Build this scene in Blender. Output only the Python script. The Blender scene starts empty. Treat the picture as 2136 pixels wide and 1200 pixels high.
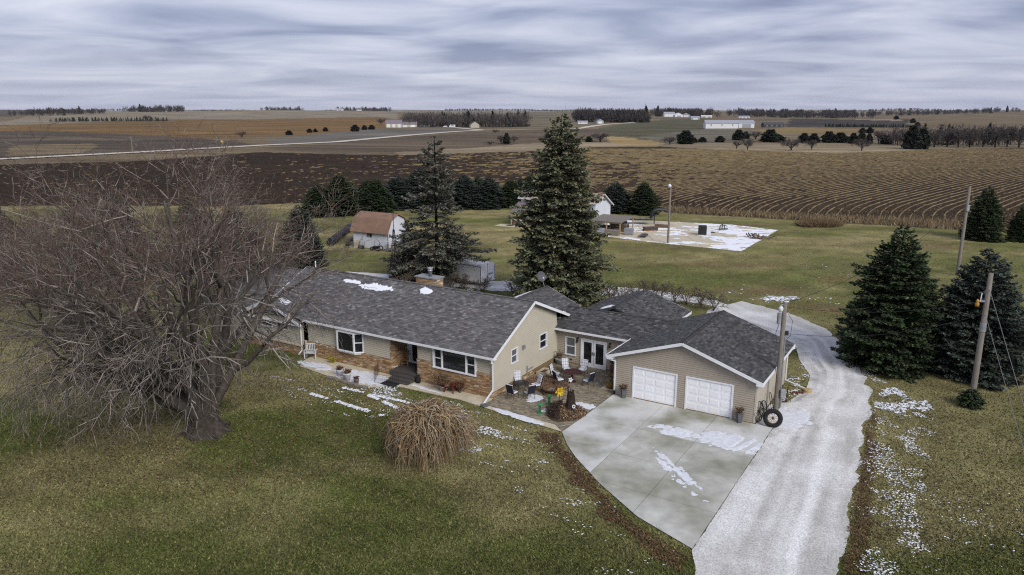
import bpy, math, random
import numpy as np
from mathutils import Vector, Matrix

S = bpy.context.scene
COL = S.collection
R = math.radians

# ------------------------------------------------------------------ camera
CAM_H = 18.213
cam = bpy.data.cameras.new('camera')
cam.sensor_width = 36.0
cam.lens = 36.0 * 1550.0 / 2136.0
cam.clip_start = 0.5
cam.clip_end = 40000.0
camera = bpy.data.objects.new('camera', cam)
COL.objects.link(camera)
camera.location = (0, 0, CAM_H)
camera.rotation_euler = (R(90 - 13.47), 0, 0)
S.camera = camera

# ------------------------------------------------------------------ sky, sun, exposure
SUN_ELEV, SUN_AZ = R(36), R(150)      # azimuth clockwise from +Y (the view direction)
world = bpy.data.worlds.new('World')
S.world = world
world.use_nodes = True
wn, wl = world.node_tree.nodes, world.node_tree.links
wn.clear()


def wnode(t, **kw):
    n = wn.new(t)
    for k, v in kw.items():
        setattr(n, k, v)
    return n


def wmath(op, a, b=None):
    n = wnode('ShaderNodeMath', operation=op)
    for i, q in enumerate((a, b)):
        if q is None:
            continue
        if isinstance(q, (int, float)):
            n.inputs[i].default_value = q
        else:
            wl.new(q, n.inputs[i])
    return n.outputs[0]


sky = wnode('ShaderNodeTexSky', sky_type='NISHITA', sun_disc=False)
sky.sun_elevation = SUN_ELEV
sky.sun_rotation = SUN_AZ
tc = wnode('ShaderNodeTexCoord')
sep = wnode('ShaderNodeSeparateXYZ')
wl.new(tc.outputs['Generated'], sep.inputs[0])
zc = wmath('ADD', wmath('MAXIMUM', sep.outputs[2], 0.0), 0.075)
cmb = wnode('ShaderNodeCombineXYZ')
wl.new(wmath('MULTIPLY', wmath('DIVIDE', sep.outputs[0], zc), 0.78), cmb.inputs[0])
wl.new(wmath('DIVIDE', sep.outputs[1], zc), cmb.inputs[1])
cl1 = wnode('ShaderNodeTexNoise')
cl1.inputs['Scale'].default_value = 0.8
cl1.inputs['Detail'].default_value = 5.5
cl1.inputs['Roughness'].default_value = 0.5
cl1.inputs['Distortion'].default_value = 0.45
wl.new(cmb.outputs[0], cl1.inputs['Vector'])
ramp = wnode('ShaderNodeValToRGB')
wl.new(cl1.outputs[0], ramp.inputs[0])
e = ramp.color_ramp.elements
e[0].position, e[0].color = 0.32, (0.108, 0.124, 0.205, 1)
e[1].position, e[1].color = 0.72, (0.415, 0.422, 0.475, 1)
m_ = e.new(0.50)
m_.color = (0.245, 0.262, 0.345, 1)
# thinner, more even cloud low over the horizon
hz = wnode('ShaderNodeMapRange')
hz.inputs['From Min'].default_value = 0.0
hz.inputs['From Max'].default_value = 0.09
hz.inputs['To Min'].default_value = 0.72
hz.inputs['To Max'].default_value = 0.0
wl.new(sep.outputs[2], hz.inputs['Value'])
mixc = wnode('ShaderNodeMix', data_type='RGBA')
wl.new(hz.outputs[0], mixc.inputs['Factor'])
wl.new(ramp.outputs[0], mixc.inputs['A'])
mixc.inputs['B'].default_value = (0.262, 0.275, 0.352, 1)
bg_sky = wnode('ShaderNodeBackground')
bg_sky.inputs['Strength'].default_value = 0.10
wl.new(sky.outputs[0], bg_sky.inputs['Color'])
bg_cl = wnode('ShaderNodeBackground')
bg_cl.inputs['Strength'].default_value = 1.0
wl.new(mixc.outputs['Result'], bg_cl.inputs['Color'])
mixs = wnode('ShaderNodeMixShader')
mixs.inputs[0].default_value = 0.93
wl.new(bg_sky.outputs[0], mixs.inputs[1])
wl.new(bg_cl.outputs[0], mixs.inputs[2])
wout = wnode('ShaderNodeOutputWorld')
wl.new(mixs.outputs[0], wout.inputs['Surface'])

sl = bpy.data.lights.new('sun', 'SUN')
sl.energy = 1.5
sl.angle = R(28)
sl.color = (1.0, 0.965, 0.91)
sun = bpy.data.objects.new('sun', sl)
COL.objects.link(sun)
_sd = Vector((math.sin(SUN_AZ) * math.cos(SUN_ELEV), math.cos(SUN_AZ) * math.cos(SUN_ELEV), math.sin(SUN_ELEV)))
sun.rotation_euler = (-_sd).to_track_quat('-Z', 'Y').to_euler()

S.view_settings.view_transform = 'Standard'
S.view_settings.look = 'None'
S.view_settings.gamma = 1.0
S.view_settings.use_curve_mapping = False
S.view_settings.exposure = 0.92
S.cycles.use_denoising = False
S.cycles.filter_width = 1.15
S.cycles.max_bounces = 5
S.cycles.diffuse_bounces = 2
S.cycles.glossy_bounces = 2
S.cycles.transparent_max_bounces = 4
S.cycles.caustics_reflective = False
S.cycles.caustics_refractive = False

# ------------------------------------------------------------------ helpers
G0 = Vector((6.686, 45.843, 0.0))     # garage front corner: origin of the house's own frame
TH = R(31.7)
UX, UY = math.cos(TH), -math.sin(TH)
VX, VY = math.sin(TH), math.cos(TH)


def L(a, b, z=0.0):
    return Vector((G0.x + UX * a + VX * b, G0.y + UY * a + VY * b, z))


def LN(a, b):
    a = np.asarray(a, float)
    b = np.asarray(b, float)
    return G0.x + UX * a + VX * b, G0.y + UY * a + VY * b


def vnoise(x, y, seed=0):
    x = np.asarray(x, float)
    y = np.asarray(y, float)
    xi, yi = np.floor(x).astype(np.int64), np.floor(y).astype(np.int64)
    xf, yf = x - xi, y - yi

    def h(i, j):
        n = (i * 374761393 + j * 668265263 + seed * 1442695041) & 0x7fffffff
        n = ((n ^ (n >> 13)) * 1274126177) & 0x7fffffff
        return ((n ^ (n >> 16)) & 0xffff) / 65535.0
    sx, sy = xf * xf * (3 - 2 * xf), yf * yf * (3 - 2 * yf)
    return (h(xi, yi) * (1 - sx) + h(xi + 1, yi) * sx) * (1 - sy) + (h(xi, yi + 1) * (1 - sx) + h(xi + 1, yi + 1) * sx) * sy


def fbm(x, y, seed=0, o=4):
    s, a, t = 0.0, 0.5, 0.0
    for i in range(o):
        s = s + a * vnoise(np.asarray(x) * 2 ** i, np.asarray(y) * 2 ** i, seed + i)
        t += a
        a *= 0.5
    return s / t


def inpoly(px, py, poly):
    px = np.asarray(px, float)
    py = np.asarray(py, float)
    ins = np.zeros(px.shape, bool)
    n = len(poly)
    for i in range(n):
        x0, y0 = poly[i]
        x1, y1 = poly[(i + 1) % n]
        if y0 == y1:
            continue
        c = (y0 > py) != (y1 > py)
        ins ^= c & (px < (x1 - x0) * (py - y0) / (y1 - y0) + x0)
    return ins


# ------------------------------------------------------------------ materials
MATS = {}


def mat(name, col=(0.5, 0.5, 0.5), rough=0.8, noise=None, amt=0.25, bump=0.0, bscale=40.0, attr=False, metal=0.0,
        spec=0.3, stretch=(1, 1, 1), two=None, twoscale=1.0, twopos=(0.45, 0.6), trans=0.0):
    """plain procedural material: a colour (or the mesh's own piece colours) broken by noise, with fine relief"""
    if name in MATS:
        return MATS[name]
    m = bpy.data.materials.new(name)
    m.use_nodes = True
    nt = m.node_tree
    N, K = nt.nodes, nt.links
    p = N['Principled BSDF']
    p.inputs['Roughness'].default_value = rough
    p.inputs['Metallic'].default_value = metal
    p.inputs['Specular IOR Level'].default_value = spec
    pos = N.new('ShaderNodeNewGeometry').outputs['Position']
    if stretch != (1, 1, 1):
        mp = N.new('ShaderNodeMapping')
        mp.inputs['Scale'].default_value = stretch
        K.new(pos, mp.inputs[0])
        pos = mp.outputs[0]
    if attr:
        a = N.new('ShaderNodeAttribute')
        a.attribute_name = 'Col'
        c = a.outputs['Color']
    else:
        a = N.new('ShaderNodeRGB')
        a.outputs[0].default_value = (*col, 1)
        c = a.outputs[0]
    if two:
        tn = N.new('ShaderNodeTexNoise')
        tn.inputs['Scale'].default_value = twoscale
        tn.inputs['Detail'].default_value = 6
        K.new(pos, tn.inputs['Vector'])
        mr = N.new('ShaderNodeMapRange')
        mr.inputs['From Min'].default_value, mr.inputs['From Max'].default_value = twopos
        K.new(tn.outputs[0], mr.inputs['Value'])
        mx = N.new('ShaderNodeMix')
        mx.data_type = 'RGBA'
        K.new(mr.outputs[0], mx.inputs['Factor'])
        K.new(c, mx.inputs['A'])
        mx.inputs['B'].default_value = (*two, 1)
        c = mx.outputs['Result']
    if noise:
        tn = N.new('ShaderNodeTexNoise')
        tn.inputs['Scale'].default_value = noise
        tn.inputs['Detail'].default_value = 5
        K.new(pos, tn.inputs['Vector'])
        mr = N.new('ShaderNodeMapRange')
        mr.inputs['From Min'].default_value, mr.inputs['From Max'].default_value = 0.25, 0.75
        mr.inputs['To Min'].default_value, mr.inputs['To Max'].default_value = 1 - amt, 1 + amt
        K.new(tn.outputs[0], mr.inputs['Value'])
        mx = N.new('ShaderNodeMix')
        mx.data_type = 'RGBA'
        mx.blend_type = 'MULTIPLY'
        mx.inputs['Factor'].default_value = 1.0
        K.new(c, mx.inputs['A'])
        K.new(mr.outputs[0], mx.inputs['B'])
        c = mx.outputs['Result']
    K.new(c, p.inputs['Base Color'])
    if bump:
        tn = N.new('ShaderNodeTexNoise')
        tn.inputs['Scale'].default_value = bscale
        tn.inputs['Detail'].default_value = 4
        K.new(pos, tn.inputs['Vector'])
        b = N.new('ShaderNodeBump')
        b.inputs['Strength'].default_value = bump
        b.inputs['Distance'].default_value = 0.02
        K.new(tn.outputs[0], b.inputs['Height'])
        K.new(b.outputs[0], p.inputs['Normal'])
    MATS[name] = m
    return m


# ------------------------------------------------------------------ mesh building
class MB:
    def __init__(self, col=(0.5, 0.5, 0.5)):
        self.v, self.f, self.c = [], [], []
        self.col = col

    def add(self, vs, fs):
        o = len(self.v)
        self.v += [tuple(q) for q in vs]
        for f in fs:
            self.f.append(tuple(i + o for i in f))
            self.c.append(self.col)
        return self

    def bx(self, x0, x1, y0, y1, z0, z1):
        return self.add([(x0, y0, z0), (x1, y0, z0), (x1, y1, z0), (x0, y1, z0), (x0, y0, z1), (x1, y0, z1), (x1, y1, z1), (x0, y1, z1)],
                        [(0, 3, 2, 1), (4, 5, 6, 7), (0, 1, 5, 4), (1, 2, 6, 5), (2, 3, 7, 6), (3, 0, 4, 7)])

    def cbx(self, x0, x1, y0, y1, z0, z1, c):
        """box with its edges cut off by c"""
        b = bmeshbox(x0, x1, y0, y1, z0, z1, c)
        return self.add(*b)

    def obx(self, cen, size, M):
        hx, hy, hz = size[0] / 2, size[1] / 2, size[2] / 2
        cen = Vector(cen)
        vs = [cen + M @ Vector((sx * hx, sy * hy, sz * hz)) for sz in (-1, 1) for sx, sy in ((-1, -1), (1, -1), (1, 1), (-1, 1))]
        return self.add(vs, [(0, 3, 2, 1), (4, 5, 6, 7), (0, 1, 5, 4), (1, 2, 6, 5), (2, 3, 7, 6), (3, 0, 4, 7)])

    def beam(self, p0, p1, w, h, up=(0, 0, 1)):
        """rectangular bar from p0 to p1, w across, h along up"""
        p0, p1 = Vector(p0), Vector(p1)
        d = p1 - p0
        ln = d.length
        if ln < 1e-6:
            return self
        d /= ln
        up = Vector(up)
        s = d.cross(up)
        if s.length < 1e-4:
            s = d.cross(Vector((1, 0, 0)))
        s.normalize()
        u = s.cross(d)
        M = Matrix((d, s, u)).transposed()
        return self.obx((p0 + p1) / 2, (ln, w, h), M)

    def tube(self, p0, p1, r0, r1=None, n=8, cap=True):
        r1 = r0 if r1 is None else r1
        p0, p1 = Vector(p0), Vector(p1)
        d = (p1 - p0)
        if d.length < 1e-7:
            return self
        d.normalize()
        s = d.orthogonal().normalized()
        t = d.cross(s)
        vs = []
        for p, r in ((p0, r0), (p1, r1)):
            for i in range(n):
                a = 2 * math.pi * i / n
                vs.append(p + (s * math.cos(a) + t * math.sin(a)) * r)
        fs = [(i, (i + 1) % n, n + (i + 1) % n, n + i) for i in range(n)]
        if cap:
            fs += [tuple(range(n - 1, -1, -1)), tuple(range(n, 2 * n))]
        return self.add(vs, fs)

    def path(self, pts, r, n=6):
        rs = r if isinstance(r, (list, tuple)) else [r] * len(pts)
        pts = [Vector(p) for p in pts]
        vs, ref = [], None
        for i, p in enumerate(pts):
            d = (pts[min(i + 1, len(pts) - 1)] - pts[max(i - 1, 0)]).normalized()
            if ref is None:
                ref = d.orthogonal().normalized()
            s = (ref - d * ref.dot(d))
            s = s.normalized() if s.length > 1e-5 else d.orthogonal().normalized()
            ref = s
            t = d.cross(s)
            for k in range(n):
                a = 2 * math.pi * k / n
                vs.append(p + (s * math.cos(a) + t * math.sin(a)) * rs[i])
        fs = []
        for i in range(len(pts) - 1):
            for k in range(n):
                fs.append((i * n + k, i * n + (k + 1) % n, (i + 1) * n + (k + 1) % n, (i + 1) * n + k))
        fs += [tuple(range(n - 1, -1, -1)), tuple(range((len(pts) - 1) * n, len(pts) * n))]
        return self.add(vs, fs)

    def lathe(self, prof, n=16, c=(0, 0, 0), wob=0.0, rng=None):
        vs, fs = [], []
        for r, z in prof:
            for i in range(n):
                a = 2 * math.pi * i / n
                q = r * (1 + (rng.uniform(-wob, wob) if rng else 0))
                vs.append((c[0] + q * math.cos(a), c[1] + q * math.sin(a), c[2] + z))
        for j in range(len(prof) - 1):
            for i in range(n):
                fs.append((j * n + i, j * n + (i + 1) % n, (j + 1) * n + (i + 1) % n, (j + 1) * n + i))
        fs.append(tuple(range(n - 1, -1, -1)))
        fs.append(tuple(range((len(prof) - 1) * n, len(prof) * n)))
        return self.add(vs, fs)

    def ring(self, c, r, t, axis=(0, 0, 1), n=20, k=6, flat=1.0):
        """torus; flat squashes the tube along the axis"""
        ax = Vector(axis).normalized()
        s = ax.orthogonal().normalized()
        q = ax.cross(s)
        c = Vector(c)
        vs, fs = [], []
        for i in range(n):
            a = 2 * math.pi * i / n
            d = s * math.cos(a) + q * math.sin(a)
            for j in range(k):
                b = 2 * math.pi * j / k
                vs.append(c + d * (r + t * math.cos(b)) + ax * (t * flat * math.sin(b)))
        for i in range(n):
            for j in range(k):
                fs.append((i * k + j, ((i + 1) % n) * k + j, ((i + 1) % n) * k + (j + 1) % k, i * k + (j + 1) % k))
        return self.add(vs, fs)

    def prism(self, poly, z0, z1):
        n = len(poly)
        vs = [(x, y, z0) for x, y in poly] + [(x, y, z1) for x, y in poly]
        fs = [tuple(range(n - 1, -1, -1)), tuple(range(n, 2 * n))] + [(i, (i + 1) % n, n + (i + 1) % n, n + i) for i in range(n)]
        return self.add(vs, fs)

    def slab(self, quad, t):
        """solid sheet: polygon of 3-D points, thickness t straight down"""
        n = len(quad)
        vs = [tuple(q) for q in quad] + [(q[0], q[1], q[2] - t) for q in quad]
        fs = [tuple(range(n)), tuple(range(2 * n - 1, n - 1, -1))] + [(i, n + i, n + (i + 1) % n, (i + 1) % n) for i in range(n)]
        return self.add(vs, fs)

    def build(self, name, m, parent=None, smooth=False):
        me = bpy.data.meshes.new(name)
        me.from_pydata(self.v, [], self.f)
        me.validate()
        if m is not None:
            me.materials.append(MATS[m] if isinstance(m, str) else m)
        if len(set(self.c)) > 1 or (isinstance(m, str) and m.startswith('piece')):
            at = me.color_attributes.new('Col', 'FLOAT_COLOR', 'CORNER')
            if len(me.polygons) == len(self.c):
                cs = np.ones((len(me.loops), 4), np.float32)
                lt = np.zeros(len(me.polygons), np.int32)
                me.polygons.foreach_get('loop_total', lt)
                cs[:, :3] = np.repeat(np.array(self.c, np.float32), lt, axis=0)
                at.data.foreach_set('color', cs.ravel())
        if smooth:
            me.polygons.foreach_set('use_smooth', [True] * len(me.polygons))
        o = bpy.data.objects.new(name, me)
        COL.objects.link(o)
        o.parent = parent
        return o


def bmeshbox(x0, x1, y0, y1, z0, z1, c):
    import bmesh
    b = bmesh.new()
    bmesh.ops.create_cube(b, size=1)
    for q in b.verts:
        q.co = Vector(((x0 + x1) / 2 + q.co.x * (x1 - x0), (y0 + y1) / 2 + q.co.y * (y1 - y0), (z0 + z1) / 2 + q.co.z * (z1 - z0)))
    bmesh.ops.bevel(b, geom=b.edges[:], offset=c, segments=1, affect='EDGES')
    b.verts.ensure_lookup_table()
    b.verts.index_update()
    r = ([tuple(q.co) for q in b.verts], [tuple(q.index for q in f.verts) for f in b.faces])
    b.free()
    return r


def npmesh(name, V, F, m, parent=None, col=None, smooth=False, alpha=None):
    """mesh from arrays: V (n,3), F (k,3|4), col (n,3) per vertex"""
    V = np.ascontiguousarray(V, np.float32)
    F = np.ascontiguousarray(F, np.int32)
    me = bpy.data.meshes.new(name)
    me.vertices.add(len(V))
    me.vertices.foreach_set('co', V.ravel())
    k = F.shape[1]
    me.loops.add(F.size)
    me.loops.foreach_set('vertex_index', F.ravel())
    me.polygons.add(len(F))
    me.polygons.foreach_set('loop_start', np.arange(0, F.size, k, dtype=np.int32))
    me.polygons.foreach_set('loop_total', np.full(len(F), k, np.int32))
    if smooth:
        me.polygons.foreach_set('use_smooth', np.ones(len(F), bool))
    me.update(calc_edges=True)
    if col is not None:
        at = me.color_attributes.new('Col', 'FLOAT_COLOR', 'POINT')
        cs = np.ones((len(V), 4), np.float32)
        cs[:, :3] = col
        if alpha is not None:
            cs[:, 3] = alpha
        at.data.foreach_set('color', cs.ravel())
    me.materials.append(MATS[m] if isinstance(m, str) else m)
    o = bpy.data.objects.new(name, me)
    COL.objects.link(o)
    o.parent = parent
    return o


def tag(o, label=None, cat=None, group=None, kind=None):
    for k, v in (('label', label), ('category', cat), ('group', group), ('kind', kind)):
        if v:
            o[k] = v
    return o


def thing(name, label, cat, loc=(0, 0, 0), rz=0.0, group=None, scale=1.0):
    o = bpy.data.objects.new(name, None)
    o.empty_display_size = 0.2
    COL.objects.link(o)
    o.location = loc
    o.rotation_euler = (0, 0, rz)
    o.scale = (scale,) * 3 if not isinstance(scale, tuple) else scale
    return tag(o, label, cat, group)


def struct(o):
    o['kind'] = 'structure'
    return o


def stuff(o):
    o['kind'] = 'stuff'
    return o


def copy_tree(o, parent=None):
    c = o.copy()
    COL.objects.link(c)
    if parent is not None:
        c.parent = parent
    for ch in list(o.children):
        copy_tree(ch, c)
    return c


def put(proto, first, label, loc, rz=0.0, scale=None, group=None):
    """the prototype itself the first time, a copy after that"""
    o = proto if first else copy_tree(proto)
    o.location = loc
    o.rotation_euler = (0, 0, rz)
    if scale is not None:
        o.scale = scale if isinstance(scale, tuple) else (scale,) * 3
    o['label'] = label
    if group:
        o['group'] = group
    return o


ORD = ['first', 'second', 'third', 'fourth', 'fifth', 'sixth', 'seventh', 'eighth', 'ninth', 'tenth', 'eleventh', 'twelfth', 'thirteenth',
       'fourteenth', 'fifteenth', 'sixteenth', 'seventeenth', 'eighteenth', 'nineteenth', 'twentieth', 'twenty-first', 'twenty-second',
       'twenty-third', 'twenty-fourth', 'twenty-fifth', 'twenty-sixth', 'twenty-seventh', 'twenty-eighth', 'twenty-ninth', 'thirtieth',
       'thirty-first', 'thirty-second', 'thirty-third', 'thirty-fourth', 'thirty-fifth']


def prisms(P0, P1, R0, R1, k):
    """many tapered k-sided rods at once -> V, F(quads)"""
    P0, P1 = np.asarray(P0, float), np.asarray(P1, float)
    R0, R1 = np.asarray(R0, float)[:, None], np.asarray(R1, float)[:, None]
    d = P1 - P0
    d /= np.maximum(np.linalg.norm(d, axis=1, keepdims=True), 1e-9)
    ref = np.where(np.abs(d[:, 2:3]) < 0.9, np.array([[0, 0, 1.0]]), np.array([[1.0, 0, 0]]))
    s = np.cross(d, ref)
    s /= np.maximum(np.linalg.norm(s, axis=1, keepdims=True), 1e-9)
    t = np.cross(d, s)
    vs = []
    for P, Rr in ((P0, R0), (P1, R1)):
        for i in range(k):
            a = 2 * math.pi * i / k
            vs.append(P + (s * math.cos(a) + t * math.sin(a)) * Rr)
    n = len(P0)
    V = np.stack(vs, 1).reshape(-1, 3)
    base = (np.arange(n) * 2 * k)[:, None]
    F = np.concatenate([base + np.array([[i, (i + 1) % k, k + (i + 1) % k, k + i]]) for i in range(k)], 0)
    return V, F

# ------------------------------------------------------------------ material list
mat('white_trim', (0.74, 0.75, 0.77), 0.45, noise=3, amt=0.05)
mat('door_white', (0.86, 0.87, 0.89), 0.5, noise=1.5, amt=0.04)
mat('glass_dark', (0.012, 0.014, 0.017), 0.08, spec=0.6)
mat('glass_grey', (0.10, 0.11, 0.12), 0.12, spec=0.6, noise=6, amt=0.4)
mat('curtain', (0.42, 0.40, 0.36), 0.9)
mat('siding_tan', (0.45, 0.415, 0.33), 0.6, noise=1.2, amt=0.06)
mat('siding_taupe', (0.36, 0.315, 0.25), 0.6, noise=1.2, amt=0.06)
mat('panel_tan', (0.44, 0.40, 0.33), 0.6, noise=0.8, amt=0.06)
mat('roof_deck', (0.05, 0.048, 0.048), 0.95)
mat('piece_shingle', rough=0.95, attr=True, noise=30, amt=0.25, bump=0.25, bscale=60)
mat('piece_brick', rough=0.9, attr=True, noise=20, amt=0.25, bump=0.3, bscale=50)
mat('piece_paver', rough=0.95, attr=True, noise=12, amt=0.2, bump=0.2, bscale=60)
mat('piece_plain', rough=0.75, attr=True, noise=8, amt=0.15)
mat('mortar', (0.30, 0.25, 0.19), 0.95, noise=10, amt=0.2)
mat('snow_thin', (0.66, 0.675, 0.71), 0.7, noise=5, amt=0.16, bump=0.2, bscale=20)
mat('snow', (0.80, 0.82, 0.86), 0.7, noise=8, amt=0.05, bump=0.3, bscale=20)
mat('concrete', (0.54, 0.54, 0.515), 0.85, noise=0.9, amt=0.13, two=(0.24, 0.235, 0.17), twoscale=0.30, twopos=(0.46, 0.66), bump=0.1, bscale=30)
mat('concrete_damp', (0.50, 0.495, 0.45), 0.6, noise=1.6, amt=0.18, two=(0.27, 0.265, 0.205), twoscale=0.26, twopos=(0.36, 0.62), bump=0.1, bscale=30, spec=0.45)
mat('concrete_warm', (0.50, 0.44, 0.325), 0.9, noise=1.5, amt=0.14, bump=0.1)
mat('joint_dark', (0.10, 0.10, 0.085), 0.95, noise=4, amt=0.3)
mat('foundation', (0.20, 0.135, 0.07), 0.9, noise=5, amt=0.35)
mat('dark_floor', (0.075, 0.065, 0.062), 0.85, noise=6, amt=0.2)
mat('black_steel', (0.018, 0.018, 0.02), 0.5, spec=0.4)
mat('black_rubber', (0.015, 0.015, 0.016), 0.8, noise=14, amt=0.3)
mat('navy_cloth', (0.018, 0.02, 0.03), 0.9)
mat('rust', (0.10, 0.055, 0.03), 0.9, noise=12, amt=0.5)
mat('galvanised', (0.34, 0.35, 0.37), 0.45, metal=0.5, noise=5, amt=0.2)
mat('grey_metal', (0.24, 0.25, 0.26), 0.5, noise=5, amt=0.2)
mat('dark_red', (0.05, 0.016, 0.016), 0.6, noise=6, amt=0.25)
mat('red_paint', (0.13, 0.028, 0.022), 0.7, noise=6, amt=0.3)
mat('wood_brown', (0.20, 0.105, 0.045), 0.7, noise=8, amt=0.3)
mat('wood_grey', (0.185, 0.165, 0.14), 0.9, noise=3, amt=0.3, stretch=(6, 6, 0.6), bump=0.3, bscale=20)
mat('wood_new', (0.42, 0.31, 0.17), 0.85, noise=5, amt=0.25)
mat('yellow_paint', (0.62, 0.42, 0.03), 0.5, noise=6, amt=0.15)
mat('green_paint', (0.03, 0.22, 0.075), 0.45)
mat('planter_grey', (0.10, 0.105, 0.115), 0.6, noise=8, amt=0.2)
mat('brass', (0.20, 0.13, 0.04), 0.45, noise=6, amt=0.3)
mat('terracotta', (0.13, 0.05, 0.035), 0.8, noise=6, amt=0.3)
mat('white_paint', (0.55, 0.56, 0.58), 0.7, noise=2.5, amt=0.16)
mat('trailer_white', (0.80, 0.80, 0.81), 0.45, noise=1.0, amt=0.05)
mat('barn_white', (0.60, 0.62, 0.67), 0.6, noise=1.0, amt=0.08)
mat('metal_brown', (0.235, 0.145, 0.10), 0.55, noise=1.2, amt=0.15)
mat('metal_tan', (0.36, 0.27, 0.225), 0.5, noise=1.0, amt=0.12)
mat('metal_mauve', (0.20, 0.165, 0.185), 0.5, noise=0.5, amt=0.1)
mat('metal_grey', (0.30, 0.31, 0.34), 0.45, noise=0.6, amt=0.1)
mat('yellow_wall', (0.30, 0.20, 0.07), 0.8, noise=3, amt=0.2)
mat('culvert', (0.022, 0.019, 0.026), 0.6, noise=3, amt=0.5)
mat('bark', attr=True, rough=0.95, noise=7, amt=0.5, bump=1.0, bscale=12, stretch=(1, 1, 0.35))
mat('twig', attr=True, rough=0.9)
mat('needles', attr=True, rough=0.75, spec=0.2)
mat('litter', attr=True, rough=0.95)
mat('rug_black', (0.02, 0.02, 0.021), 0.95, noise=10, amt=0.2)
mat('wire_black', (0.012, 0.012, 0.013), 0.6)
mat('cable', (0.16, 0.16, 0.165), 0.5)
mat('lamp_glass', (0.62, 0.62, 0.60), 0.3)
mat('amber', (0.45, 0.22, 0.03), 0.3)
mat('stone', attr=True, rough=0.95, noise=10, amt=0.3)
mat('road_gravel', (0.52, 0.48, 0.40), 0.95, noise=0.3, amt=0.2)
mat('far_dark_roof', (0.06, 0.06, 0.065), 0.8)
mat('far_white', (0.66, 0.67, 0.69), 0.6)
mat('far_cream', (0.42, 0.39, 0.31), 0.7)
mat('turbine_white', (0.6, 0.62, 0.66), 0.5)


def plaid():
    m = bpy.data.materials.new('plaid')
    m.use_nodes = True
    N, K = m.node_tree.nodes, m.node_tree.links
    t = N.new('ShaderNodeTexCoord')
    s = N.new('ShaderNodeSeparateXYZ')
    K.new(t.outputs['Object'], s.inputs[0])
    outs = []
    for i, sc in ((0, 6.3), (2, 5.1)):
        a = N.new('ShaderNodeMath')
        a.operation = 'MULTIPLY'
        a.inputs[1].default_value = sc
        K.new(s.outputs[i], a.inputs[0])
        f = N.new('ShaderNodeMath')
        f.operation = 'FRACT'
        K.new(a.outputs[0], f.inputs[0])
        g = N.new('ShaderNodeMath')
        g.operation = 'GREATER_THAN'
        g.inputs[1].default_value = 0.72
        K.new(f.outputs[0], g.inputs[0])
        outs.append(g.outputs[0])
    ad = N.new('ShaderNodeMath')
    ad.operation = 'ADD'
    K.new(outs[0], ad.inputs[0])
    K.new(outs[1], ad.inputs[1])
    r = N.new('ShaderNodeValToRGB')
    r.color_ramp.interpolation = 'CONSTANT'
    r.color_ramp.elements[0].color = (0.62, 0.63, 0.66, 1)
    r.color_ramp.elements[1].position = 0.26
    r.color_ramp.elements[1].color = (0.40, 0.41, 0.45, 1)
    e = r.color_ramp.elements.new(0.76)
    e.color = (0.24, 0.245, 0.29, 1)
    h = N.new('ShaderNodeMath')
    h.operation = 'MULTIPLY'
    h.inputs[1].default_value = 0.5
    K.new(ad.outputs[0], h.inputs[0])
    K.new(h.outputs[0], r.inputs[0])
    K.new(r.outputs[0], N['Principled BSDF'].inputs['Base Color'])
    N['Principled BSDF'].inputs['Roughness'].default_value = 0.9
    MATS['plaid'] = m


plaid()


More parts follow.
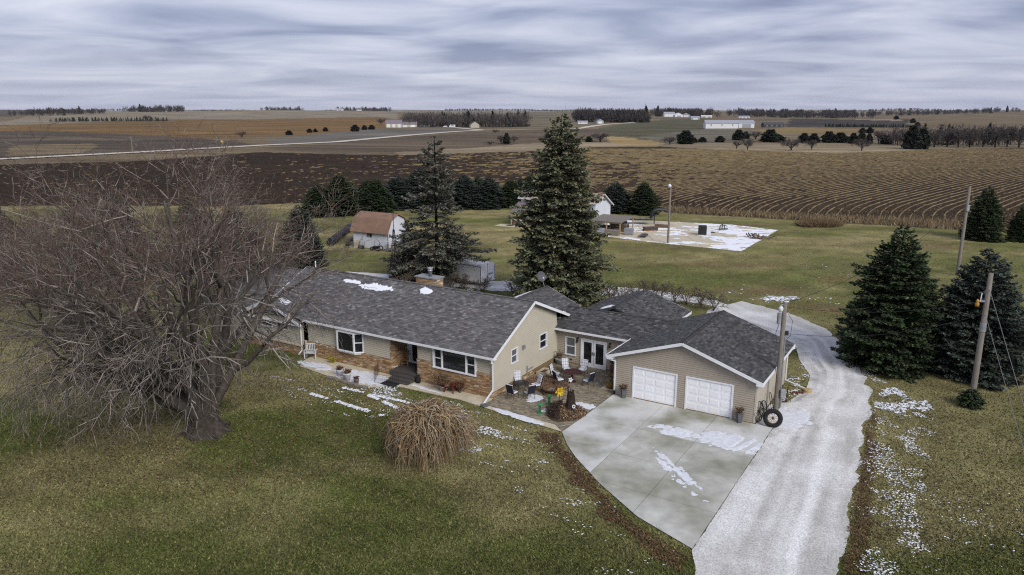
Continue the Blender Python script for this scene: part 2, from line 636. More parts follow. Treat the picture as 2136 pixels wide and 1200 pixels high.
def ground_mat():
    m = bpy.data.materials.new('ground')
    m.use_nodes = True
    N, K = m.node_tree.nodes, m.node_tree.links
    p = N['Principled BSDF']
    p.inputs['Roughness'].default_value = 1.0
    p.inputs['Specular IOR Level'].default_value = 0.1
    pos = N.new('ShaderNodeNewGeometry').outputs['Position']
    at = N.new('ShaderNodeAttribute')
    at.attribute_name = 'Col'

    def noise(scale, stretch=None, detail=5):
        v = pos
        if stretch:
            mp = N.new('ShaderNodeMapping')
            mp.inputs['Scale'].default_value = stretch
            K.new(pos, mp.inputs[0])
            v = mp.outputs[0]
        n = N.new('ShaderNodeTexNoise')
        n.inputs['Scale'].default_value = scale
        n.inputs['Detail'].default_value = detail
        K.new(v, n.inputs['Vector'])
        return n.outputs[0]

    def rng(v, a, b, c, d):
        r = N.new('ShaderNodeMapRange')
        for k, q in zip(('From Min', 'From Max', 'To Min', 'To Max'), (a, b, c, d)):
            r.inputs[k].default_value = q
        K.new(v, r.inputs['Value'])
        return r.outputs[0]

    def mul(a, b):
        x = N.new('ShaderNodeMath')
        x.operation = 'MULTIPLY'
        K.new(a, x.inputs[0])
        K.new(b, x.inputs[1])
        return x.outputs[0]

    def mix(f, a, b, blend='MIX'):
        x = N.new('ShaderNodeMix')
        x.data_type = 'RGBA'
        x.blend_type = blend
        for s, q in (('Factor', f), ('A', a), ('B', b)):
            if isinstance(q, tuple):
                x.inputs[s].default_value = q
            elif isinstance(q, float):
                x.inputs[s].default_value = q
            else:
                K.new(q, x.inputs[s])
        return x.outputs['Result']
    # lawn: dead straw and leaf brown among the green, at three sizes
    g = mix(rng(noise(0.9, (1, 0.7, 1)), 0.44, 0.64, 0, 0.45), at.outputs['Color'], (0.165, 0.14, 0.066, 1))
    g = mix(rng(noise(2.6), 0.56, 0.74, 0, 0.4), g, (0.075, 0.052, 0.026, 1))
    lm = mul(rng(noise(11.0, None, 6), 0.3, 0.7, 0.45, 1.55), rng(noise(0.35), 0.3, 0.7, 0.8, 1.2))
    lawn = mix(1.0, g, lm, 'MULTIPLY')
    fm = mul(mul(rng(noise(0.05, (0.35, 1.6, 1), 6), 0.3, 0.7, 0.66, 1.34), rng(noise(0.011, (0.6, 1.5, 1), 6), 0.3, 0.7, 0.75, 1.25)), rng(noise(1.3, (0.5, 1, 1), 6), 0.3, 0.7, 0.6, 1.4))
    field = mix(1.0, at.outputs['Color'], fm, 'MULTIPLY')
    K.new(mix(at.outputs['Alpha'], field, lawn), p.inputs['Base Color'])
    b = N.new('ShaderNodeBump')
    b.inputs['Strength'].default_value = 0.6
    b.inputs['Distance'].default_value = 0.06
    K.new(noise(9.0, None, 6), b.inputs['Height'])
    K.new(b.outputs[0], p.inputs['Normal'])
    MATS['ground'] = m


ground_mat()


# ------------------------------------------------------------------ terrain
def ht(x, y):
    x = np.asarray(x, float)
    y = np.asarray(y, float)
    s = np.clip((y - 320) / 500, 0, 1)
    s = s * s * (3 - 2 * s)
    near = np.clip(0.0021 * y, 0, 3.0) * (np.sin(x / 210 + 1.1) * np.sin(y / 260 + 0.4) + 0.5 * np.sin(x / 95 + y / 150))
    f = np.clip((y - 1300) / 1500, 0, 1)
    far = f * 9.0 * (np.sin(x / 520 + 0.4) * np.cos(y / 700) + 0.6 * np.sin(x / 230 - y / 900 + 2.0) + 0.5)
    return s * near + far


ZONES = {
    'stubble_tan_far': [(-1485.8, 1726.8), (-446.4, 2650.6), (72.7, 3616.8), (2901.5, 3225.1), (8087.1, 9000.0), (-7725.7, 9000.0)],
    'left_dark_far': [(-7728.4, 9000.0), (-4140.2, 7030.7), (-1545.8, 2650.6), (-1051.4, 1726.8), (-1206.0, 1400.8)],
    'left_tan': [(-1094.8, 1726.8), (-1616.9, 3225.1), (-1313.5, 4116.8), (-540.7, 3616.8), (-209.8, 1400.8), (-508.3, 1726.8), (-554.7, 1226.9), (-534.1, 893.6), (-629.8, 893.6)],
    'left_gold': [(-687.9, 797.1), (-534.1, 893.6), (-493.6, 1091.3), (-494.4, 1546.8), (-329.3, 1953.9), (-134.1, 893.6), (-144.1, 655.4), (-150.5, 556.3), (-198.2, 483.0), (-265.2, 545.9), (-392.4, 655.4), (-592.5, 685.9)],
    'left_grey': [(-592.5, 685.9), (-392.4, 655.4), (-265.2, 545.9), (-198.2, 483.0), (-155.9, 433.0), (-135.7, 397.7), (-163.0, 333.9), (-195.6, 287.6), (-224.3, 256.9)],
    'left_patch': [(-201.9, 301.0), (-240.0, 360.0), (-262.0, 400.0), (-232.0, 420.0), (-205.0, 372.0), (-188.0, 330.0)],
    'left_patch_b': [(-330.0, 470.0), (-270.0, 470.0), (-215.0, 440.0), (-230.0, 460.0), (-300.0, 520.0)],
    'mid_grey': [(-150.4, 467.6), (-142.9, 614.4), (-127.9, 756.3), (-69.4, 797.1), (-27.7, 756.3), (-75.3, 545.9), (-101.0, 433.0), (-128.1, 397.7)],
    'valley': [(-123.2, 367.6), (-66.9, 508.1), (-28.1, 655.4), (18.6, 702.3), (91.6, 756.3), (119.0, 719.4), (58.5, 397.7), (41.2, 377.1), (-56.2, 330.1), (-75.9, 315.8)],
    'valley_tan': [(-52.0, 330.1), (-16.1, 372.3), (11.0, 414.6), (49.9, 433.0), (82.0, 414.6), (75.6, 382.1), (43.6, 377.1), (6.9, 337.8), (-46.8, 309.0)],
    'centre_tan': [(82.7, 4116.8), (444.7, 4116.8), (96.9, 893.6), (16.1, 797.1)],
    'green_right': [(82.1, 756.3), (248.6, 1400.8), (371.9, 1470.2), (137.2, 526.4), (87.3, 414.6), (49.9, 433.0), (73.9, 526.4)],
    'pale_green': [(87.2, 526.4), (182.5, 719.4), (230.4, 685.9), (137.0, 439.5), (86.1, 408.8)],
    'gold_small': [(62.8, 545.9), (75.9, 517.1), (84.1, 439.5), (82.3, 403.2), (58.5, 397.7), (56.3, 439.5)],
    'right_brown': [(545.2, 1726.8), (813.1, 1631.9), (468.7, 893.6), (349.3, 756.3), (241.6, 719.4)],
    'right_dark': [(566.4, 1546.8), (670.4, 1279.9), (436.8, 842.6), (287.6, 797.1)],
    'right_gold': [(216.7, 670.3), (280.1, 776.2), (320.1, 702.3), (269.1, 589.7), (194.4, 578.1)],
    'right_tan': [(194.4, 578.1), (269.1, 589.7), (525.1, 893.6), (806.7, 893.6), (376.4, 414.6), (218.7, 414.6), (143.9, 426.7)],
    'right_strip': [(80.9, 408.8), (170.9, 426.7), (218.7, 414.6), (387.3, 426.7), (347.2, 382.1), (200.8, 358.6), (140.0, 322.8), (97.2, 354.2), (73.7, 372.3)],
    'tan_far_right': [(643.0, 1726.8), (705.0, 1470.2), (565.1, 1091.3), (539.5, 1400.8)],
    'plough': [(-187.9, 186.7), (-238.3, 237.8), (-173.6, 254.7), (-134.1, 274.0), (-110.8, 330.1), (-75.9, 315.8), (-46.8, 309.0), (6.9, 337.8), (40.7, 372.3), (75.6, 382.1), (96.0, 350.0), (140.0, 322.8), (198.4, 354.2), (366.2, 403.2), (98.9, 105.7), (80.2, 115.4), (71.6, 123.6), (45.7, 132.4), (31.8, 139.7), (21.8, 145.5), (1.2, 151.7), (-20.4, 151.7), (-36.0, 151.7), (-52.9, 144.0), (-80.8, 144.0), (-108.7, 144.0)],
    'weed_strip': [(21.8, 145.5), (31.8, 139.7), (45.7, 132.4), (71.6, 123.6), (90.0, 112.1), (85.7, 106.5), (77.8, 111.7), (66.3, 115.4), (63.5, 117.4), (50.7, 123.6), (36.6, 130.6), (27.3, 135.0), (20.6, 136.9)],
}
ROAD = [(-210.5, 250.2), (-191.9, 282.0), (-179.7, 301.0), (-161.2, 330.1), (-147.6, 358.6), (-130.6, 389.7), (-100.3, 429.9), (-73.9, 536.0), (-47.8, 641.1), (-26.0, 710.7), (15.0, 741.1), (63.0, 756.3)]
ROAD2 = [(59.8, 746.7), (96.9, 893.6), (155.5, 1111.8), (267.5, 1507.5)]
FARMDRIVE = [(-28.3, 710.7), (-62.7, 842.6), (-94.6, 893.6), (-121.2, 842.6)]
FAR_TREES = [
    (84.1, 403.2, 5.2, 7.8, 'b'),
    (93.8, 408.8, 7.1, 7.9, 'c'),
    (102.5, 426.7, 2.8, 3.9, 'c'),
    (108.9, 433.0, 2.8, 4.5, 'c'),
    (119.1, 433.0, 3.4, 5.0, 'c'),
    (137.6, 460.3, 6.2, 6.5, 'c'),
    (149.2, 483.0, 4.4, 4.4, 'c'),
    (152.9, 475.2, 5.8, 9.2, 'b'),
    (147.6, 433.0, 7.0, 9.5, 'c'),
    (152.6, 433.0, 3.9, 6.7, 'c'),
    (106.6, 358.6, 4.6, 4.2, 'b'),
    (109.2, 350.0, 6.6, 6.3, 'b'),
    (127.9, 345.8, 6.7, 8.9, 'b'),
    (164.7, 426.7, 5.2, 5.5, 'c'),
    (170.1, 426.7, 5.0, 6.1, 'c'),
    (140.6, 354.2, 5.5, 6.4, 'b'),
    (178.5, 426.7, 6.1, 7.2, 'c'),
    (185.0, 426.7, 5.5, 7.7, 'c'),
    (186.9, 414.6, 5.6, 4.8, 'c'),
    (199.8, 433.0, 6.2, 4.5, 'c'),
    (195.6, 414.6, 5.4, 3.7, 'c'),
    (158.3, 341.7, 7.1, 6.6, 'b'),
    (202.2, 408.8, 4.8, 5.8, 'c'),
    (200.8, 414.6, 8.8, 7.5, 'b'),
    (210.3, 414.6, 8.6, 8.0, 'b'),
    (189.5, 358.6, 10.7, 7.4, 'c2'),
    (194.5, 358.6, 9.3, 6.5, 'c2'),
    (208.0, 372.3, 11.1, 9.6, 'b'),
    (217.1, 377.1, 12.2, 9.7, 'b'),
    (219.8, 372.3, 11.1, 8.7, 'b'),
    (225.5, 372.3, 12.5, 10.6, 'b'),
    (235.0, 377.1, 12.2, 9.7, 'b'),
    (238.0, 372.3, 13.5, 10.6, 'b'),
    (247.0, 377.1, 12.7, 9.7, 'b'),
    (249.8, 372.3, 13.2, 10.6, 'b'),
    (255.7, 372.3, 13.0, 10.6, 'b'),
    (278.0, 601.8, 3.5, 5.0, 'c'),
    (278.1, 589.7, 4.2, 4.9, 'c'),
    (645.4, 1279.9, 5.8, 7.4, 'c'),
    (535.4, 1016.4, 5.9, 6.6, 'c'),
    (476.6, 893.6, 4.6, 5.8, 'c'),
    (-178.0, 499.5, 4.8, 6.4, 'b'),
    (-160.5, 545.9, 3.2, 4.6, 'c'),
    (-160.5, 601.8, 3.1, 3.9, 'c'),
    (-159.2, 614.4, 2.8, 3.2, 'c'),
    (-157.5, 641.1, 3.3, 4.1, 'c'),
    (-132.4, 641.1, 5.4, 6.6, 'c'),
    (-136.5, 702.3, 4.1, 4.5, 'c'),
    (-133.0, 719.4, 4.2, 6.0, 'c'),
    (-523.1, 1091.3, 8.5, 12.0, 'b'),
    (-11.6, 397.7, 2.3, 5.1, 'b'),
    (-6.0, 414.6, 5.4, 7.0, 'b'),
    (-2.9, 408.8, 5.8, 3.7, 'c2'),
    (1.1, 420.6, 4.9, 4.3, 'b'),
    (43.9, 433.0, 3.1, 3.9, 'c'),
    (50.5, 433.0, 6.2, 12.3, 'b'),
    (-174.8, 1016.4, 10.5, 13.1, 'b'),
    (-13.3, 601.8, 3.5, 5.4, 'b'),
]
WOODS = [
    ('a', -125, 18, 867, 19.0, 100),
    ('b', 110, 229, 1280, 18.2, 70),
    ('c', 350, 469, 1727, 17.8, 45),
    ('d', 640, 1015, 2091, 18.9, 80),
    ('e', -1096, -963, 1632, 11.6, 40),
    ('f', -1270, -1120, 2434, 18.8, 30),
    ('g', -620, -463, 1016, 5.9, 46),
    ('h', -1505, -1401, 4117, 15.9, 10),
    ('i', -1584, -1350, 4777, 27.7, 20),
    ('j', -1024, -693, 4117, 23.9, 30),
    ('k', 333, 418, 797, 4.1, 60),
    ('n', 200, 300, 388, 11.5, 60),
    ('l', 1319, 1779, 2651, 15.4, 50),
    ('m', -766, -584, 3225, 16.6, 16),
]
ZCOL = {'stubble_tan_far': (0.21, 0.185, 0.135), 'left_dark_far': (0.085, 0.075, 0.06), 'left_tan': (0.22, 0.185, 0.13),
        'left_gold': (0.165, 0.10, 0.04), 'left_grey': (0.088, 0.070, 0.052), 'left_patch': (0.17, 0.13, 0.075), 'left_patch_b': (0.135, 0.105, 0.065), 'mid_grey': (0.14, 0.125, 0.105), 'valley': (0.115, 0.087, 0.058),
        'valley_tan': (0.26, 0.205, 0.13), 'centre_tan': (0.15, 0.125, 0.08), 'green_right': (0.095, 0.088, 0.05), 'pale_green': (0.135, 0.12, 0.085),
        'gold_small': (0.29, 0.205, 0.09), 'right_brown': (0.135, 0.108, 0.07), 'right_dark': (0.05, 0.042, 0.038), 'right_gold': (0.22, 0.16, 0.07),
        'right_tan': (0.17, 0.13, 0.085), 'right_strip': (0.24, 0.19, 0.12), 'tan_far_right': (0.26, 0.22, 0.16), 'plough': (0.036, 0.0225, 0.0125),
        'weed_strip': (0.10, 0.078, 0.048)}

# the drive, in metres on the ground
DRIVE_L = [(1.5, 17.5), (7.4, 26.4)] + [tuple(L(a, b)[:2]) for a, b in ((10.15, -14.6), (10.16, -7), (10.17, -0.05), (9.14, 0.05), (9.14, 3.6), (10.0, 4.6), (10.6, 7.6), (10.3, 10.5), (9.0, 13.5), (8.0, 17.0))] + [(17.0, 63.5), (18.3, 67.0)]
DRIVE_R = [(7.6, 17.0), (13.2, 26.4), (16.2, 32.0), (18.6, 36.5), (20.4, 40.1), (22.3, 43.3), (23.7, 46.1), (25.2, 51.3), (26.4, 56.4), (26.9, 61.0), (25.5, 66.0), (22.5, 70.3)]
DRIVE_POLY = DRIVE_L + DRIVE_R[::-1]
BACK_DRIVE = [(21.0, 68.0), (17.5, 71.0), (13.8, 73.2), (8.0, 74.6), (-1.9, 76.5), (-6.1, 78.0), (-16.4, 80.8), (-25.5, 83.0), (-38.0, 86.0)]
CONC = [(0.02, 0.0), (0.0, -3.4), (-0.1, -7.04), (0.9, -8.35), (2.0, -9.47), (4.33, -11.43), (7.17, -13.37), (10.13, -14.55), (10.14, -0.04)]
WALK_A = [(-0.13, -7.0), (-0.95, -6.35), (-6.25, -6.0), (-6.3, -4.83), (-13.4, -4.83), (-13.4, -6.4), (-8.0, -6.12), (-4.0, -6.62)]
WALK_B = [(-13.43, -6.4), (-13.43, -4.83), (-22.6, -4.83), (-22.5, -5.7), (-21.7, -7.0), (-17.5, -7.55), (-14.7, -7.93)]
PATIO = [(-0.02, 0.0), (-0.1, -6.98), (-0.95, -6.32), (-6.2, -5.97), (-6.36, -4.8), (-6.36, 3.96), (-0.02, 3.96)]
HOUSE = [(-34, -5.0), (-6.4, -5.0), (-6.4, 4), (0, 4), (0, 0), (9.1, 0), (9.1, 8), (1, 13), (-12.9, 9), (-34, 5.2)]


def wp(poly):
    return [tuple(L(a, b)[:2]) for a, b in poly]


PADPTS = [(11.0, 110.5), (19.1, 103.7), (30.2, 96.4), (41.1, 113.9), (35.9, 119.4), (24.0, 124.0), (13.9, 124.7)]
HARD = [DRIVE_POLY] + [wp(q) for q in (CONC, WALK_A, WALK_B, PATIO, HOUSE)] + [PADPTS]

LEAFY = [wp([(-0.2, -7.2), (0.8, -8.6), (4.2, -11.8), (7.0, -13.8), (10.3, -15.2), (10.2, -16.4), (6.3, -14.3), (2.9, -11.6), (-0.1, -8.9), (-1.6, -7.6)]),
         [(13.4, 26.4), (16.4, 32.0), (18.8, 36.5), (20.6, 40.1), (22.5, 43.3), (22.5, 43.0), (20.75, 39.2), (19.2, 36.0), (16.8, 31.3), (13.9, 25.8)]]


def lawn_col(x, y):
    n = fbm(x / 11, y / 8, 3, 4)
    n2 = fbm(x / 3.1, y / 2.2, 9, 3)
    k = np.clip((n - 0.44) / 0.15, 0, 1)[..., None]
    green, tan = np.array([0.082, 0.100, 0.023]), np.array([0.215, 0.192, 0.086])
    c = green * (1 - k) + tan * k
    far = np.clip((y - 60) / 40, 0, 1)[..., None]
    olive, straw = np.array([0.135, 0.142, 0.044]), np.array([0.275, 0.225, 0.105])
    k2 = np.clip((fbm(x / 14, y / 5, 21, 4) - 0.42) / 0.25, 0, 1)[..., None]
    c = c * (1 - far) + (olive * (1 - k2) + straw * k2) * far
    c = c * (0.6 + 0.8 * n2)[..., None]
    u_, v_ = x * 0.85 - y * 0.52, x * 0.52 + y * 0.85
    st = fbm(u_ / 7.0, v_ / 0.55, 61, 3)
    c = c * (0.82 + 0.36 * st)[..., None]
    for ex, ey, rx, ry in ((17.5, 99.0, 7.0, 2.2), (25.0, 74.5, 6.0, 2.5), (29.5, 67.5, 4.5, 2.2), (27.0, 88.0, 9.0, 2.0), (40.0, 120.5, 5.0, 1.6), (58.0, 100.0, 6.0, 3.0), (8.0, 86.0, 8.0, 2.0), (-14.0, 90.0, 7.0, 2.0), (37.0, 80.0, 5.0, 2.0)):
        q = 1 - ((x - ex) / rx) ** 2 - ((y - ey) / ry) ** 2 + (fbm(x / 1.7, y / 0.9, 66, 4) - 0.5) * 2.6
        q = np.clip(q, 0, 1)[..., None] * 0.75
        c = c * (1 - q) + np.array([0.175, 0.118, 0.062]) * q
    for pl in LEAFY:
        ins = inpoly(x, y, pl)
        c[ins] = c[ins] * 0.35 + np.array([0.085, 0.047, 0.021]) * 0.65
    return c


def build_terrain():
    pix = np.concatenate([np.arange(1300, 270, -4.0), np.arange(270, 12, -1.0), np.arange(12, 2.4, -0.5)])
    ys = CAM_H * 1550.0 / pix
    t = np.concatenate([np.linspace(-2.2, -0.95, 20)[:-1], np.arange(-0.95, 0.951, 0.0042), np.linspace(0.95, 2.2, 20)[1:]])
    X = ys[:, None] * t[None, :]
    Y = np.repeat(ys[:, None], len(t), 1)
    x, y = X.ravel(), Y.ravel()
    z = ht(x, y)
    col = lawn_col(x, y)
    alpha = (y < 165).astype(float)
    far = y >= 165
    col[far] = (0.155, 0.118, 0.07)
    jx = x + (fbm(x / 6, y / 6, 40, 2) - 0.5) * np.clip(y / 60, 1, 12)
    jy = y + (fbm(x / 6, y / 6, 47, 2) - 0.5) * np.clip(y / 60, 1, 12)
    for k, poly in ZONES.items():
        ins = inpoly(jx, jy, poly)
        c = np.array(ZCOL[k])
        if k == 'plough':
            q = np.clip((fbm(x / 30, y / 14, 5, 4) - 0.35) / 0.35, 0, 1)[:, None]
            tanny = np.clip((x + 60) / 120, 0.1, 1)[:, None] * q
            c = c * np.clip(0.8 + (x[:, None] + 80) / 400, 0.72, 1.0)
            col[ins] = (c * (1 - 0.12 * tanny) + np.array([0.15, 0.105, 0.055]) * 0.12 * tanny)[ins]
        else:
            col[ins] = c * (0.85 + 0.3 * fbm(x / 60, y / 25, 8, 3))[ins][:, None]
        alpha[ins] = 0
    nr, nc = X.shape
    idx = np.arange(nr * nc).reshape(nr, nc)
    F = np.stack([idx[:-1, :-1], idx[:-1, 1:], idx[1:, 1:], idx[1:, :-1]], -1).reshape(-1, 4)
    V = np.stack([x, y, z], 1)
    # the ground goes on behind and beside the viewpoint
    y0 = ys[0]
    n0 = len(V)
    ext = np.array([[-2.2 * y0, y0, 0], [2.2 * y0, y0, 0], [300, y0 - 20, 0], [300, -300, 0], [-300, -300, 0], [-300, y0 - 20, 0]])
    V = np.concatenate([V, ext])
    F = np.concatenate([F, [[n0, n0 + 5, n0 + 2, n0 + 1], [n0 + 5, n0 + 4, n0 + 3, n0 + 2]]])
    col = np.concatenate([col, np.tile([[0.08, 0.078, 0.03]], (6, 1))])
    alpha = np.concatenate([alpha, np.ones(6)])
    struct(npmesh('ground', V, F, 'ground', col=col, alpha=alpha, smooth=True))


build_terrain()


def resample(pts, n):
    p = np.array(pts, float)
    d = np.concatenate([[0], np.cumsum(np.linalg.norm(np.diff(p, axis=0), axis=1))])
    s = np.linspace(0, d[-1], n)
    return np.stack([np.interp(s, d, p[:, 0]), np.interp(s, d, p[:, 1])], 1)


def strip(name, left, right, z, m, cols=None, rows=220, across=26, jit=0.25, drape=False, seed=1):
    a, b = resample(left, rows), resample(right, rows)
    t = np.linspace(0, 1, across)
    P = a[:, None, :] * (1 - t)[None, :, None] + b[:, None, :] * t[None, :, None]
    d = (b - a) / np.maximum(np.linalg.norm(b - a, axis=1, keepdims=True), 1e-6)
    s = np.arange(rows)
    if jit:
        ej = (fbm(P[:, -1, 0] * 0.9, P[:, -1, 1] * 0.9, seed, 5) - 0.5) * 6 * jit
        P += d[:, None, :] * ej[:, None, None] * (np.clip((t - 0.5) / 0.5, 0, 1) ** 2)[None, :, None]
        P[:, 0] += d * ((fbm(P[:, 0, 0] * 1.3, P[:, 0, 1] * 1.3, seed + 3, 3) - 0.5) * jit)[:, None]
    x, y = P[..., 0].ravel(), P[..., 1].ravel()
    zz = z + (ht(x, y) if drape else 0)
    idx = np.arange(rows * across).reshape(rows, across)
    F = np.stack([idx[:-1, :-1], idx[:-1, 1:], idx[1:, 1:], idx[1:, :-1]], -1).reshape(-1, 4)
    col = None
    if cols:
        tt = np.tile(t, rows)
        ss = np.repeat(s, across) / rows
        col = cols(x, y, ss, tt)
    return npmesh(name, np.stack([x, y, zz + 0 * x], 1), F[:, ::-1], m, col=col, smooth=True)


def drive_col(x, y, s, t):
    n = fbm(x / 1.6, y / 1.6, 11, 4)
    st = fbm(t * 9, s * 7, 15, 3)
    w = np.clip(0.40 + (n - 0.5) * 1.1 + (st - 0.5) * 1.3, 0, 1)
    tr = np.exp(-((t - 0.40 - 0.03 * np.sin(s * 9)) / 0.045) ** 2) + np.exp(-((t - 0.64 - 0.03 * np.sin(s * 9)) / 0.045) ** 2)
    w = np.clip(w + 0.38 * tr * (0.5 + fbm(x, y, 51, 2)), 0, 1)
    d = np.clip((fbm(x / 0.9, y / 0.9, 31, 3) - 0.5) * 3, 0, 1) * (t < 0.35) * (s > 0.35)
    g = np.array([0.43, 0.42, 0.39])
    f = np.array([0.71, 0.70, 0.685])
    c = g * (1 - w)[:, None] + f * w[:, None]
    return c * (1 - 0.35 * d)[:, None]


def gravel_mat():
    m = mat('gravel', rough=1.0, attr=True, noise=17.0, amt=0.42, bump=0.6, bscale=18)
    return m


gravel_mat()
struct(strip('gravel_driveway', DRIVE_L, DRIVE_R, 0.03, 'gravel', drive_col, 700, 60, 0.16))
bd = np.array(BACK_DRIVE)
struct(strip('gravel_back_drive', [(x - 1.0, y + 2.6) for x, y in BACK_DRIVE], [(x + 0.6, y - 1.9) for x, y in BACK_DRIVE], 0.022, 'gravel',
             lambda x, y, s, t: drive_col(x, y, s, t) * 1.12, 200, 16, 0.35))


def road(name, pts, w):
    p = np.array(pts, float)
    d = np.gradient(p, axis=0)
    d /= np.linalg.norm(d, axis=1, keepdims=True)
    n = np.stack([-d[:, 1], d[:, 0]], 1)
    o = strip(name, p + n * w / 2, p - n * w / 2, 0.25, 'road_gravel', None, 160, 3, 0, True)
    return struct(o)


road('gravel_road', ROAD, 8.5)
road('gravel_road_over_hill', ROAD2, 11)
road('farm_lane', FARMDRIVE, 9)


# ------------------------------------------------------------------ concrete drive, walk, patio
def clip_poly(poly, nx, ny, d):
    """keep the side where nx*x + ny*y <= d"""
    out = []
    for i in range(len(poly)):
        p, q = poly[i], poly[(i + 1) % len(poly)]
        a, b = nx * p[0] + ny * p[1] - d, nx * q[0] + ny * q[1] - d
        if a <= 0:
            out.append(p)
        if (a < 0 < b) or (b < 0 < a):
            t = a / (a - b)
            out.append((p[0] + (q[0] - p[0]) * t, p[1] + (q[1] - p[1]) * t))
    return out


def slabs(name, outline, cuts_a, cuts_b, m, zt, rng, gap=0.012):
    root = MB()
    root.prism(outline, -0.05, zt - 0.012)
    base = struct(root.build(name, 'joint_dark'))
    base.location = G0
    base.rotation_euler = (0, 0, -TH)
    A = [-99] + sorted(cuts_a) + [99]
    B = [-99] + sorted(cuts_b) + [99]
    for i in range(len(A) - 1):
        for j in range(len(B) - 1):
            p = outline
            for nx, ny, d in ((-1, 0, -A[i] - gap), (1, 0, A[i + 1] - gap), (0, -1, -B[j] - gap), (0, 1, B[j + 1] - gap)):
                p = clip_poly(p, nx, ny, d)
                if len(p) < 3:
                    break
            if len(p) < 3:
                continue
            ar = abs(sum(p[k][0] * p[(k + 1) % len(p)][1] - p[(k + 1) % len(p)][0] * p[k][1] for k in range(len(p)))) / 2
            if ar < 0.15:
                continue
            ca, cb = sum(q[0] for q in p) / len(p), sum(q[1] for q in p) / len(p)
            damp = m == 'concrete' and cb < -4.5 and ca > 2.6
            MB().prism(p, -0.04, zt + rng.uniform(-0.003, 0.003)).build('slab', 'concrete_damp' if damp else m, base)
    return base


rng = random.Random(4)
slabs('concrete_driveway', CONC, [3.45, 6.85], [-11.2, -7.9, -4.3], 'concrete', 0.06, rng)
slabs('front_walk', WALK_A, [-12, -10.2, -8.4, -6.5, -3.2], [], 'concrete_warm', 0.055, rng)
slabs('side_walk', WALK_B, [-20.2, -17.9, -15.6], [], 'concrete_warm', 0.05, rng)


def build_patio():
    base = struct(MB().prism(PATIO, -0.05, 0.03).build('patio', 'joint_dark'))
    base.location = G0
    base.rotation_euler = (0, 0, -TH)
    mb = MB()
    r = random.Random(8)
    w, d = 0.232, 0.15
    ox = [q[0] for q in PATIO]
    b = -7.0
    row = 0
    while b < 4.0:
        a = -6.5 + (row % 2) * w / 2
        while a < 0.1:
            ca, cb = a + w / 2, b + d / 2
            if inpoly(np.array([ca]), np.array([cb]), PATIO)[0]:
                k = r.uniform(0.75, 1.2)
                base_c = r.choice([(0.25, 0.21, 0.145), (0.21, 0.18, 0.125), (0.28, 0.235, 0.165), (0.19, 0.165, 0.125)])
                mb.col = tuple(q * k for q in base_c)
                mb.bx(a + 0.008, a + w - 0.008, b + 0.008, b + d - 0.008, 0.02, 0.05 + r.uniform(-0.004, 0.005))
            a += w
        b += d
        row += 1
    stuff(mb.build('paver', 'piece_paver', base))


build_patio()


# ------------------------------------------------------------------ snow as thin sheets of real thickness
def snow_sheet(name, field, a0, a1, b0, b1, cell, z, parent=None, thick=0.03, frame='local', rise=0.0, m='snow'):
    """cells where field(a,b) > 0, domed to `thick`; rise: slope of the surface below along b"""
    na, nb = int((a1 - a0) / cell), int((b1 - b0) / cell)
    a = np.linspace(a0, a1, na + 1)
    b = np.linspace(b0, b1, nb + 1)
    A, B = np.meshgrid(a, b, indexing='ij')
    f = field(A, B)
    f = f + (fbm(A * 8 + 3, B * 8, 201, 3) - 0.55) * 1.1 * np.exp(-np.clip(f, 0, 5) * 1.2)
    zz = z + rise * (B - b0) + np.clip(f * 2.0, 0, 1) * thick - 0.004 * (f <= 0)
    if frame == 'local':
        x, y = A, B
    else:
        x, y = LN(A, B)
    idx = np.arange(A.size).reshape(A.shape)
    fc = (f[:-1, :-1] > 0).astype(int) + (f[1:, :-1] > 0) + (f[1:, 1:] > 0) + (f[:-1, 1:] > 0) >= 2
    F = np.stack([idx[:-1, :-1], idx[1:, :-1], idx[1:, 1:], idx[:-1, 1:]], -1)[fc]
    used = np.unique(F)
    mp = np.zeros(A.size, int)
    mp[used] = np.arange(len(used))
    V = np.stack([x.ravel(), y.ravel(), zz.ravel()], 1)[used]
    return npmesh(name, V, mp[F], m, parent, smooth=True)


def blob(cx, cy, rx, ry, seed, k=0.55, sc=2.2, ang=0.0):
    c, s = math.cos(ang), math.sin(ang)

    def f(A, B):
        u, v = (A - cx) * c + (B - cy) * s, -(A - cx) * s + (B - cy) * c
        return 1 - (u / rx) ** 2 - (v / ry) ** 2 + (fbm(A * sc, B * sc, seed, 4) - 0.5) * 2 * k * 2
    return f


def ground_snow(label, field, a0, a1, b0, b1, z, thick=0.02, cell=0.05, m='snow_thin'):
    o = snow_sheet('snow_patch', field, a0, a1, b0, b1, cell, z, None, thick, 'world', 0.0, m)
    return stuff(tag(o, label, 'snow'))


def fmax(*fs):
    return lambda A, B: np.maximum.reduce([f(A, B) for f in fs])


def swept(f, seed, ang, w=0.25):
    """bare swept streaks through a snow patch"""
    c, s = math.cos(ang), math.sin(ang)

    def g(A, B):
        q = (A * -s + B * c) / w
        p = (A * c + B * s) / (w * 9)
        return f(A, B) - 1.4 * np.clip((vnoise(q, p, seed) - 0.55) * 3, 0, 1)
    return g


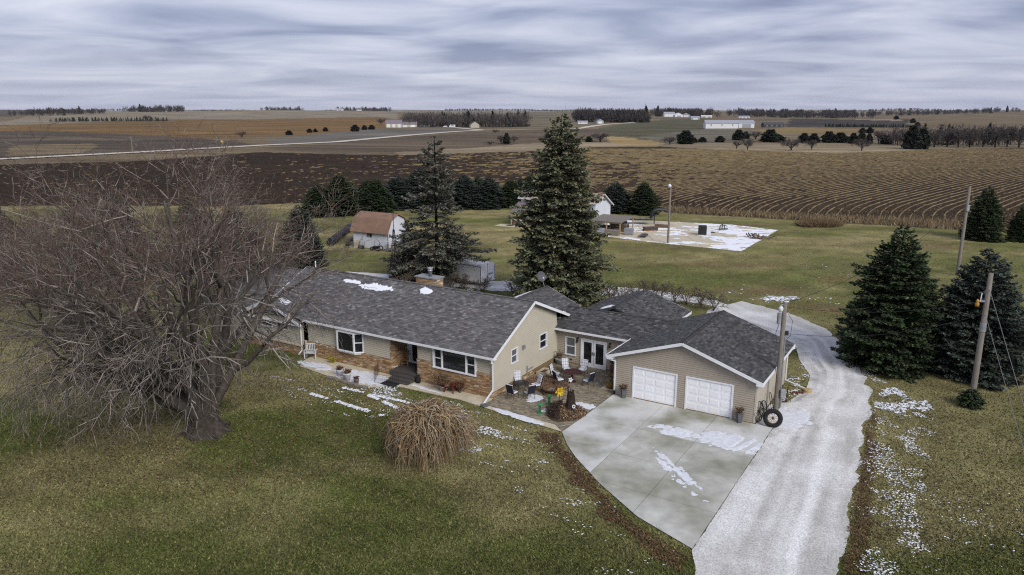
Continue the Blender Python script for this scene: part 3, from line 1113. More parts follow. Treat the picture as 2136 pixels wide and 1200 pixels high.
ground_snow('smaller patch of snow on the concrete in front of the garage doors, swept by tyres', swept(blob(5.3, -3.55, 1.5, 0.65, 3, 0.5), 5, 1.1, 0.2), 3.2, 7.4, -5.2, -2.2, 0.066)
ground_snow('larger patch of snow on the concrete before the right garage door', swept(blob(8.6, -3.2, 2.0, 1.15, 7, 0.45), 9, 1.3, 0.3), 5.8, 10.2, -5.2, -1.2, 0.066)
ground_snow('wind-blown snow streaks in the middle of the concrete drive', swept(blob(7.2, -8.3, 2.6, 0.42, 13, 0.8, 2.6, -0.75), 11, -0.75, 0.16), 3.6, 10.1, -13, -4.6, 0.066, 0.008)
ground_snow('sheet of snow on the left front walk beside the steps', blob(-16.3, -6.3, 2.6, 0.95, 17, 0.35), -20, -13.5, -7.6, -4.9, 0.056)
ground_snow('thin snow at the far end of the left front walk', blob(-20.6, -6.3, 1.7, 0.6, 19, 0.5), -23, -18.6, -7.3, -5.0, 0.056)
ground_snow('curved line of snow on the walk in front of the bucket planter', blob(-11.2, -5.75, 1.4, 0.16, 23, 0.3, 2.2, -0.10), -13, -9.3, -6.2, -5.2, 0.061)
ground_snow('strip of snow along the walk edge by the patio', blob(-3.3, -6.5, 1.9, 0.27, 29, 0.5, 2.5, -0.12), -6, -0.4, -7.1, -5.9, 0.062)
ground_snow('snow patch beside the fire pit on the patio', blob(-4.1, -3.3, 0.45, 0.75, 33, 0.5), -5, -3.2, -4.4, -2.3, 0.056)
ground_snow('snow patch behind the stump in the planting bed', blob(-0.75, -2.9, 0.75, 0.55, 37, 0.5), -1.8, -0.05, -3.8, -2.0, 0.056)
ground_snow('small snow patch beside the green feeders', blob(-2.3, -4.7, 0.5, 0.4, 41, 0.6), -3.2, -1.4, -5.6, -3.9, 0.056)
ground_snow('thin snow on the gravel behind the leaning tyre', blob(10.8, 2.2, 1.0, 1.6, 43, 0.8), 9.4, 12.6, -0.4, 4.6, 0.036, 0.012)

# ------------------------------------------------------------------ the house (one building: ranch, breezeway, garage, rear wings)
house = thing('farmhouse', 'long tan ranch house with grey shingle roofs and attached two-door garage', 'house', G0, -TH)
hr = random.Random(12)


def shingles(mb, E0, E1, R1, R0, base, var=0.35, seed=1, light=0.10):
    """courses of single tabs between eave E0-E1 and ridge R0-R1"""
    r = random.Random(seed)
    E0, E1, R1, R0 = map(Vector, (E0, E1, R1, R0))
    n = (E1 - E0).cross(R0 - E0)
    if n.length < 1e-6:
        n = (E1 - E0).cross(R1 - E0)
    n.normalize()
    if n.z < 0:
        n = -n
    sl = ((R0 + R1) / 2 - (E0 + E1) / 2).length
    nc = max(3, int(sl / 0.15))
    for i in range(nc):
        t0, t1 = i / nc, (i + 1.12) / nc
        t1 = min(t1, 1.0)
        a0, b0 = E0.lerp(R0, t0), E1.lerp(R1, t0)
        a1, b1 = E0.lerp(R0, t1), E1.lerp(R1, t1)
        w0 = (b0 - a0).length
        if w0 < 0.05:
            continue
        s = -r.uniform(0, 0.3)
        while s < w0:
            wd = r.uniform(0.2, 0.42)
            u0, u1 = max(s, 0) / w0, min(s + wd - 0.008, w0) / w0
            s += wd
            if u1 <= u0:
                continue
            h = 0.014 + (0.014 if r.random() < 0.45 else 0)
            k = 1 + r.uniform(-var, var)
            if r.random() < light:
                k *= 1.55
            mb.col = tuple(q * k for q in base)
            p = [a0.lerp(b0, u0) + n * h, a0.lerp(b0, u1) + n * h, a1.lerp(b1, u1) + n * 0.004, a1.lerp(b1, u0) + n * 0.004]
            q = [a0.lerp(b0, u0), a0.lerp(b0, u1)]
            mb.add(p + q, [(0, 1, 2, 3), (4, 5, 1, 0)])


def roof(planes, base, seed, var=0.35, light=0.10, cap=None):
    """planes: quads (E0,E1,R1,R0). Deck solid under the shingle courses, ridge caps on top."""
    d = MB()
    s = MB()
    for i, (E0, E1, R1, R0) in enumerate(planes):
        d.slab([E0, E1, R1, R0], 0.11)
        shingles(s, E0, E1, R1, R0, base, var, seed + i, light)
    o = d.build('roof', 'roof_deck', house)
    stuff(s.build('shingle', 'piece_shingle', o))
    if cap:
        c = MB()
        r = random.Random(seed + 50)
        for p0, p1 in cap:
            p0, p1 = Vector(p0), Vector(p1)
            k = int((p1 - p0).length / 0.22)
            dd = (p1 - p0).normalized()
            sd = dd.cross(Vector((0, 0, 1))).normalized() * 0.16
            for j in range(k):
                q0, q1 = p0.lerp(p1, j / k), p0.lerp(p1, (j + 1.05) / k)
                g = 0.85 + r.uniform(-0.25, 0.25)
                c.col = tuple(x * g for x in base)
                z1, z0 = Vector((0, 0, 0.045)), Vector((0, 0, 0.03))
                dn = Vector((0, 0, -0.055))
                c.add([q0 + z1, q1 + z0, q1 + sd + dn + z0, q0 + sd + dn + z1, q1 - sd + dn + z0, q0 - sd + dn + z1],
                      [(0, 1, 2, 3), (1, 0, 5, 4)])
        c.build('ridge_cap', 'piece_shingle', o)
    return o


MAIN = (0.120, 0.115, 0.115)
DARK = (0.068, 0.066, 0.067)
MID = (0.085, 0.082, 0.082)
RZ, EZ, RE = 5.53, 2.93, 3.38
XL, XR = -27.9, -6.02
# main ranch roof
main_roof = roof([((XL, -5.2, EZ), (XR, -5.2, EZ), (XR, 0.02, RZ), (XL, 0.02, RZ)),
                  ((XR, 5.22, RE), (XL, 5.22, RE), (XL, 0.02, RZ), (XR, 0.02, RZ))], MAIN, 1, 0.3, 0.14, cap=[((XL, 0.02, RZ), (XR, 0.02, RZ))])
# lower left wing and its small front gable
roof([((-34.0, -5.1, 2.62), (XL, -5.1, 2.62), (XL, 0.02, 5.18), (-34.0, 0.02, 5.18)),
      ((XL, 5.1, 3.0), (-34.0, 5.1, 3.0), (-34.0, 0.02, 5.18), (XL, 0.02, 5.18))], MAIN, 9, 0.3, 0.12, cap=[((-34, 0.02, 5.18), (XL, 0.02, 5.18))])
gp, gz = -26.7, 3.98
front_gable = roof([((-30.2, -1.5, 2.52), (-30.2, -5.42, 2.52), (gp, -5.42, gz), (gp, -1.5, gz)),
                    ((-23.3, -5.42, 2.6), (-23.3, -3.5, 2.6), (gp, -3.0, gz), (gp, -5.42, gz))], MAIN, 15, 0.3, 0.12, cap=[((gp, -5.42, gz), (gp, -3.0, gz))])
# breezeway
roof([((-6.7, 3.6, 2.68), (2.0, 3.6, 2.68), (2.0, 6.3, 3.72), (-6.7, 6.3, 3.72)),
      ((2.0, 9.0, 2.68), (-6.7, 9.0, 2.68), (-6.7, 6.3, 3.72), (2.0, 6.3, 3.72))], DARK, 23, 0.42, 0.18, cap=[((-6.7, 6.3, 3.72), (1.8, 6.3, 3.72))])
# rear wings
roof([((-6.9, 2.2, 3.08), (-6.9, 8.75, 3.08), (-9.9, 8.75, 4.36), (-9.9, 2.2, 4.36)),
      ((-12.9, 8.75, 3.08), (-12.9, 2.2, 3.08), (-9.9, 2.2, 4.36), (-9.9, 8.75, 4.36))], MID, 31, 0.35, 0.1, cap=[((-9.9, 2.4, 4.36), (-9.9, 8.75, 4.36))])
roof([((0.78, 6.3, 2.79), (0.78, 12.8, 2.79), (-2.94, 12.8, 4.08), (-2.94, 6.3, 4.08)),
      ((-6.66, 12.8, 2.79), (-6.66, 6.3, 2.79), (-2.94, 6.3, 4.08), (-2.94, 12.8, 4.08))], DARK, 41, 0.45, 0.15, cap=[((-2.94, 6.3, 4.08), (-2.94, 12.8, 4.08))])
# garage
GZ, GR = 2.79, 4.43
roof([((9.46, -0.38, GZ), (9.46, 8.37, GZ), (4.54, 8.37, GR), (4.54, -0.38, GR)),
      ((-0.38, 8.37, GZ), (-0.38, -0.38, GZ), (4.54, -0.38, GR), (4.54, 8.37, GR))], DARK, 51, 0.4, 0.12, cap=[((4.54, -0.38, GR), (4.54, 8.37, GR))])

# fascia, gutters
fa = MB()
for p0, p1 in (((9.46, -0.4, GZ - 0.1), (4.54, -0.4, GR - 0.1)), ((-0.38, -0.4, GZ - 0.1), (4.54, -0.4, GR - 0.1)),
               ((XR + 0.02, -5.2, EZ - 0.1), (XR + 0.02, 0.02, RZ - 0.1)), ((XR + 0.02, 5.22, RE - 0.1), (XR + 0.02, 0.02, RZ - 0.1)),
               ((-23.3, -5.44, 2.5), (gp, -5.44, gz - 0.1)), ((-30.2, -5.44, 2.42), (gp, -5.44, gz - 0.1)),
               ((9.48, -0.38, GZ - 0.1), (9.48, 8.37, GZ - 0.1)), ((0.8, 6.3, 2.69), (0.8, 12.8, 2.69)), ((0.8, 12.82, 2.69), (-2.94, 12.82, 3.98)),
               ((-6.9, 8.77, 2.98), (-9.9, 8.77, 4.26)), ((XL - 0.02, -5.2, EZ - 0.1), (XL - 0.02, 0.02, RZ - 0.1))):
    fa.beam(p0, p1, 0.035, 0.19)
# boxed eave returns at the gable feet
fa.bx(-0.42, 0.0, -0.42, 0.0, GZ - 0.24, GZ - 0.115)
fa.bx(9.09, 9.5, -0.42, 0.0, GZ - 0.24, GZ - 0.115)
fa.bx(9.10, 9.44, 0.0, 8.3, GZ - 0.2, GZ - 0.125)
fa.bx(-23.2, XR, -5.17, -4.81, EZ - 0.2, EZ - 0.13)
fa.bx(-6.35, 0.0, 3.62, 3.98, 2.5, 2.56)
fa.bx(-30, -23.4, -5.4, -5.02, 2.36, 2.41)
fa.build('fascia', 'white_trim', house)


def gutter(p0, p1, w=0.12):
    g = MB()
    p0, p1 = Vector(p0), Vector(p1)
    d = (p1 - p0).normalized()
    s = d.cross(Vector((0, 0, 1))) * w
    for a, b, q in ((Vector(), s, 0.012), ):
        g.beam(p0 + s * 0.5 - Vector((0, 0, 0.11)), p1 + s * 0.5 - Vector((0, 0, 0.11)), w, 0.014)
        g.beam(p0 + s - Vector((0, 0, 0.055)), p1 + s - Vector((0, 0, 0.055)), 0.014, 0.12)
        g.beam(p0 + s * 0.05 - Vector((0, 0, 0.055)), p1 + s * 0.05 - Vector((0, 0, 0.055)), 0.012, 0.12)
        for e in (p0, p1):
            g.beam(e - Vector((0, 0, 0.05)), e + s - Vector((0, 0, 0.05)), 0.012, 0.12)
    return g.build('gutter', 'white_trim', house)


gutter((-23.0, -5.2, EZ - 0.01), (XR + 0.02, -5.2, EZ - 0.01))
gutter((-6.5, 3.6, 2.67), (-0.6, 3.6, 2.67))
gutter((-0.38, 8.3, GZ - 0.01), (-0.38, -0.4, GZ - 0.01))


def downspout(pts, m='white_trim', w=0.085):
    d = MB()
    for p, q in zip(pts[:-1], pts[1:]):
        p, q = Vector(p), Vector(q)
        e = (q - p).normalized() * 0.03
        d.beam(p - e, q + e, w, w * 0.8)
    return d.build('downspout', m, house)


downspout([(-6.1, -5.28, 2.82), (-6.1, -5.28, 2.6), (-6.28, -4.92, 2.45), (-6.28, -4.92, 0.62), (-6.2, -6.15, 0.12)])
downspout([(-0.42, -0.32, 2.7), (-0.42, -0.32, 2.52), (0.06, -0.06, 2.36), (0.06, -0.06, 0.32)])
MB().bx(0.0, 0.12, -0.13, -0.01, 0.05, 0.34).build('downspout_boot', 'black_rubber', house)
downspout([(9.5, 8.2, 2.7), (9.5, 8.2, 2.55), (9.16, 7.9, 2.4), (9.16, 7.9, 0.3), (10.6, 7.3, 0.14)])
downspout([(-23.25, -5.3, 2.52), (-23.25, -5.3, 2.35), (-23.5, -5.08, 2.1), (-23.5, -5.08, 0.4), (-23.4, -5.5, 0.2)])
downspout([(-0.7, 3.5, 2.6), (-0.7, 3.5, 2.45), (-0.35, 3.92, 2.3), (-0.35, 3.92, 0.2)])


# ---- lap siding, board by board
def siding(mb, O, D, N, z0, z1, lims, holes=(), h=0.135):
    O, D, N = Vector(O), Vector(D), Vector(N)
    Z = Vector((0, 0, 1))
    z = z0
    while z < z1 - 0.01:
        zt = min(z + h, z1)
        l0, r0 = lims(z)
        l1, r1 = lims(zt)
        if r0 - l0 < 0.02:
            break
        segs = [(l0, r0, l1, r1)]
        zm = (z + zt) / 2
        for t0, t1, h0, h1 in holes:
            if h0 <= zm <= h1:
                new = []
                for a, b, c, d in segs:
                    if t1 <= a or t0 >= b:
                        new.append((a, b, c, d))
                        continue
                    if t0 > a:
                        new.append((a, t0, c, t0))
                    if t1 < b:
                        new.append((t1, b, t1, d))
                segs = new
        for a, b, c, d in segs:
            lo, hi = N * 0.030, N * 0.002
            p = [O + D * a + Z * z + lo, O + D * b + Z * z + lo, O + D * max(d, c) + Z * zt + hi, O + D * min(c, d) + Z * zt + hi,
                 O + D * a + Z * z, O + D * b + Z * z]
            mb.add(p, [(0, 1, 2, 3), (4, 5, 1, 0)])
        z = zt


def wall(m, *args):
    b = MB()
    siding(b, *args)
    return b.build('wall', m, house)


def flat(a, b):
    return lambda z: (a, b)


def gable(a, b, pk, ze, zp):
    def f(z):
        if z <= ze:
            return (a, b)
        k = min((z - ze) / (zp - ze), 1)
        return (a + (pk - a) * k, b + (pk - b) * k)
    return f


FX, FY = (1, 0, 0), (0, -1, 0)      # front walls run along +a, face -b
# front of the ranch: siding above the brick
wall('siding_tan', (0, -4.8, 0), FX, FY, 1.68, 2.82, flat(-12.4, -6.4), [(-11.08, -7.58, 0, 2.70)])
wall('siding_tan', (0, -4.8, 0), FX, FY, 1.18, 2.82, flat(-23.0, -14.87), [(-20.0, -17.4, 1.2, 2.70)])
wall('siding_tan', (0, -3.0, 0), FX, FY, 0.47, 2.9, flat(-14.87, -12.3), [(-14.8, -13.55, 0, 2.6)])
# right gable end
wall('siding_tan', (-6.4, 0, 0), (0, 1, 0), (1, 0, 0), 0.42, 5.4, lambda z: (-4.8 if z < EZ else -4.8 + 4.82 * (z - 2.95) / 2.5, 4.0 if z < 2.6 else max(0.02, 4.0 + (2.6 - z) * 0.2) if z < 3.7 else max(0.02, 4.6 - 4.58 * (z - 3.55) / 1.9)),
       [(-2.46, -1.7, 1.7, 2.64), (1.36, 2.36, 1.64, 2.66)])
# gable above the breezeway roof
wall('siding_taupe', (0, 4.0, 0), FX, FY, 0.12, 2.62, flat(-6.4, 0.0), [(-5.68, -4.86, 0.68, 2.0), (-4.4, -2.39, 0, 2.1), (-1.55, -0.8, 0.9, 2.0)])
GHOLES = [(1.271, 4.241, 0, 2.22), (4.774, 7.734, 0, 2.22)]
wall('siding_taupe', (0, 0, 0), FX, FY, 0.1, 4.3, gable(0.0, 9.08, 4.54, 2.9, 4.32), GHOLES)
wall('siding_taupe', (0, 0, 0), (0, -1, 0), (-1, 0, 0), 0.1, 2.7, flat(-8, 0))
mb = MB()
mb.bx(9.04, 9.09, 0.0, 8.0, 0.06, 2.75)
mb.build('wall', 'panel_tan', house)
for q in ((-34, -27.6, -4.7, 4.6, 0, 2.6), (-27.8, -6.5, 4.6, 4.85, 0, 3.2), (-12.5, -7.3, 4.86, 8.4, 0, 3.0), (-6.3, 0.4, 8.6, 12.4, 0, 2.7)):
    MB().bx(*q).build('wall', 'siding_tan', house)
# left front gable wall
wall('siding_tan', (0, -5.0, 0), FX, FY, 0.78, 3.8, gable(-29.9, -23.5, gp, 2.5, 3.86), [(-27.92, -26.7, 1.74, 2.36), (-26.16, -24.92, 1.74, 2.38)])
wall('siding_tan', (-23.5, 0, 0), (0, 1, 0), (1, 0, 0), 0.78, 2.5, flat(-5.0, -4.8))
# corner posts
for a, b in ((-6.4, -4.8), (-12.4, -4.8), (-14.87, -4.8), (-6.4, 4.0), (0.0, 0.0), (9.05, 0.0), (-23.5, -5.0), (-29.9, -5.0)):
    z1 = 2.72 if b > -1 else 2.78
    z0 = 0.1 if b > -1 else 1.2
    MB().bx(a - 0.05, a + 0.05, b - 0.04, b + 0.03, z0 if a > -12 or a < -23 else 1.7, z1).build('corner_post', 'panel_tan', house)


# ---- brick facing, brick by brick
def bricks(mb, O, D, N, t0, t1, z0, z1, seed, holes=()):
    r = random.Random(seed)
    O, D, N = Vector(O), Vector(D), Vector(N)
    Z = Vector((0, 0, 1))
    z = z0
    while z < z1 - 0.03:
        h = r.choice((0.07, 0.07, 0.085))
        zt = min(z + h, z1)
        t = t0 - r.uniform(0, 0.2)
        while t < t1:
            w = r.uniform(0.2, 0.48)
            a, b = max(t, t0), min(t + w - 0.012, t1)
            t += w
            if b - a < 0.03 or any(x0 < (a + b) / 2 < x1 and y0 < z < y1 for x0, x1, y0, y1 in holes):
                continue
            k = r.uniform(0.72, 1.22)
            c = r.choice([(0.35, 0.225, 0.12), (0.31, 0.19, 0.095), (0.39, 0.265, 0.15), (0.26, 0.145, 0.075), (0.42, 0.31, 0.20)])
            if r.random() < 0.05:
                c = (0.55, 0.5, 0.42)
            mb.col = tuple(q * k for q in c)
            d = 0.05 + r.uniform(0, 0.022)
            p = [O + D * a + Z * z, O + D * b + Z * z, O + D * b + Z * (zt - 0.01), O + D * a + Z * (zt - 0.01)]
            mb.add([q + N * 0.0 for q in p] + [q + N * d for q in p], [(4, 5, 6, 7), (0, 1, 5, 4), (1, 2, 6, 5), (2, 3, 7, 6), (3, 0, 4, 7)])
        z = zt


bk = MB()
bricks(bk, (0, -4.84, 0), FX, FY, -12.45, -6.4, 0.0, 1.68, 3, [(-11.1, -7.55, 1.33, 3)])
bricks(bk, (0, -4.84, 0), FX, FY, -23.4, -14.87, 0.0, 1.16, 4)
bricks(bk, (0, -5.02, 0), FX, FY, -29.9, -23.5, 0.0, 0.72, 5)
bricks(bk, (-14.86, 0, 0), (0, -1, 0), (1, 0, 0), 3.0, 4.86, 0.4, 2.9, 6)
bricks(bk, (-12.46, 0, 0), (0, 1, 0), (-1, 0, 0), -4.86, -3.0, 0.4, 1.7, 7)
bricks(bk, (-6.42, 0, 0), (0, 1, 0), (1, 0, 0), -4.9, 0.6, 0.0, 0.36, 8)
o = bk.build('brick', 'piece_brick', house)
stuff(o)
mb = MB()
mb.bx(-12.44, -6.42, -4.86, -4.7, 0, 1.3)
mb.bx(-12.44, -11.1, -4.86, -4.7, 1.3, 1.66)
mb.bx(-7.56, -6.42, -4.86, -4.7, 1.3, 1.66)
mb.bx(-23.4, -14.89, -4.86, -4.7, 0, 1.14)
mb.bx(-29.88, -23.52, -5.04, -4.9, 0, 0.7)
mb.build('brick_backing', 'mortar', house)
mb = MB()
mb.bx(-30, -23.45, -5.16, -5.0, 0.70, 0.78)
mb.build('ledge', 'concrete_warm', house)
mb = MB()
mb.bx(-6.4, -6.33, 0.6, 4.0, 0, 0.42)
mb.bx(-6.46, -6.345, -4.8, 4.0, 0.36, 0.42)
mb.bx(-6.4, 0, 3.95, 3.99, 0, 0.13)
mb.bx(0.0, 9.08, -0.02, 0.02, 0, 0.1)
mb.build('foundation', 'foundation', house)

# ---- porch
mb = MB()
mb.bx(-14.84, -12.46, -5.0, -3.02, 0.0, 0.46)
mb.build('porch_floor', 'dark_floor', house)
st = MB()
st.bx(-14.35, -12.5, -5.34, -5.0, 0.0, 0.33)
st.bx(-14.35, -12.5, -5.68, -5.34, 0.0, 0.21)
st.bx(-14.35, -12.5, -5.98, -5.68, 0.0, 0.1)
st.build('step', 'dark_floor', house)


# ---- windows and doors
def window(a0, a1, z0, z1, plane, axis='a', fw=0.07, bars=(), cross=None, glass='glass_dark', depth=0.05, name='window', m='white_trim'):
    """frame proud of the wall, pane set back inside it. bars: splits along the wall (0-1); cross: height of a meeting rail (0-1)"""
    f, p = MB(), MB()

    def B(mb, t0, t1, h0, h1, d0, d1):
        if axis == 'a':
            mb.bx(t0, t1, plane - d1, plane - d0, h0, h1)
        else:
            mb.bx(plane + d0, plane + d1, t0, t1, h0, h1)
    B(f, a0 - fw, a1 + fw, z1, z1 + fw, -0.04, depth)
    B(f, a0 - fw - 0.03, a1 + fw + 0.03, z0 - fw, z0, -0.04, depth + 0.03)
    B(f, a0 - fw, a0, z0, z1, -0.04, depth)
    B(f, a1, a1 + fw, z0, z1, -0.04, depth)
    for q in bars:
        x = a0 + (a1 - a0) * q
        B(f, x - fw * 0.6, x + fw * 0.6, z0, z1, -0.03, depth - 0.01)
    o = f.build(name, m, house)
    edges = [a0] + [a0 + (a1 - a0) * q for q in bars] + [a1]
    for i in range(len(edges) - 1):
        pp = MB()
        B(pp, edges[i], edges[i + 1], z0, z1, -0.035, -0.02)
        pp.build('pane', glass if isinstance(glass, str) else glass[i], o)
        if cross and (cross is True or cross[i]):
            s = MB()
            zm = (z0 + z1) / 2
            B(s, edges[i] + 0.01, edges[i + 1] - 0.01, zm - 0.03, zm + 0.03, -0.02, 0.02)
            for e0, e1 in ((edges[i] + 0.03, edges[i] + 0.065), (edges[i + 1] - 0.065, edges[i + 1] - 0.03)):
                B(s, e0, e1, z0 + 0.03, z1 - 0.03, -0.02, 0.005)
            s.build('sash', 'white_trim', o)
    return o


w = window(-11.0, -7.66, 1.40, 2.66, -4.86, bars=(0.2, 0.79), cross=(True, False, True), fw=0.08, depth=0.09)
MB().bx(-10.28, -10.08, -4.838, -4.828, 1.42, 2.64).build('curtain', 'curtain', w)
# bay window: three faces standing out from the wall
f = MB()
bay = [(-20.0, -4.8), (-19.55, -5.22), (-17.95, -5.22), (-17.45, -4.8)]
for (p, q) in zip(bay[:-1], bay[1:]):
    f.beam((*p, 2.62), (*q, 2.62), 0.08, 0.09)
    f.beam((*p, 1.22), (*q, 1.22), 0.10, 0.10)
for p in bay:
    f.bx(p[0] - 0.06, p[0] + 0.06, p[1] - 0.05, p[1] + 0.05, 1.2, 2.66)
o = f.build('bay_window', 'white_trim', house)
for (p, q) in zip(bay[:-1], bay[1:]):
    MB().beam((*p, 1.92), (*q, 1.92), 0.02, 1.34).build('pane', 'glass_dark', o)
MB().prism([(x, y + 0.02) for x, y in bay], 2.66, 2.8).build('bay_head', 'white_trim', o)
MB().prism([(x, y + 0.03) for x, y in bay], 1.06, 1.17).build('bay_seat', 'white_trim', o)
s = MB()
s.beam((-17.93, -5.25, 1.95), (-17.47, -4.85, 1.95), 0.04, 0.06)
s.build('sash', 'white_trim', o)
window(-2.44, -1.72, 1.72, 2.62, -6.4, 'b', cross=True, glass='glass_grey')
window(1.38, 2.34, 1.66, 2.64, -6.4, 'b', cross=True)
window(-5.64, -4.9, 0.72, 1.98, 4.0, cross=True, glass='glass_grey')
window(-1.5, -0.85, 0.95, 1.98, 4.0, cross=True, glass='glass_grey')
window(-27.88, -26.74, 1.78, 2.32, -5.0, fw=0.06)
window(-26.12, -24.96, 1.78, 2.34, -5.0, fw=0.06)
# french doors
f = MB()
f.bx(-4.42, -4.32, 3.92, 4.03, 0.06, 2.12)
f.bx(-2.47, -2.37, 3.92, 4.03, 0.06, 2.12)
f.bx(-4.32, -2.47, 3.92, 4.03, 2.02, 2.12)
f.bx(-4.42, -2.37, 3.88, 4.03, 0.05, 0.12)
fd = f.build('french_door', 'white_trim', house)
for x0, x1, hx in ((-4.32, -3.41, -3.47), (-3.38, -2.47, -3.32)):
    d = MB()
    d.bx(x0, x0 + 0.14, 3.95, 4.0, 0.12, 2.02)
    d.bx(x1 - 0.14, x1, 3.95, 4.0, 0.12, 2.02)
    d.bx(x0 + 0.14, x1 - 0.14, 3.95, 4.0, 1.88, 2.02)
    d.bx(x0 + 0.14, x1 - 0.14, 3.95, 4.0, 0.12, 0.34)
    d.build('door_leaf', 'white_trim', fd)
    MB().bx(x0 + 0.14, x1 - 0.14, 3.975, 3.985, 0.34, 1.88).build('pane', 'glass_dark', fd)
    MB().bx(hx - 0.015, hx + 0.015, 3.9, 3.95, 0.95, 1.2).build('handle', 'black_steel', fd)
for a in (-4.68, -2.12):
    l = MB()
    l.bx(a - 0.05, a + 0.05, 3.86, 3.98, 2.02, 2.12)
    l.lathe([(0.03, 0.0), (0.075, 0.03), (0.085, 0.2), (0.03, 0.28)], 8, (a, 3.86, 1.74))
    l.build('wall_lamp', 'black_steel', house)
MB().bx(-5.3, -5.12, 3.95, 3.985, 0.3, 0.38).build('vent', 'black_steel', house)
# front door in the porch
f = MB()
f.bx(-14.84, -14.72, -3.1, -2.98, 0.46, 2.62)
f.bx(-14.46, -14.38, -3.08, -2.98, 0.46, 2.62)
f.bx(-13.66, -13.55, -3.1, -2.98, 0.46, 2.62)
f.bx(-14.72, -13.66, -3.08, -2.98, 2.52, 2.62)
fd = f.build('front_door', 'white_trim', house)
MB().bx(-14.72, -14.46, -3.03, -3.0, 0.46, 2.52).build('side_panel', 'white_trim', fd)
MB().bx(-14.38, -13.66, -3.035, -3.005, 0.46, 0.62).build('kick_plate', 'white_trim', fd)
MB().bx(-14.38, -13.66, -3.03, -3.01, 0.62, 2.52).build('pane', 'glass_dark', fd)
MB().bx(-14.36, -14.32, -3.09, -3.03, 1.4, 1.55).build('handle', 'black_steel', fd)

# garage doors: trim, four sections each, short raised panels
for a0, a1 in ((1.271, 4.241), (4.774, 7.734)):
    t = MB()
    t.bx(a0, a0 + 0.1, -0.05, 0.03, 0.06, 2.24)
    t.bx(a1 - 0.1, a1, -0.05, 0.03, 0.06, 2.24)
    t.bx(a0 + 0.1, a1 - 0.1, -0.05, 0.03, 2.14, 2.24)
    gd = t.build('garage_door', 'white_trim', house)
    for i in range(4):
        z0 = 0.09 + i * 0.513
        p = MB()
        p.cbx(a0 + 0.1, a1 - 0.1, 0.02, 0.07, z0, z0 + 0.508, 0.008)
        for j in range(4):
            w4 = (a1 - a0 - 0.2) / 4
            x0 = a0 + 0.1 + j * w4
            p.cbx(x0 + 0.07, x0 + w4 - 0.07, 0.008, 0.03, z0 + 0.09, z0 + 0.42, 0.006)
        p.build('panel', 'door_white', gd)
    MB().bx(a0 + 0.1, a1 - 0.1, 0.0, 0.06, 0.06, 0.09).build('weather_strip', 'foundation', gd)

# meter box, gable vent, hose bracket on the gable end
MB().bx(-6.38, -6.22, -1.1, -0.88, 2.36, 2.6).build('meter_box', 'galvanised', house)
MB().bx(-6.385, -6.36, 0.25, 0.5, 4.75, 5.0).build('vent', 'panel_tan', house)
h = MB()
h.bx(-6.38, -6.3, -0.5, -0.42, 0.1, 0.95)
h.bx(-6.36, -6.3, -0.48, 0.35, 0.62, 0.68)
h.build('hose_bracket', 'grey_metal', house)

# chimney
c = MB()
bricks(c, (0, 0.55, 0), FX, FY, -16.75, -14.9, 5.0, 5.85, 21)
bricks(c, (-14.9, 0, 0), (0, 1, 0), (1, 0, 0), 0.55, 1.4, 4.9, 5.85, 22)
bricks(c, (-16.75, 0, 0), (0, -1, 0), (-1, 0, 0), -1.4, -0.55, 4.9, 5.85, 23)
ch = c.build('chimney', 'piece_brick', house)
MB().bx(-16.74, -14.91, 0.56, 1.4, 4.6, 5.84).build('core', 'mortar', ch)
MB().bx(-16.86, -14.78, 0.44, 1.52, 5.85, 5.93).build('cap', 'grey_metal', ch)
MB().lathe([(0.15, 0), (0.15, 0.42), (0.2, 0.44), (0.2, 0.47), (0.15, 0.5), (0.24, 0.62), (0.24, 0.66), (0.05, 0.72)], 14, (-15.75, 1.0, 5.93)).build('flue', 'galvanised', ch, True)
MB().tube((-27.2, 0.3, 5.2), (-27.2, 0.3, 6.0), 0.05).build('vent_pipe', 'white_trim', house)

# ---- snow lying on the roofs (thin sheets following the slope)
pitch = (RZ - EZ) / 5.22


def on_main(cx, cb, rx, rb, seed, k=0.5):
    o = snow_sheet('snow_patch', blob(cx, cb, rx, rb, seed, k, 2.6), cx - rx * 1.5, cx + rx * 1.5, max(cb - rb * 1.6, -5), min(cb + rb * 1.6, 0), 0.05,
                   EZ + pitch * (max(cb - rb * 1.6, -5) + 5.2) + 0.03, main_roof, 0.04, 'local', pitch)
    return o


on_main(-22.0, -0.85, 0.8, 0.2, 61)
on_main(-19.4, -1.0, 1.5, 0.36, 62, 0.42)
on_main(-14.9, -0.62, 0.62, 0.32, 63, 0.35)
# along the step between the two roofs
snow_sheet('snow_patch', lambda A, B: 0.6 - ((A + 28.12) / 0.30) ** 2 + (fbm(A * 3, B * 3, 70, 3) - 0.5) * 1.4, -28.6, -27.88, -4.9, -0.15, 0.05,
           2.62 + 0.49 * 0.2 + 0.06, main_roof, 0.05, 'local', 0.5)
# along the rake of the little front gable
gs = (gz - 2.52) / 3.5
o = snow_sheet('snow_patch', lambda A, B: 0.6 - ((B + 5.3) / 0.14) ** 2 + (fbm(A * 3, B * 3, 73, 3) - 0.5) * 1.2, -30.1, -26.7, -5.42, -5.1, 0.04, 0, front_gable, 0.05, 'local', 0)
for q in o.data.vertices:
    q.co.z += 2.52 + gs * (q.co.x + 30.2) + 0.03
o = snow_sheet('snow_patch', lambda A, B: 0.3 - ((A + 26.0) / 0.8) ** 2 - ((B + 4.2) / 0.5) ** 2 + (fbm(A * 4, B * 4, 75, 3) - 0.5) * 1.5, -26.7, -24.8, -5.1, -3.4, 0.05, 0, front_gable, 0.03, 'local', 0)
for q in o.data.vertices:
    q.co.z += gz - 0.405 * (q.co.x + 26.7) + 0.03
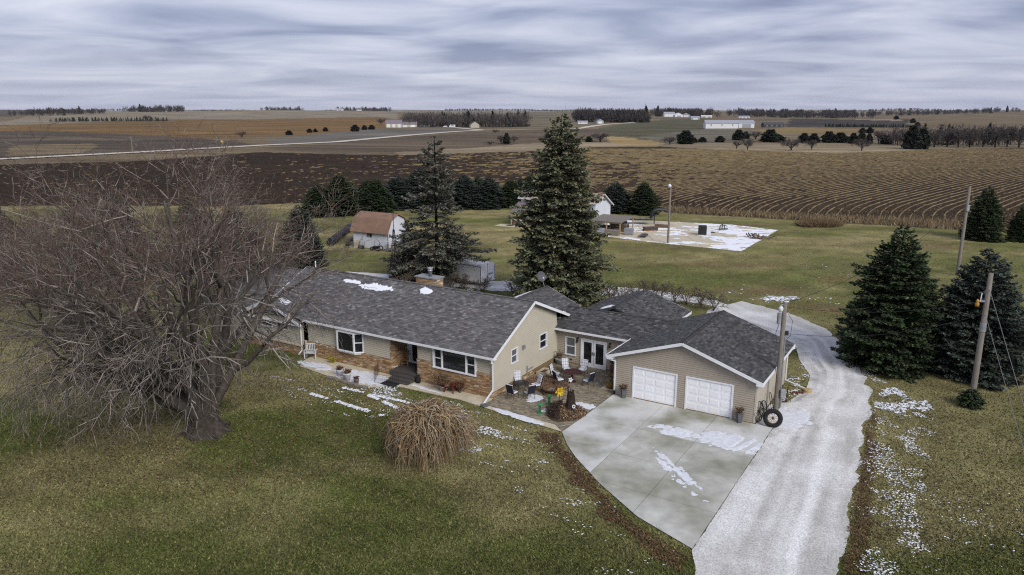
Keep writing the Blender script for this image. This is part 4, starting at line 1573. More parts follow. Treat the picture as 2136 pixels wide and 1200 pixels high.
# rear wing: left slope and the valley by the gable
o = snow_sheet('snow_patch', lambda A, B: 0.75 - ((A + 10.9) / 0.9) ** 2 - ((B - 5.4) / 2.4) ** 2 + (fbm(A * 2.5, B * 2.5, 77, 4) - 0.5) * 1.5, -12.6, -10.0, 2.8, 8.5, 0.06, 0, main_roof, 0.04, 'local', 0)
for q in o.data.vertices:
    q.co.z += 4.36 - 0.4267 * (-9.9 - q.co.x) + 0.03
o = snow_sheet('snow_patch', lambda A, B: 0.7 - ((A + 7.2) / 0.75) ** 2 - ((B - 5.3) / 0.9) ** 2 + (fbm(A * 3, B * 3, 79, 4) - 0.5) * 1.4, -8.6, -6.1, 3.9, 6.6, 0.05, 0, main_roof, 0.04, 'local', 0)
for q in o.data.vertices:
    q.co.z += max(4.36 - 0.4267 * abs(q.co.x + 9.9), 2.68 + 0.385 * (q.co.y - 3.6) if q.co.x > -6.7 else 0, RZ - 0.4135 * q.co.y if q.co.x < -6.02 else 0) + 0.03
o = snow_sheet('snow_patch', lambda A, B: 0.6 - ((A + 3.9) / 0.7) ** 2 - ((B - 7.2) / 0.7) ** 2 + (fbm(A * 3, B * 3, 81, 4) - 0.5) * 1.4, -5.2, -2.96, 6.4, 8.4, 0.05, 0, main_roof, 0.04, 'local', 0)
for q in o.data.vertices:
    q.co.z += 4.08 - 0.3468 * (-2.94 - q.co.x) + 0.03

# ------------------------------------------------------------------ patio furniture
def face(da, db):
    x, y = UX * da + VX * db, UY * da + VY * db
    return math.atan2(y, x) - math.pi / 2


def rot_x(t):
    return Matrix.Rotation(t, 3, 'X')


def make_patio_chair():
    t = thing('patio_chair', '', 'chair', group='cushioned patio chairs')
    for sx in (-1, 1):
        f = MB()
        f.path([(sx * 0.27, 0.27, 0), (sx * 0.27, 0.25, 0.40), (sx * 0.28, 0.22, 0.62), (sx * 0.28, -0.1, 0.63), (sx * 0.27, -0.24, 0.60)], 0.014)
        f.build('arm_frame', 'black_steel', t)
        MB().path([(sx * 0.25, -0.30, 0), (sx * 0.25, -0.18, 0.36), (sx * 0.25, -0.36, 1.02)], 0.014).build('leg', 'black_steel', t)
        MB().path([(sx * 0.26, 0.27, 0.38), (sx * 0.25, -0.24, 0.35)], 0.014).build('rail', 'black_steel', t)
    MB().cbx(-0.25, 0.25, -0.22, 0.27, 0.38, 0.47, 0.03).build('seat_cushion', 'plaid', t)
    b = MB()
    b.add(*bmeshbox(-0.25, 0.25, -0.045, 0.045, 0.0, 0.62, 0.03))
    o = b.build('back_cushion', 'plaid', t)
    o.location = (0, -0.20, 0.45)
    o.rotation_euler = (R(15), 0, 0)
    s = MB()
    s.add(*bmeshbox(-0.262, 0.262, -0.012, 0.012, -0.02, 0.60, 0.006))
    o = s.build('back_sling', 'navy_cloth', t)
    o.location = (0, -0.262, 0.45)
    o.rotation_euler = (R(15), 0, 0)
    return t


pc = make_patio_chair()
T2, T1 = (-3.39, 0.57), (-5.26, -3.01)
CH = [((-4.55, 0.35), T2, 'leftmost chair at the dark red patio table, cushion facing right'),
      ((-4.45, 1.75), T2, 'plaid cushioned chair between the dark red table and the house corner'),
      ((-3.35, 2.15), T2, 'plaid cushioned chair in front of the french doors'),
      ((-2.05, 0.35), T2, 'dark-backed chair on the right side of the dark red patio table'),
      ((-3.85, -0.45), T2, 'dark-backed chair on the near side of the dark red patio table'),
      ((-6.0, -2.2), T1, 'cushioned chair against the house wall at the black mesh table'),
      ((-5.25, -4.15), T1, 'dark-backed chair nearest the downspout at the black mesh table'),
      ((-4.3, -3.65), T1, 'dark-backed chair on the near right of the black mesh table'),
      ((-4.65, -2.15), T1, 'plaid cushioned chair at the black mesh table beside the fire pit')]
for i, (p, T, lab) in enumerate(CH):
    put(pc, i == 0, lab, L(p[0], p[1], 0.05), face(T[0] - p[0], T[1] - p[1]) + hr.uniform(-0.15, 0.15))

t = thing('patio_table', 'dark red octagonal patio table in front of the french doors', 'table', L(*T2, 0.05), 0.2)
top = MB()
oc = [(0.72 * math.cos(R(45 * i + 22.5)), 0.62 * math.sin(R(45 * i + 22.5))) for i in range(8)]
top.prism(oc, 0.70, 0.735)
top.build('table_top', 'dark_red', t)
MB().lathe([(0.32, 0), (0.3, 0.04), (0.09, 0.08), (0.07, 0.66), (0.2, 0.7)], 12).build('pedestal', 'dark_red', t)
for i in range(4):
    a = R(45 + 90 * i)
    MB().beam((0.1 * math.cos(a), 0.1 * math.sin(a), 0.66), (0.55 * math.cos(a), 0.48 * math.sin(a), 0.685), 0.04, 0.03).build('brace', 'dark_red', t)

t = thing('patio_table', 'round black metal mesh table by the house corner', 'table', L(*T1, 0.05))
m = MB()
m.ring((0, 0, 0.69), 0.5, 0.02, n=24)
for i in range(-7, 8):
    y = i * 0.065
    w = math.sqrt(max(0.5 ** 2 - y * y, 0.01))
    m.beam((-w, y, 0.69), (w, y, 0.69), 0.028, 0.01)
    m.beam((y, -w, 0.688), (y, w, 0.688), 0.028, 0.01)
m.build('table_top', 'black_steel', t)
for i in range(4):
    a = R(45 + 90 * i)
    MB().path([(0.42 * math.cos(a), 0.42 * math.sin(a), 0.69), (0.28 * math.cos(a), 0.28 * math.sin(a), 0.35), (0.4 * math.cos(a), 0.4 * math.sin(a), 0)], 0.014).build('leg', 'black_steel', t)

# fire pit on a bed of brown stones
bed = thing('stone_bed', 'bed of small brown stones around the fire pit', 'stone bed', L(-4.6, -0.7, 0.05), -TH)
r_ = random.Random(3)
V, F, C = [], [], []
for i in range(1500):
    a, b = r_.uniform(-1.9, 1.5), r_.uniform(-1.6, 2.0)
    if (a / 1.7) ** 2 + ((b - a * -0.15) / 1.6) ** 2 > 1 or (a + 0.1) < -1.75:
        continue
    s = r_.uniform(0.03, 0.06)
    c = r_.choice([(0.24, 0.15, 0.09), (0.17, 0.10, 0.06), (0.30, 0.21, 0.14), (0.11, 0.07, 0.05)])
    o0 = len(V)
    h = r_.uniform(0, 6.28)
    for k in range(4):
        V.append((a + s * math.cos(h + k * 1.57), b + s * 0.8 * math.sin(h + k * 1.57), 0.0))
    V.append((a, b, s * 0.9))
    C += [c] * 5
    F += [(o0 + k, o0 + (k + 1) % 4, o0 + 4) for k in range(4)]
stuff(npmesh('stone', np.array(V), np.array(F), 'stone', bed, col=np.array(C)))
MB().prism([(1.62 * math.cos(k * 0.4), 1.5 * math.sin(k * 0.4)) for k in range(16)], -0.02, 0.006).build('soil', 'rust', bed)

t = thing('fire_pit', 'round rusty metal fire pit with ash inside', 'fire pit', L(-3.55, -2.1, 0.055))
MB().lathe([(0.34, 0.08), (0.46, 0.16), (0.54, 0.34), (0.6, 0.36), (0.6, 0.39), (0.5, 0.38), (0.44, 0.24), (0.05, 0.2)], 22).build('bowl', 'rust', t, True)
MB().ring((0, 0, 0.15), 0.58, 0.03, n=22).build('lower_ring', 'rust', t)
for i in range(4):
    a = R(30 + 90 * i)
    MB().tube((0.5 * math.cos(a), 0.5 * math.sin(a), 0.34), (0.58 * math.cos(a), 0.58 * math.sin(a), 0), 0.025).build('leg', 'rust', t)
a_ = MB()
for i in range(7):
    q = r_.uniform(0, 6.28)
    a_.beam((-0.25 * math.cos(q), -0.25 * math.sin(q), 0.26), (0.25 * math.cos(q + 0.5), 0.25 * math.sin(q + 0.5), 0.3), 0.06, 0.05)
a_.build('ash_log', 'wood_grey', t)

mat('stump_dark', (0.028, 0.019, 0.014), 0.9, noise=9, amt=0.5)
# planting bed with the carved stump
bedp = [(-2.46, -4.95), (-1.98, -5.52), (-1.14, -5.84), (-0.5, -5.6), (-0.15, -4.6), (-0.3, -3.2), (-1.2, -3.1), (-1.94, -3.73)]
bed = thing('planting_bed', 'low mound of dry leaves and stems around the stump at the patio corner', 'planting bed', G0, -TH)
V, F, C = [], [], []
cx, cy = -1.2, -4.5
n = 26
for j in range(6):
    for i in range(n):
        ang = 2 * math.pi * i / n
        k = j / 5
        d = 1.25 + 0.12 * math.sin(3 * ang)
        x, y = cx + d * (1 - k) * math.cos(ang) * 0.95, cy + d * (1 - k) * math.sin(ang) * 1.05
        V.append((x, y, 0.04 + 0.34 * math.sin(k * 1.5) + r_.uniform(0, 0.05)))
        C.append((0.07, 0.045, 0.028))
for j in range(5):
    for i in range(n):
        F.append((j * n + i, j * n + (i + 1) % n, (j + 1) * n + (i + 1) % n, (j + 1) * n + i))
npmesh('mound', np.array(V), np.array(F), 'litter', bed, col=np.array(C))
V, F, C = [], [], []
for i in range(3200):
    a, d = r_.uniform(0, 6.28), math.sqrt(r_.random()) * 1.28
    x, y = cx + d * math.cos(a) * 0.95, cy + d * math.sin(a) * 1.05
    z = 0.06 + 0.34 * math.sin((1 - d / 1.28) * 1.5) + r_.uniform(0, 0.12)
    dark = (x + y * 0.4) < -3.3
    c = r_.choice([(0.06, 0.035, 0.025), (0.045, 0.03, 0.022)]) if dark else r_.choice([(0.26, 0.17, 0.09), (0.19, 0.115, 0.06), (0.11, 0.065, 0.04), (0.31, 0.22, 0.13)])
    if dark:
        z += r_.uniform(0, 0.3)
    s = r_.uniform(0.04, 0.1)
    o0 = len(V)
    for k in range(3):
        V.append((x + r_.uniform(-s, s), y + r_.uniform(-s, s), z + r_.uniform(-s, s) * 0.8))
    C += [c] * 3
    F.append((o0, o0 + 1, o0 + 2))
stuff(npmesh('dry_leaf', np.array(V), np.array(F), 'litter', bed, col=np.array(C)))

t = thing('tree_stump', 'dark carved tree stump standing in the planting bed', 'stump', L(-0.95, -4.35, 0.3), 0.3)
MB((0.04, 0.028, 0.02)).lathe([(0.52, -0.2), (0.40, 0.05), (0.3, 0.35), (0.25, 0.75), (0.22, 1.05), (0.1, 1.1)], 13, wob=0.16, rng=r_).build('trunk', 'stump_dark', t)
for i in range(5):
    a = i * 1.25
    MB().tube((0.16 * math.cos(a), 0.16 * math.sin(a), 1.0), (0.18 * math.cos(a), 0.18 * math.sin(a), 1.25 + 0.1 * (i % 3)), 0.05, 0.035, 6).build('spike', 'stump_dark', t)
MB().ring((0.06, -0.36, 0.32), 0.09, 0.03, (0.2, -1, 0.2), 12).build('white_ornament', 'white_trim', t)


def flower(name, label, loc, rz, n, rl, rw, m, h, stem, cen):
    t = thing(name, label, 'ornament', loc, rz)
    MB().tube((0, 0, 0), (0, 0, h), 0.014, n=6).build('stem', stem, t)
    for ring_, (tilt, sc) in enumerate(((0.25, 1.0), (0.65, 0.72))):
        for i in range(n):
            a = 2 * math.pi * (i + 0.5 * ring_) / n
            d, s_ = Vector((math.cos(a), 0, math.sin(a))), Vector((-math.sin(a), 0, math.cos(a)))
            c = Vector((0, -0.03 - 0.02 * ring_, h))
            f = Vector((0, -1, 0))
            L_, W_ = rl * sc, rw * sc
            p = [c, c + d * L_ * 0.45 + s_ * W_ + f * 0.06 * tilt, c + d * L_ + f * L_ * tilt, c + d * L_ * 0.45 - s_ * W_ + f * 0.06 * tilt]
            b = [q + Vector((0, 0.012, 0)) for q in p]
            MB().add(p + b, [(0, 3, 2, 1), (4, 5, 6, 7), (0, 1, 5, 4), (1, 2, 6, 5), (2, 3, 7, 6), (3, 0, 4, 7)]).build('petal', m, t)
    MB().lathe([(0.02, -0.02), (0.06, 0), (0.02, 0.03)], 8, (0, -0.06, h)).build('centre', cen, t)
    return t


flower('metal_flower', 'large yellow metal flower ornament in front of the stump', L(-1.75, -4.3, 0.3), 0.35, 6, 0.36, 0.11, 'yellow_paint', 1.0, 'black_steel', 'brass')
flower('white_flower', 'white metal flower ornament on the stump top', L(-1.05, -4.25, 1.45), 0.2, 5, 0.17, 0.06, 'white_trim', 0.75, 'grey_metal', 'brass')

fp = thing('bird_feeder', '', 'feeder', group='green feeders')
MB().lathe([(0.2, 0), (0.19, 0.03), (0.05, 0.05)], 14).build('base', 'green_paint', fp)
for i in range(4):
    a = R(45 + 90 * i)
    MB().tube((0.09 * math.cos(a), 0.09 * math.sin(a), 0.03), (0.09 * math.cos(a), 0.09 * math.sin(a), 0.56), 0.018, n=6).build('post', 'green_paint', fp)
MB().lathe([(0.16, 0.55), (0.17, 0.6), (0.14, 0.64), (0.08, 0.63)], 14).build('top', 'green_paint', fp)
MB().tube((0, 0, 0.04), (0, 0, 0.56), 0.05, n=8).build('tube', 'glass_grey', fp)
put(fp, True, 'green post feeder standing on the patio nearest the lawn', L(-2.55, -5.35, 0.05))
put(fp, False, 'green post feeder at the back, between the fire pit and the bed', L(-2.72, -3.85, 0.05))


# ------------------------------------------------------------------ pots and planters
def dry_plant(parent, z, n, h, sp, cols, seed, name='dry_stems'):
    r = random.Random(seed)
    P0, P1, R0, R1, C = [], [], [], [], []
    for i in range(n):
        a, s = r.uniform(0, 6.28), r.uniform(0.15, 1)
        p = Vector((r.uniform(-0.06, 0.06), r.uniform(-0.06, 0.06), z))
        d = Vector((math.cos(a) * s * sp, math.sin(a) * s * sp, h * r.uniform(0.6, 1.1)))
        for k in range(3):
            q = p + d / 3 + Vector((r.uniform(-1, 1), r.uniform(-1, 1), -0.4 * k * s)) * h * 0.08
            P0.append(p[:])
            P1.append(q[:])
            R0.append(0.012)
            R1.append(0.009)
            C += [r.choice(cols)] * 6
            if k:
                for _ in range(2):
                    e = q + Vector((r.uniform(-1, 1), r.uniform(-1, 1), r.uniform(-0.3, 1))) * h * 0.22
                    P0.append(q[:])
                    P1.append(e[:])
                    R0.append(0.016)
                    R1.append(0.024)
                    C += [r.choice(cols)] * 6
            p = q
    V, F = prisms(P0, P1, R0, R1, 3)
    return stuff(npmesh(name, V, F, 'twig', parent, col=np.array(C)))


DRY = [(0.16, 0.10, 0.055), (0.22, 0.15, 0.08), (0.10, 0.06, 0.04)]
REDDRY = [(0.14, 0.06, 0.04), (0.20, 0.11, 0.06), (0.09, 0.05, 0.035)]


def pot(label, loc, prof, m, plant=None, n=12, square=False, name='planter'):
    t = thing(name, label, 'planter', loc, -TH)
    if square:
        MB().lathe(prof, 4).build('pot', m, t)
    else:
        MB().lathe(prof, n).build('pot', m, t, True)
    r0, zt = prof[-1][0], prof[-1][1]
    MB().lathe([(r0 * 0.92, zt - 0.05), (r0 * 0.5, zt - 0.03)], 10).build('soil', 'rust', t)
    if plant:
        dry_plant(t, zt - 0.04, *plant)
    return t


TALL = [(0.15, 0), (0.16, 0.02), (0.24, 0.58), (0.26, 0.62), (0.23, 0.63)]
pot('tall grey planter left of the garage doors, with dry plants', L(0.82, -0.33, 0.06), TALL, 'planter_grey', (40, 0.28, 0.3, DRY, 1), square=True)
pot('tall grey planter right of the garage doors, with dry flowers', L(8.25, -0.33, 0.06), TALL, 'planter_grey', (44, 0.34, 0.3, DRY, 2), square=True)
pot('round brass pot beside the garage corner downspout', L(-0.62, 0.75, 0.1), [(0.16, 0), (0.3, 0.14), (0.33, 0.3), (0.24, 0.44), (0.27, 0.48), (0.24, 0.49)], 'brass', (14, 0.5, 0.35, DRY, 3))
MB().bx(-0.5, 0.5, -0.35, 0.35, 0, 0.045).build('stone_slab', 'concrete_warm')
o = bpy.data.objects['stone_slab']
o.location = L(-0.62, 0.75, 0.052)
o.rotation_euler = (0, 0, -TH)
tag(o, 'flat stone slab under the brass pot', 'stone slab')
t = thing('white_sack', 'white bag propped behind the brass pot at the garage corner', 'bag', L(-0.42, 1.35, 0.05), 0.4)
MB().lathe([(0.2, 0), (0.3, 0.12), (0.26, 0.45), (0.1, 0.72), (0.03, 0.76)], 9, wob=0.1, rng=r_).build('sack', 'curtain', t)
pot('dark red tall pot beside the french doors', L(-1.72, 3.55, 0.05), [(0.16, 0), (0.13, 0.1), (0.2, 0.5), (0.17, 0.55)], 'terracotta', (12, 0.5, 0.18, DRY, 4))
pot('blue-grey tub in the corner where house and breezeway meet', L(-5.85, 3.45, 0.05), [(0.3, 0), (0.36, 0.35), (0.38, 0.38), (0.34, 0.39)], 'galvanised', (26, 0.5, 0.3, DRY, 5))
t = thing('step_box', 'low concrete step set against the house wall by the patio', 'step', L(-5.85, 1.1, 0.05), -TH)
k_ = MB()
k_.bx(-0.35, 0.35, -0.55, -0.42, 0, 0.18)
k_.bx(-0.35, 0.35, 0.42, 0.55, 0, 0.18)
k_.bx(0.22, 0.35, -0.42, 0.42, 0, 0.18)
k_.bx(-0.35, -0.22, -0.42, 0.42, 0, 0.18)
k_.build('rim', 'concrete_warm', t)
MB().bx(-0.22, 0.22, -0.42, 0.42, 0, 0.1).build('soil', 'rust', t)
for i, (p, lab, s) in enumerate((((-17.75, -6.95), 'leftmost of the three white flower pots along the snowy walk', 1.0), ((-16.72, -7.3), 'middle of the three white flower pots along the snowy walk', 1.1), ((-15.72, -7.45), 'rightmost and lowest of the flower pots along the snowy walk', 0.75))):
    o = pot(lab, L(p[0], p[1], 0.03), [(0.18, 0), (0.25, 0.42), (0.28, 0.45), (0.25, 0.46)], 'white_paint' if i < 2 else 'wood_grey', (50, 0.26, 0.3, REDDRY, 10 + i), name='flower_pot')
    o.scale = (s,) * 3
t = thing('stone_edging', 'line of flat stones edging the snowy walk under the flower pots', 'edging', L(-16.5, -7.55, 0), -TH)
for i in range(12):
    x = -1.9 + i * 0.33
    MB().cbx(x, x + 0.3, -0.16 - 0.05 * (i % 2) - i * 0.02, 0.12 - i * 0.02, 0, 0.1 + 0.04 * (i % 3), 0.02).build('stone', 'wood_grey', t)
pot('black milk-can style pot at the foot of the porch steps', L(-12.22, -5.15, 0.055), [(0.17, 0), (0.19, 0.3), (0.12, 0.42), (0.15, 0.52), (0.12, 0.53)], 'black_rubber', None)
pot('galvanised bucket planter with tall dry stems against the brick wall', L(-9.9, -5.45, 0.055), [(0.19, 0), (0.25, 0.3), (0.27, 0.31), (0.24, 0.32)], 'galvanised', (70, 0.75, 0.75, DRY, 20))
pot('small plant stand of dry stems right of the red chair', L(-8.75, -5.1, 0.055), [(0.09, 0), (0.1, 0.12), (0.09, 0.13)], 'rust', (46, 0.62, 0.42, REDDRY, 21))
t = thing('yellow_shrub', 'small yellow leafed plant against the brick beside the bay window', 'plant', L(-20.2, -5.25, 0.05))
dry_plant(t, 0.0, 40, 0.4, 0.35, [(0.42, 0.32, 0.03), (0.3, 0.26, 0.04)], 30, 'leaf')

# red adirondack chair
t = thing('adirondack_chair', 'dark red adirondack chair against the brick wall', 'chair', L(-9.35, -5.25, 0.055), face(0.1, -1))
for sx in (-1, 1):
    MB().bx(sx * 0.33 - 0.03, sx * 0.33 + 0.03, 0.28, 0.34, 0, 0.56).build('leg', 'red_paint', t)
    MB().beam((sx * 0.3, 0.32, 0.36), (sx * 0.28, -0.42, 0.03), 0.04, 0.1).build('leg', 'red_paint', t)
    MB().bx(sx * 0.36 - 0.07, sx * 0.36 + 0.07, -0.35, 0.4, 0.56, 0.59).build('arm', 'red_paint', t)
for i in range(5):
    y = 0.3 - i * 0.12
    MB().obx((0, y, 0.37 - i * 0.045), (0.56, 0.105, 0.024), rot_x(R(20))).build('seat_slat', 'red_paint', t)
for i in range(5):
    x = (i - 2) * 0.115
    h = 0.82 - abs(i - 2) * 0.09
    MB().obx((x, -0.34 - 0.12 * h, 0.2 + h / 2), (0.1, 0.024, h), rot_x(R(22))).build('back_slat', 'red_paint', t)

# wooden chair in the porch
t = thing('wooden_chair', 'brown slatted wooden chair in the porch beside the front door', 'chair', L(-14.5, -3.75, 0.47), face(0.6, -1))
for sx in (-1, 1):
    MB().bx(sx * 0.2 - 0.022, sx * 0.2 + 0.022, 0.17, 0.215, 0, 0.45).build('leg', 'wood_brown', t)
    MB().bx(sx * 0.2 - 0.022, sx * 0.2 + 0.022, -0.215, -0.17, 0, 1.05).build('leg', 'wood_brown', t)
MB().cbx(-0.24, 0.24, -0.22, 0.24, 0.43, 0.47, 0.01).build('seat', 'wood_brown', t)
for z in (0.6, 0.74, 0.88, 1.0):
    MB().bx(-0.19, 0.19, -0.205, -0.18, z - 0.04, z + 0.04).build('back_slat', 'wood_brown', t)
MB().bx(-0.2, 0.2, 0.18, 0.205, 0.2, 0.23).build('stretcher', 'wood_brown', t)

# weathered white bench
t = thing('garden_bench', 'weathered white wooden garden chair on the far left of the walk', 'chair', L(-22.35, -5.25, 0.05), face(0.55, -1))
for sx in (-1, 1):
    MB().bx(sx * 0.42 - 0.04, sx * 0.42 + 0.04, 0.22, 0.3, 0, 0.62).build('leg', 'white_paint', t)
    MB().bx(sx * 0.42 - 0.04, sx * 0.42 + 0.04, -0.3, -0.22, 0, 1.15).build('leg', 'white_paint', t)
    MB().lathe([(0.03, 1.15), (0.07, 1.2), (0.02, 1.27)], 8, (sx * 0.42, -0.26, 0)).build('finial', 'white_paint', t)
    MB().bx(sx * 0.42 - 0.05, sx * 0.42 + 0.05, -0.25, 0.34, 0.62, 0.66).build('arm', 'white_paint', t)
for i in range(5):
    MB().bx(-0.4, 0.4, -0.22 + i * 0.1, -0.14 + i * 0.1, 0.42, 0.45).build('seat_slat', 'white_paint', t)
MB().bx(-0.38, 0.38, -0.28, -0.24, 1.0, 1.08).build('top_rail', 'white_paint', t)
MB().bx(-0.38, 0.38, -0.28, -0.24, 0.5, 0.56).build('lower_rail', 'white_paint', t)
for i in range(6):
    x = -0.32 + i * 0.128
    MB().bx(x - 0.03, x + 0.03, -0.275, -0.245, 0.56, 1.0).build('back_slat', 'white_paint', t)

# wire dog pen and mat
t = thing('wire_pen', 'black wire pen panels standing by the porch steps', 'pen', L(-14.35, -6.15, 0.055), -TH)
for name, p0, p1 in (('panel', (-0.45, -0.55), (-1.5, 1.1)), ('panel', (-0.45, -0.55), (1.3, -0.05))):
    m = MB()
    p0, p1 = Vector((*p0, 0)), Vector((*p1, 0))
    Z = Vector((0, 0, 1))
    for h in (0.02, 0.3, 0.6, 0.84):
        m.tube(p0 + Z * h, p1 + Z * h, 0.007, n=4)
    for k in range(13):
        q = p0.lerp(p1, k / 12)
        m.tube(q, q + Z * 0.85, 0.006, n=4)
    m.build(name, 'wire_black', t)
o = MB().cbx(-0.62, 0.62, -0.42, 0.42, 0, 0.02, 0.005).build('door_mat', 'rug_black')
o.location = L(-13.7, -6.28, 0.062)
o.rotation_euler = (0, 0, -TH)
tag(o, 'flat black rubber mat on the walk in front of the porch steps', 'mat')
t = thing('drain_rocks', 'dark rocks piled at the end of the front downspout', 'rocks', L(-6.15, -6.25, 0.05))
for i in range(7):
    a = i * 0.9
    MB().lathe([(0.02, 0), (0.11, 0.03), (0.1, 0.1), (0.03, 0.14)], 6, (0.16 * math.cos(a) + 0.1, 0.14 * math.sin(a), 0), 0.2, r_).build('rock', 'planter_grey', t)
t = thing('splash_block', 'tan stone block at the end of the garage side downspout', 'block', L(10.75, 7.15, 0.03), 0.3)
MB().lathe([(0.26, 0), (0.27, 0.14), (0.22, 0.2)], 12, (0, 0, 0), 0.08, r_).build('block', 'wood_new', t)
t = thing('log_ornaments', 'small reddish pieces of wood beside the rear garage wall', 'wood pieces', L(10.0, 6.2, 0.03))
for i in range(5):
    MB().tube((i * 0.16, 0.1 * (i % 2), 0.06), (i * 0.16 + 0.2, 0.25, 0.08), 0.06, n=7).build('log', 'terracotta', t)


# ------------------------------------------------------------------ wheels by the garage
def spoke_wheel(name, label, loc, rz, tilt, r, tire, m='black_steel', rim_m=None, n=10):
    t = thing(name, label, 'wheel', loc, rz)
    t.rotation_euler = (tilt, 0, rz)
    c = (0, 0, r)
    if tire:
        MB().ring(c, r - tire, tire, (0, 1, 0), 30, 8, 0.85).build('tyre', 'black_rubber', t, True)
    rr = r - (tire * 1.75 if tire else 0.02)
    MB().ring(c, rr, 0.035 if tire else 0.022, (0, 1, 0), 28, 6, 1.6).build('rim', rim_m or m, t, True)
    MB().tube((0, -0.09, r), (0, 0.09, r), 0.075 if tire else 0.05, n=10).build('hub', m if not tire else 'rust', t)
    for i in range(n):
        a = 2 * math.pi * i / n
        MB().tube((0.05 * math.cos(a), 0, r + 0.05 * math.sin(a)), (rr * math.cos(a), 0, r + rr * math.sin(a)), 0.014, n=5).build('spoke', rim_m or m, t)
    return t


mat('rim_tan', (0.30, 0.20, 0.10), 0.7, noise=9, amt=0.3)
spoke_wheel('tractor_wheel', 'old tractor tyre with rusty tan spoked rim leaning on the utility pole', L(10.1, 0.0, 0.035), -0.35, R(-14), 0.56, 0.14, rim_m='rim_tan')
spoke_wheel('iron_wheel', 'nearer of two thin black spoked iron wheels against the garage side wall', L(9.25, 0.55, 0.03), -TH + R(80), R(-8), 0.62, 0, n=12)
spoke_wheel('iron_wheel', 'farther of two thin black spoked iron wheels against the garage side wall', L(9.3, 1.35, 0.03), -TH + R(80), R(-8), 0.52, 0, n=12)
t = thing('hay_rake', 'rusty black iron implement with a wheel at the rear of the garage side', 'implement', L(9.6, 4.3, 0.03), -TH)
MB().ring((0, 0, 0.6), 0.58, 0.03, (1, 0.1, 0), 24).build('wheel', 'black_steel', t)
MB().ring((0.35, 0.3, 0.45), 0.42, 0.03, (1, 0.2, 0), 20).build('wheel', 'black_steel', t)
for i in range(4):
    MB().path([(0.1 + 0.1 * i, -0.2, 0.7), (0.2 + 0.1 * i, 0.1, 0.5), (0.3 + 0.1 * i, 0.3, 0.05)], 0.018).build('tine', 'rust', t)
MB().tube((0, 0, 0.6), (0.35, 0.3, 0.45), 0.035).build('axle', 'black_steel', t)
t = thing('hand_cart', 'black bent-pipe hand cart frame leaning on the garage wall', 'cart', L(9.3, 2.2, 0.03), -TH)
MB().path([(0.35, -0.22, 0), (0.1, -0.22, 1.15), (0.05, -0.1, 1.3), (0.05, 0.1, 1.3), (0.1, 0.22, 1.15), (0.35, 0.22, 0)], 0.022).build('frame', 'black_steel', t)
for z in (0.35, 0.75):
    MB().tube((0.35 - 0.25 * z / 1.15, -0.22, z), (0.35 - 0.25 * z / 1.15, 0.22, z), 0.016).build('crossbar', 'black_steel', t)

# satellite dish on the rear wing
t = thing('satellite_dish', 'small dark grey satellite dish on the rear roof peak', 'satellite dish', L(-10.1, 8.6, 4.3), 0)
MB().path([(0, 0, 0), (-0.1, 0, 0.35), (-0.3, -0.1, 0.7)], 0.03).build('mast', 'galvanised', t)
d = MB()
n, ax = 20, Vector((0.55, -0.8, 0.25)).normalized()
s_ = ax.orthogonal().normalized()
q_ = ax.cross(s_)
vs, fs = [], []
for j in range(5):
    rr = 0.4 * j / 4
    for i in range(n):
        a = 2 * math.pi * i / n
        vs.append(Vector((-0.3, -0.1, 0.85)) + (s_ * math.cos(a) + q_ * math.sin(a) * 1.1) * rr + ax * (0.1 * (rr / 0.4) ** 2))
vs2 = [v - ax * 0.012 for v in vs]
for j in range(4):
    for i in range(n):
        k = (j * n + i, j * n + (i + 1) % n, (j + 1) * n + (i + 1) % n, (j + 1) * n + i)
        fs.append(k)
        fs.append(tuple(x + 5 * n for x in k[::-1]))
d.add(vs + vs2, fs)
d.build('dish', 'planter_grey', t, True)
MB().path([(-0.3, -0.1, 0.5), (-0.15, -0.4, 0.55), (-0.1, -0.5, 0.8)], 0.015).build('feed_arm', 'galvanised', t)
MB().bx(-0.14, -0.06, -0.56, -0.46, 0.78, 0.88).build('feed_horn', 'white_trim', t)

# lattice aerial tower behind the house
t = thing('aerial_tower', 'thin black lattice tower with spread legs behind the house', 'tower', (-12.0, 74.6, 0), 0.4)
hgt = 6.4
legs = []
for i in range(4):
    a = R(45 + 90 * i)
    b0, b1 = Vector((0.85 * math.cos(a), 0.85 * math.sin(a), 0)), Vector((0.09 * math.cos(a), 0.09 * math.sin(a), hgt))
    legs.append((b0, b1))
    MB().tube(b0, b1, 0.03, 0.022, 5).build('leg', 'wire_black', t)
for k in range(6):
    z0, z1 = k / 6, (k + 1) / 6
    m = MB()
    for i in range(4):
        p, q = legs[i], legs[(i + 1) % 4]
        m.tube(p[0].lerp(p[1], z0 + 0.02), q[0].lerp(q[1], z0 + 0.02), 0.014, n=4)
        m.tube(p[0].lerp(p[1], z0 + 0.02), q[0].lerp(q[1], z1), 0.010, n=4)
    m.build('brace', 'wire_black', t)
MB().tube((0, 0, 0), (0, 0, hgt + 1.6), 0.045, 0.03, 6).build('mast', 'wire_black', t)


# ------------------------------------------------------------------ poles and wires
def pole(label, loc, h, r0=0.17, r1=0.12, m='wood_grey'):
    t = thing('utility_pole', label, 'pole', loc)
    MB().lathe([(r0, -0.2), (r0, 0.2), (r1, h), (r1 * 0.6, h + 0.02)], 12).build('post', m, t, True)
    return t


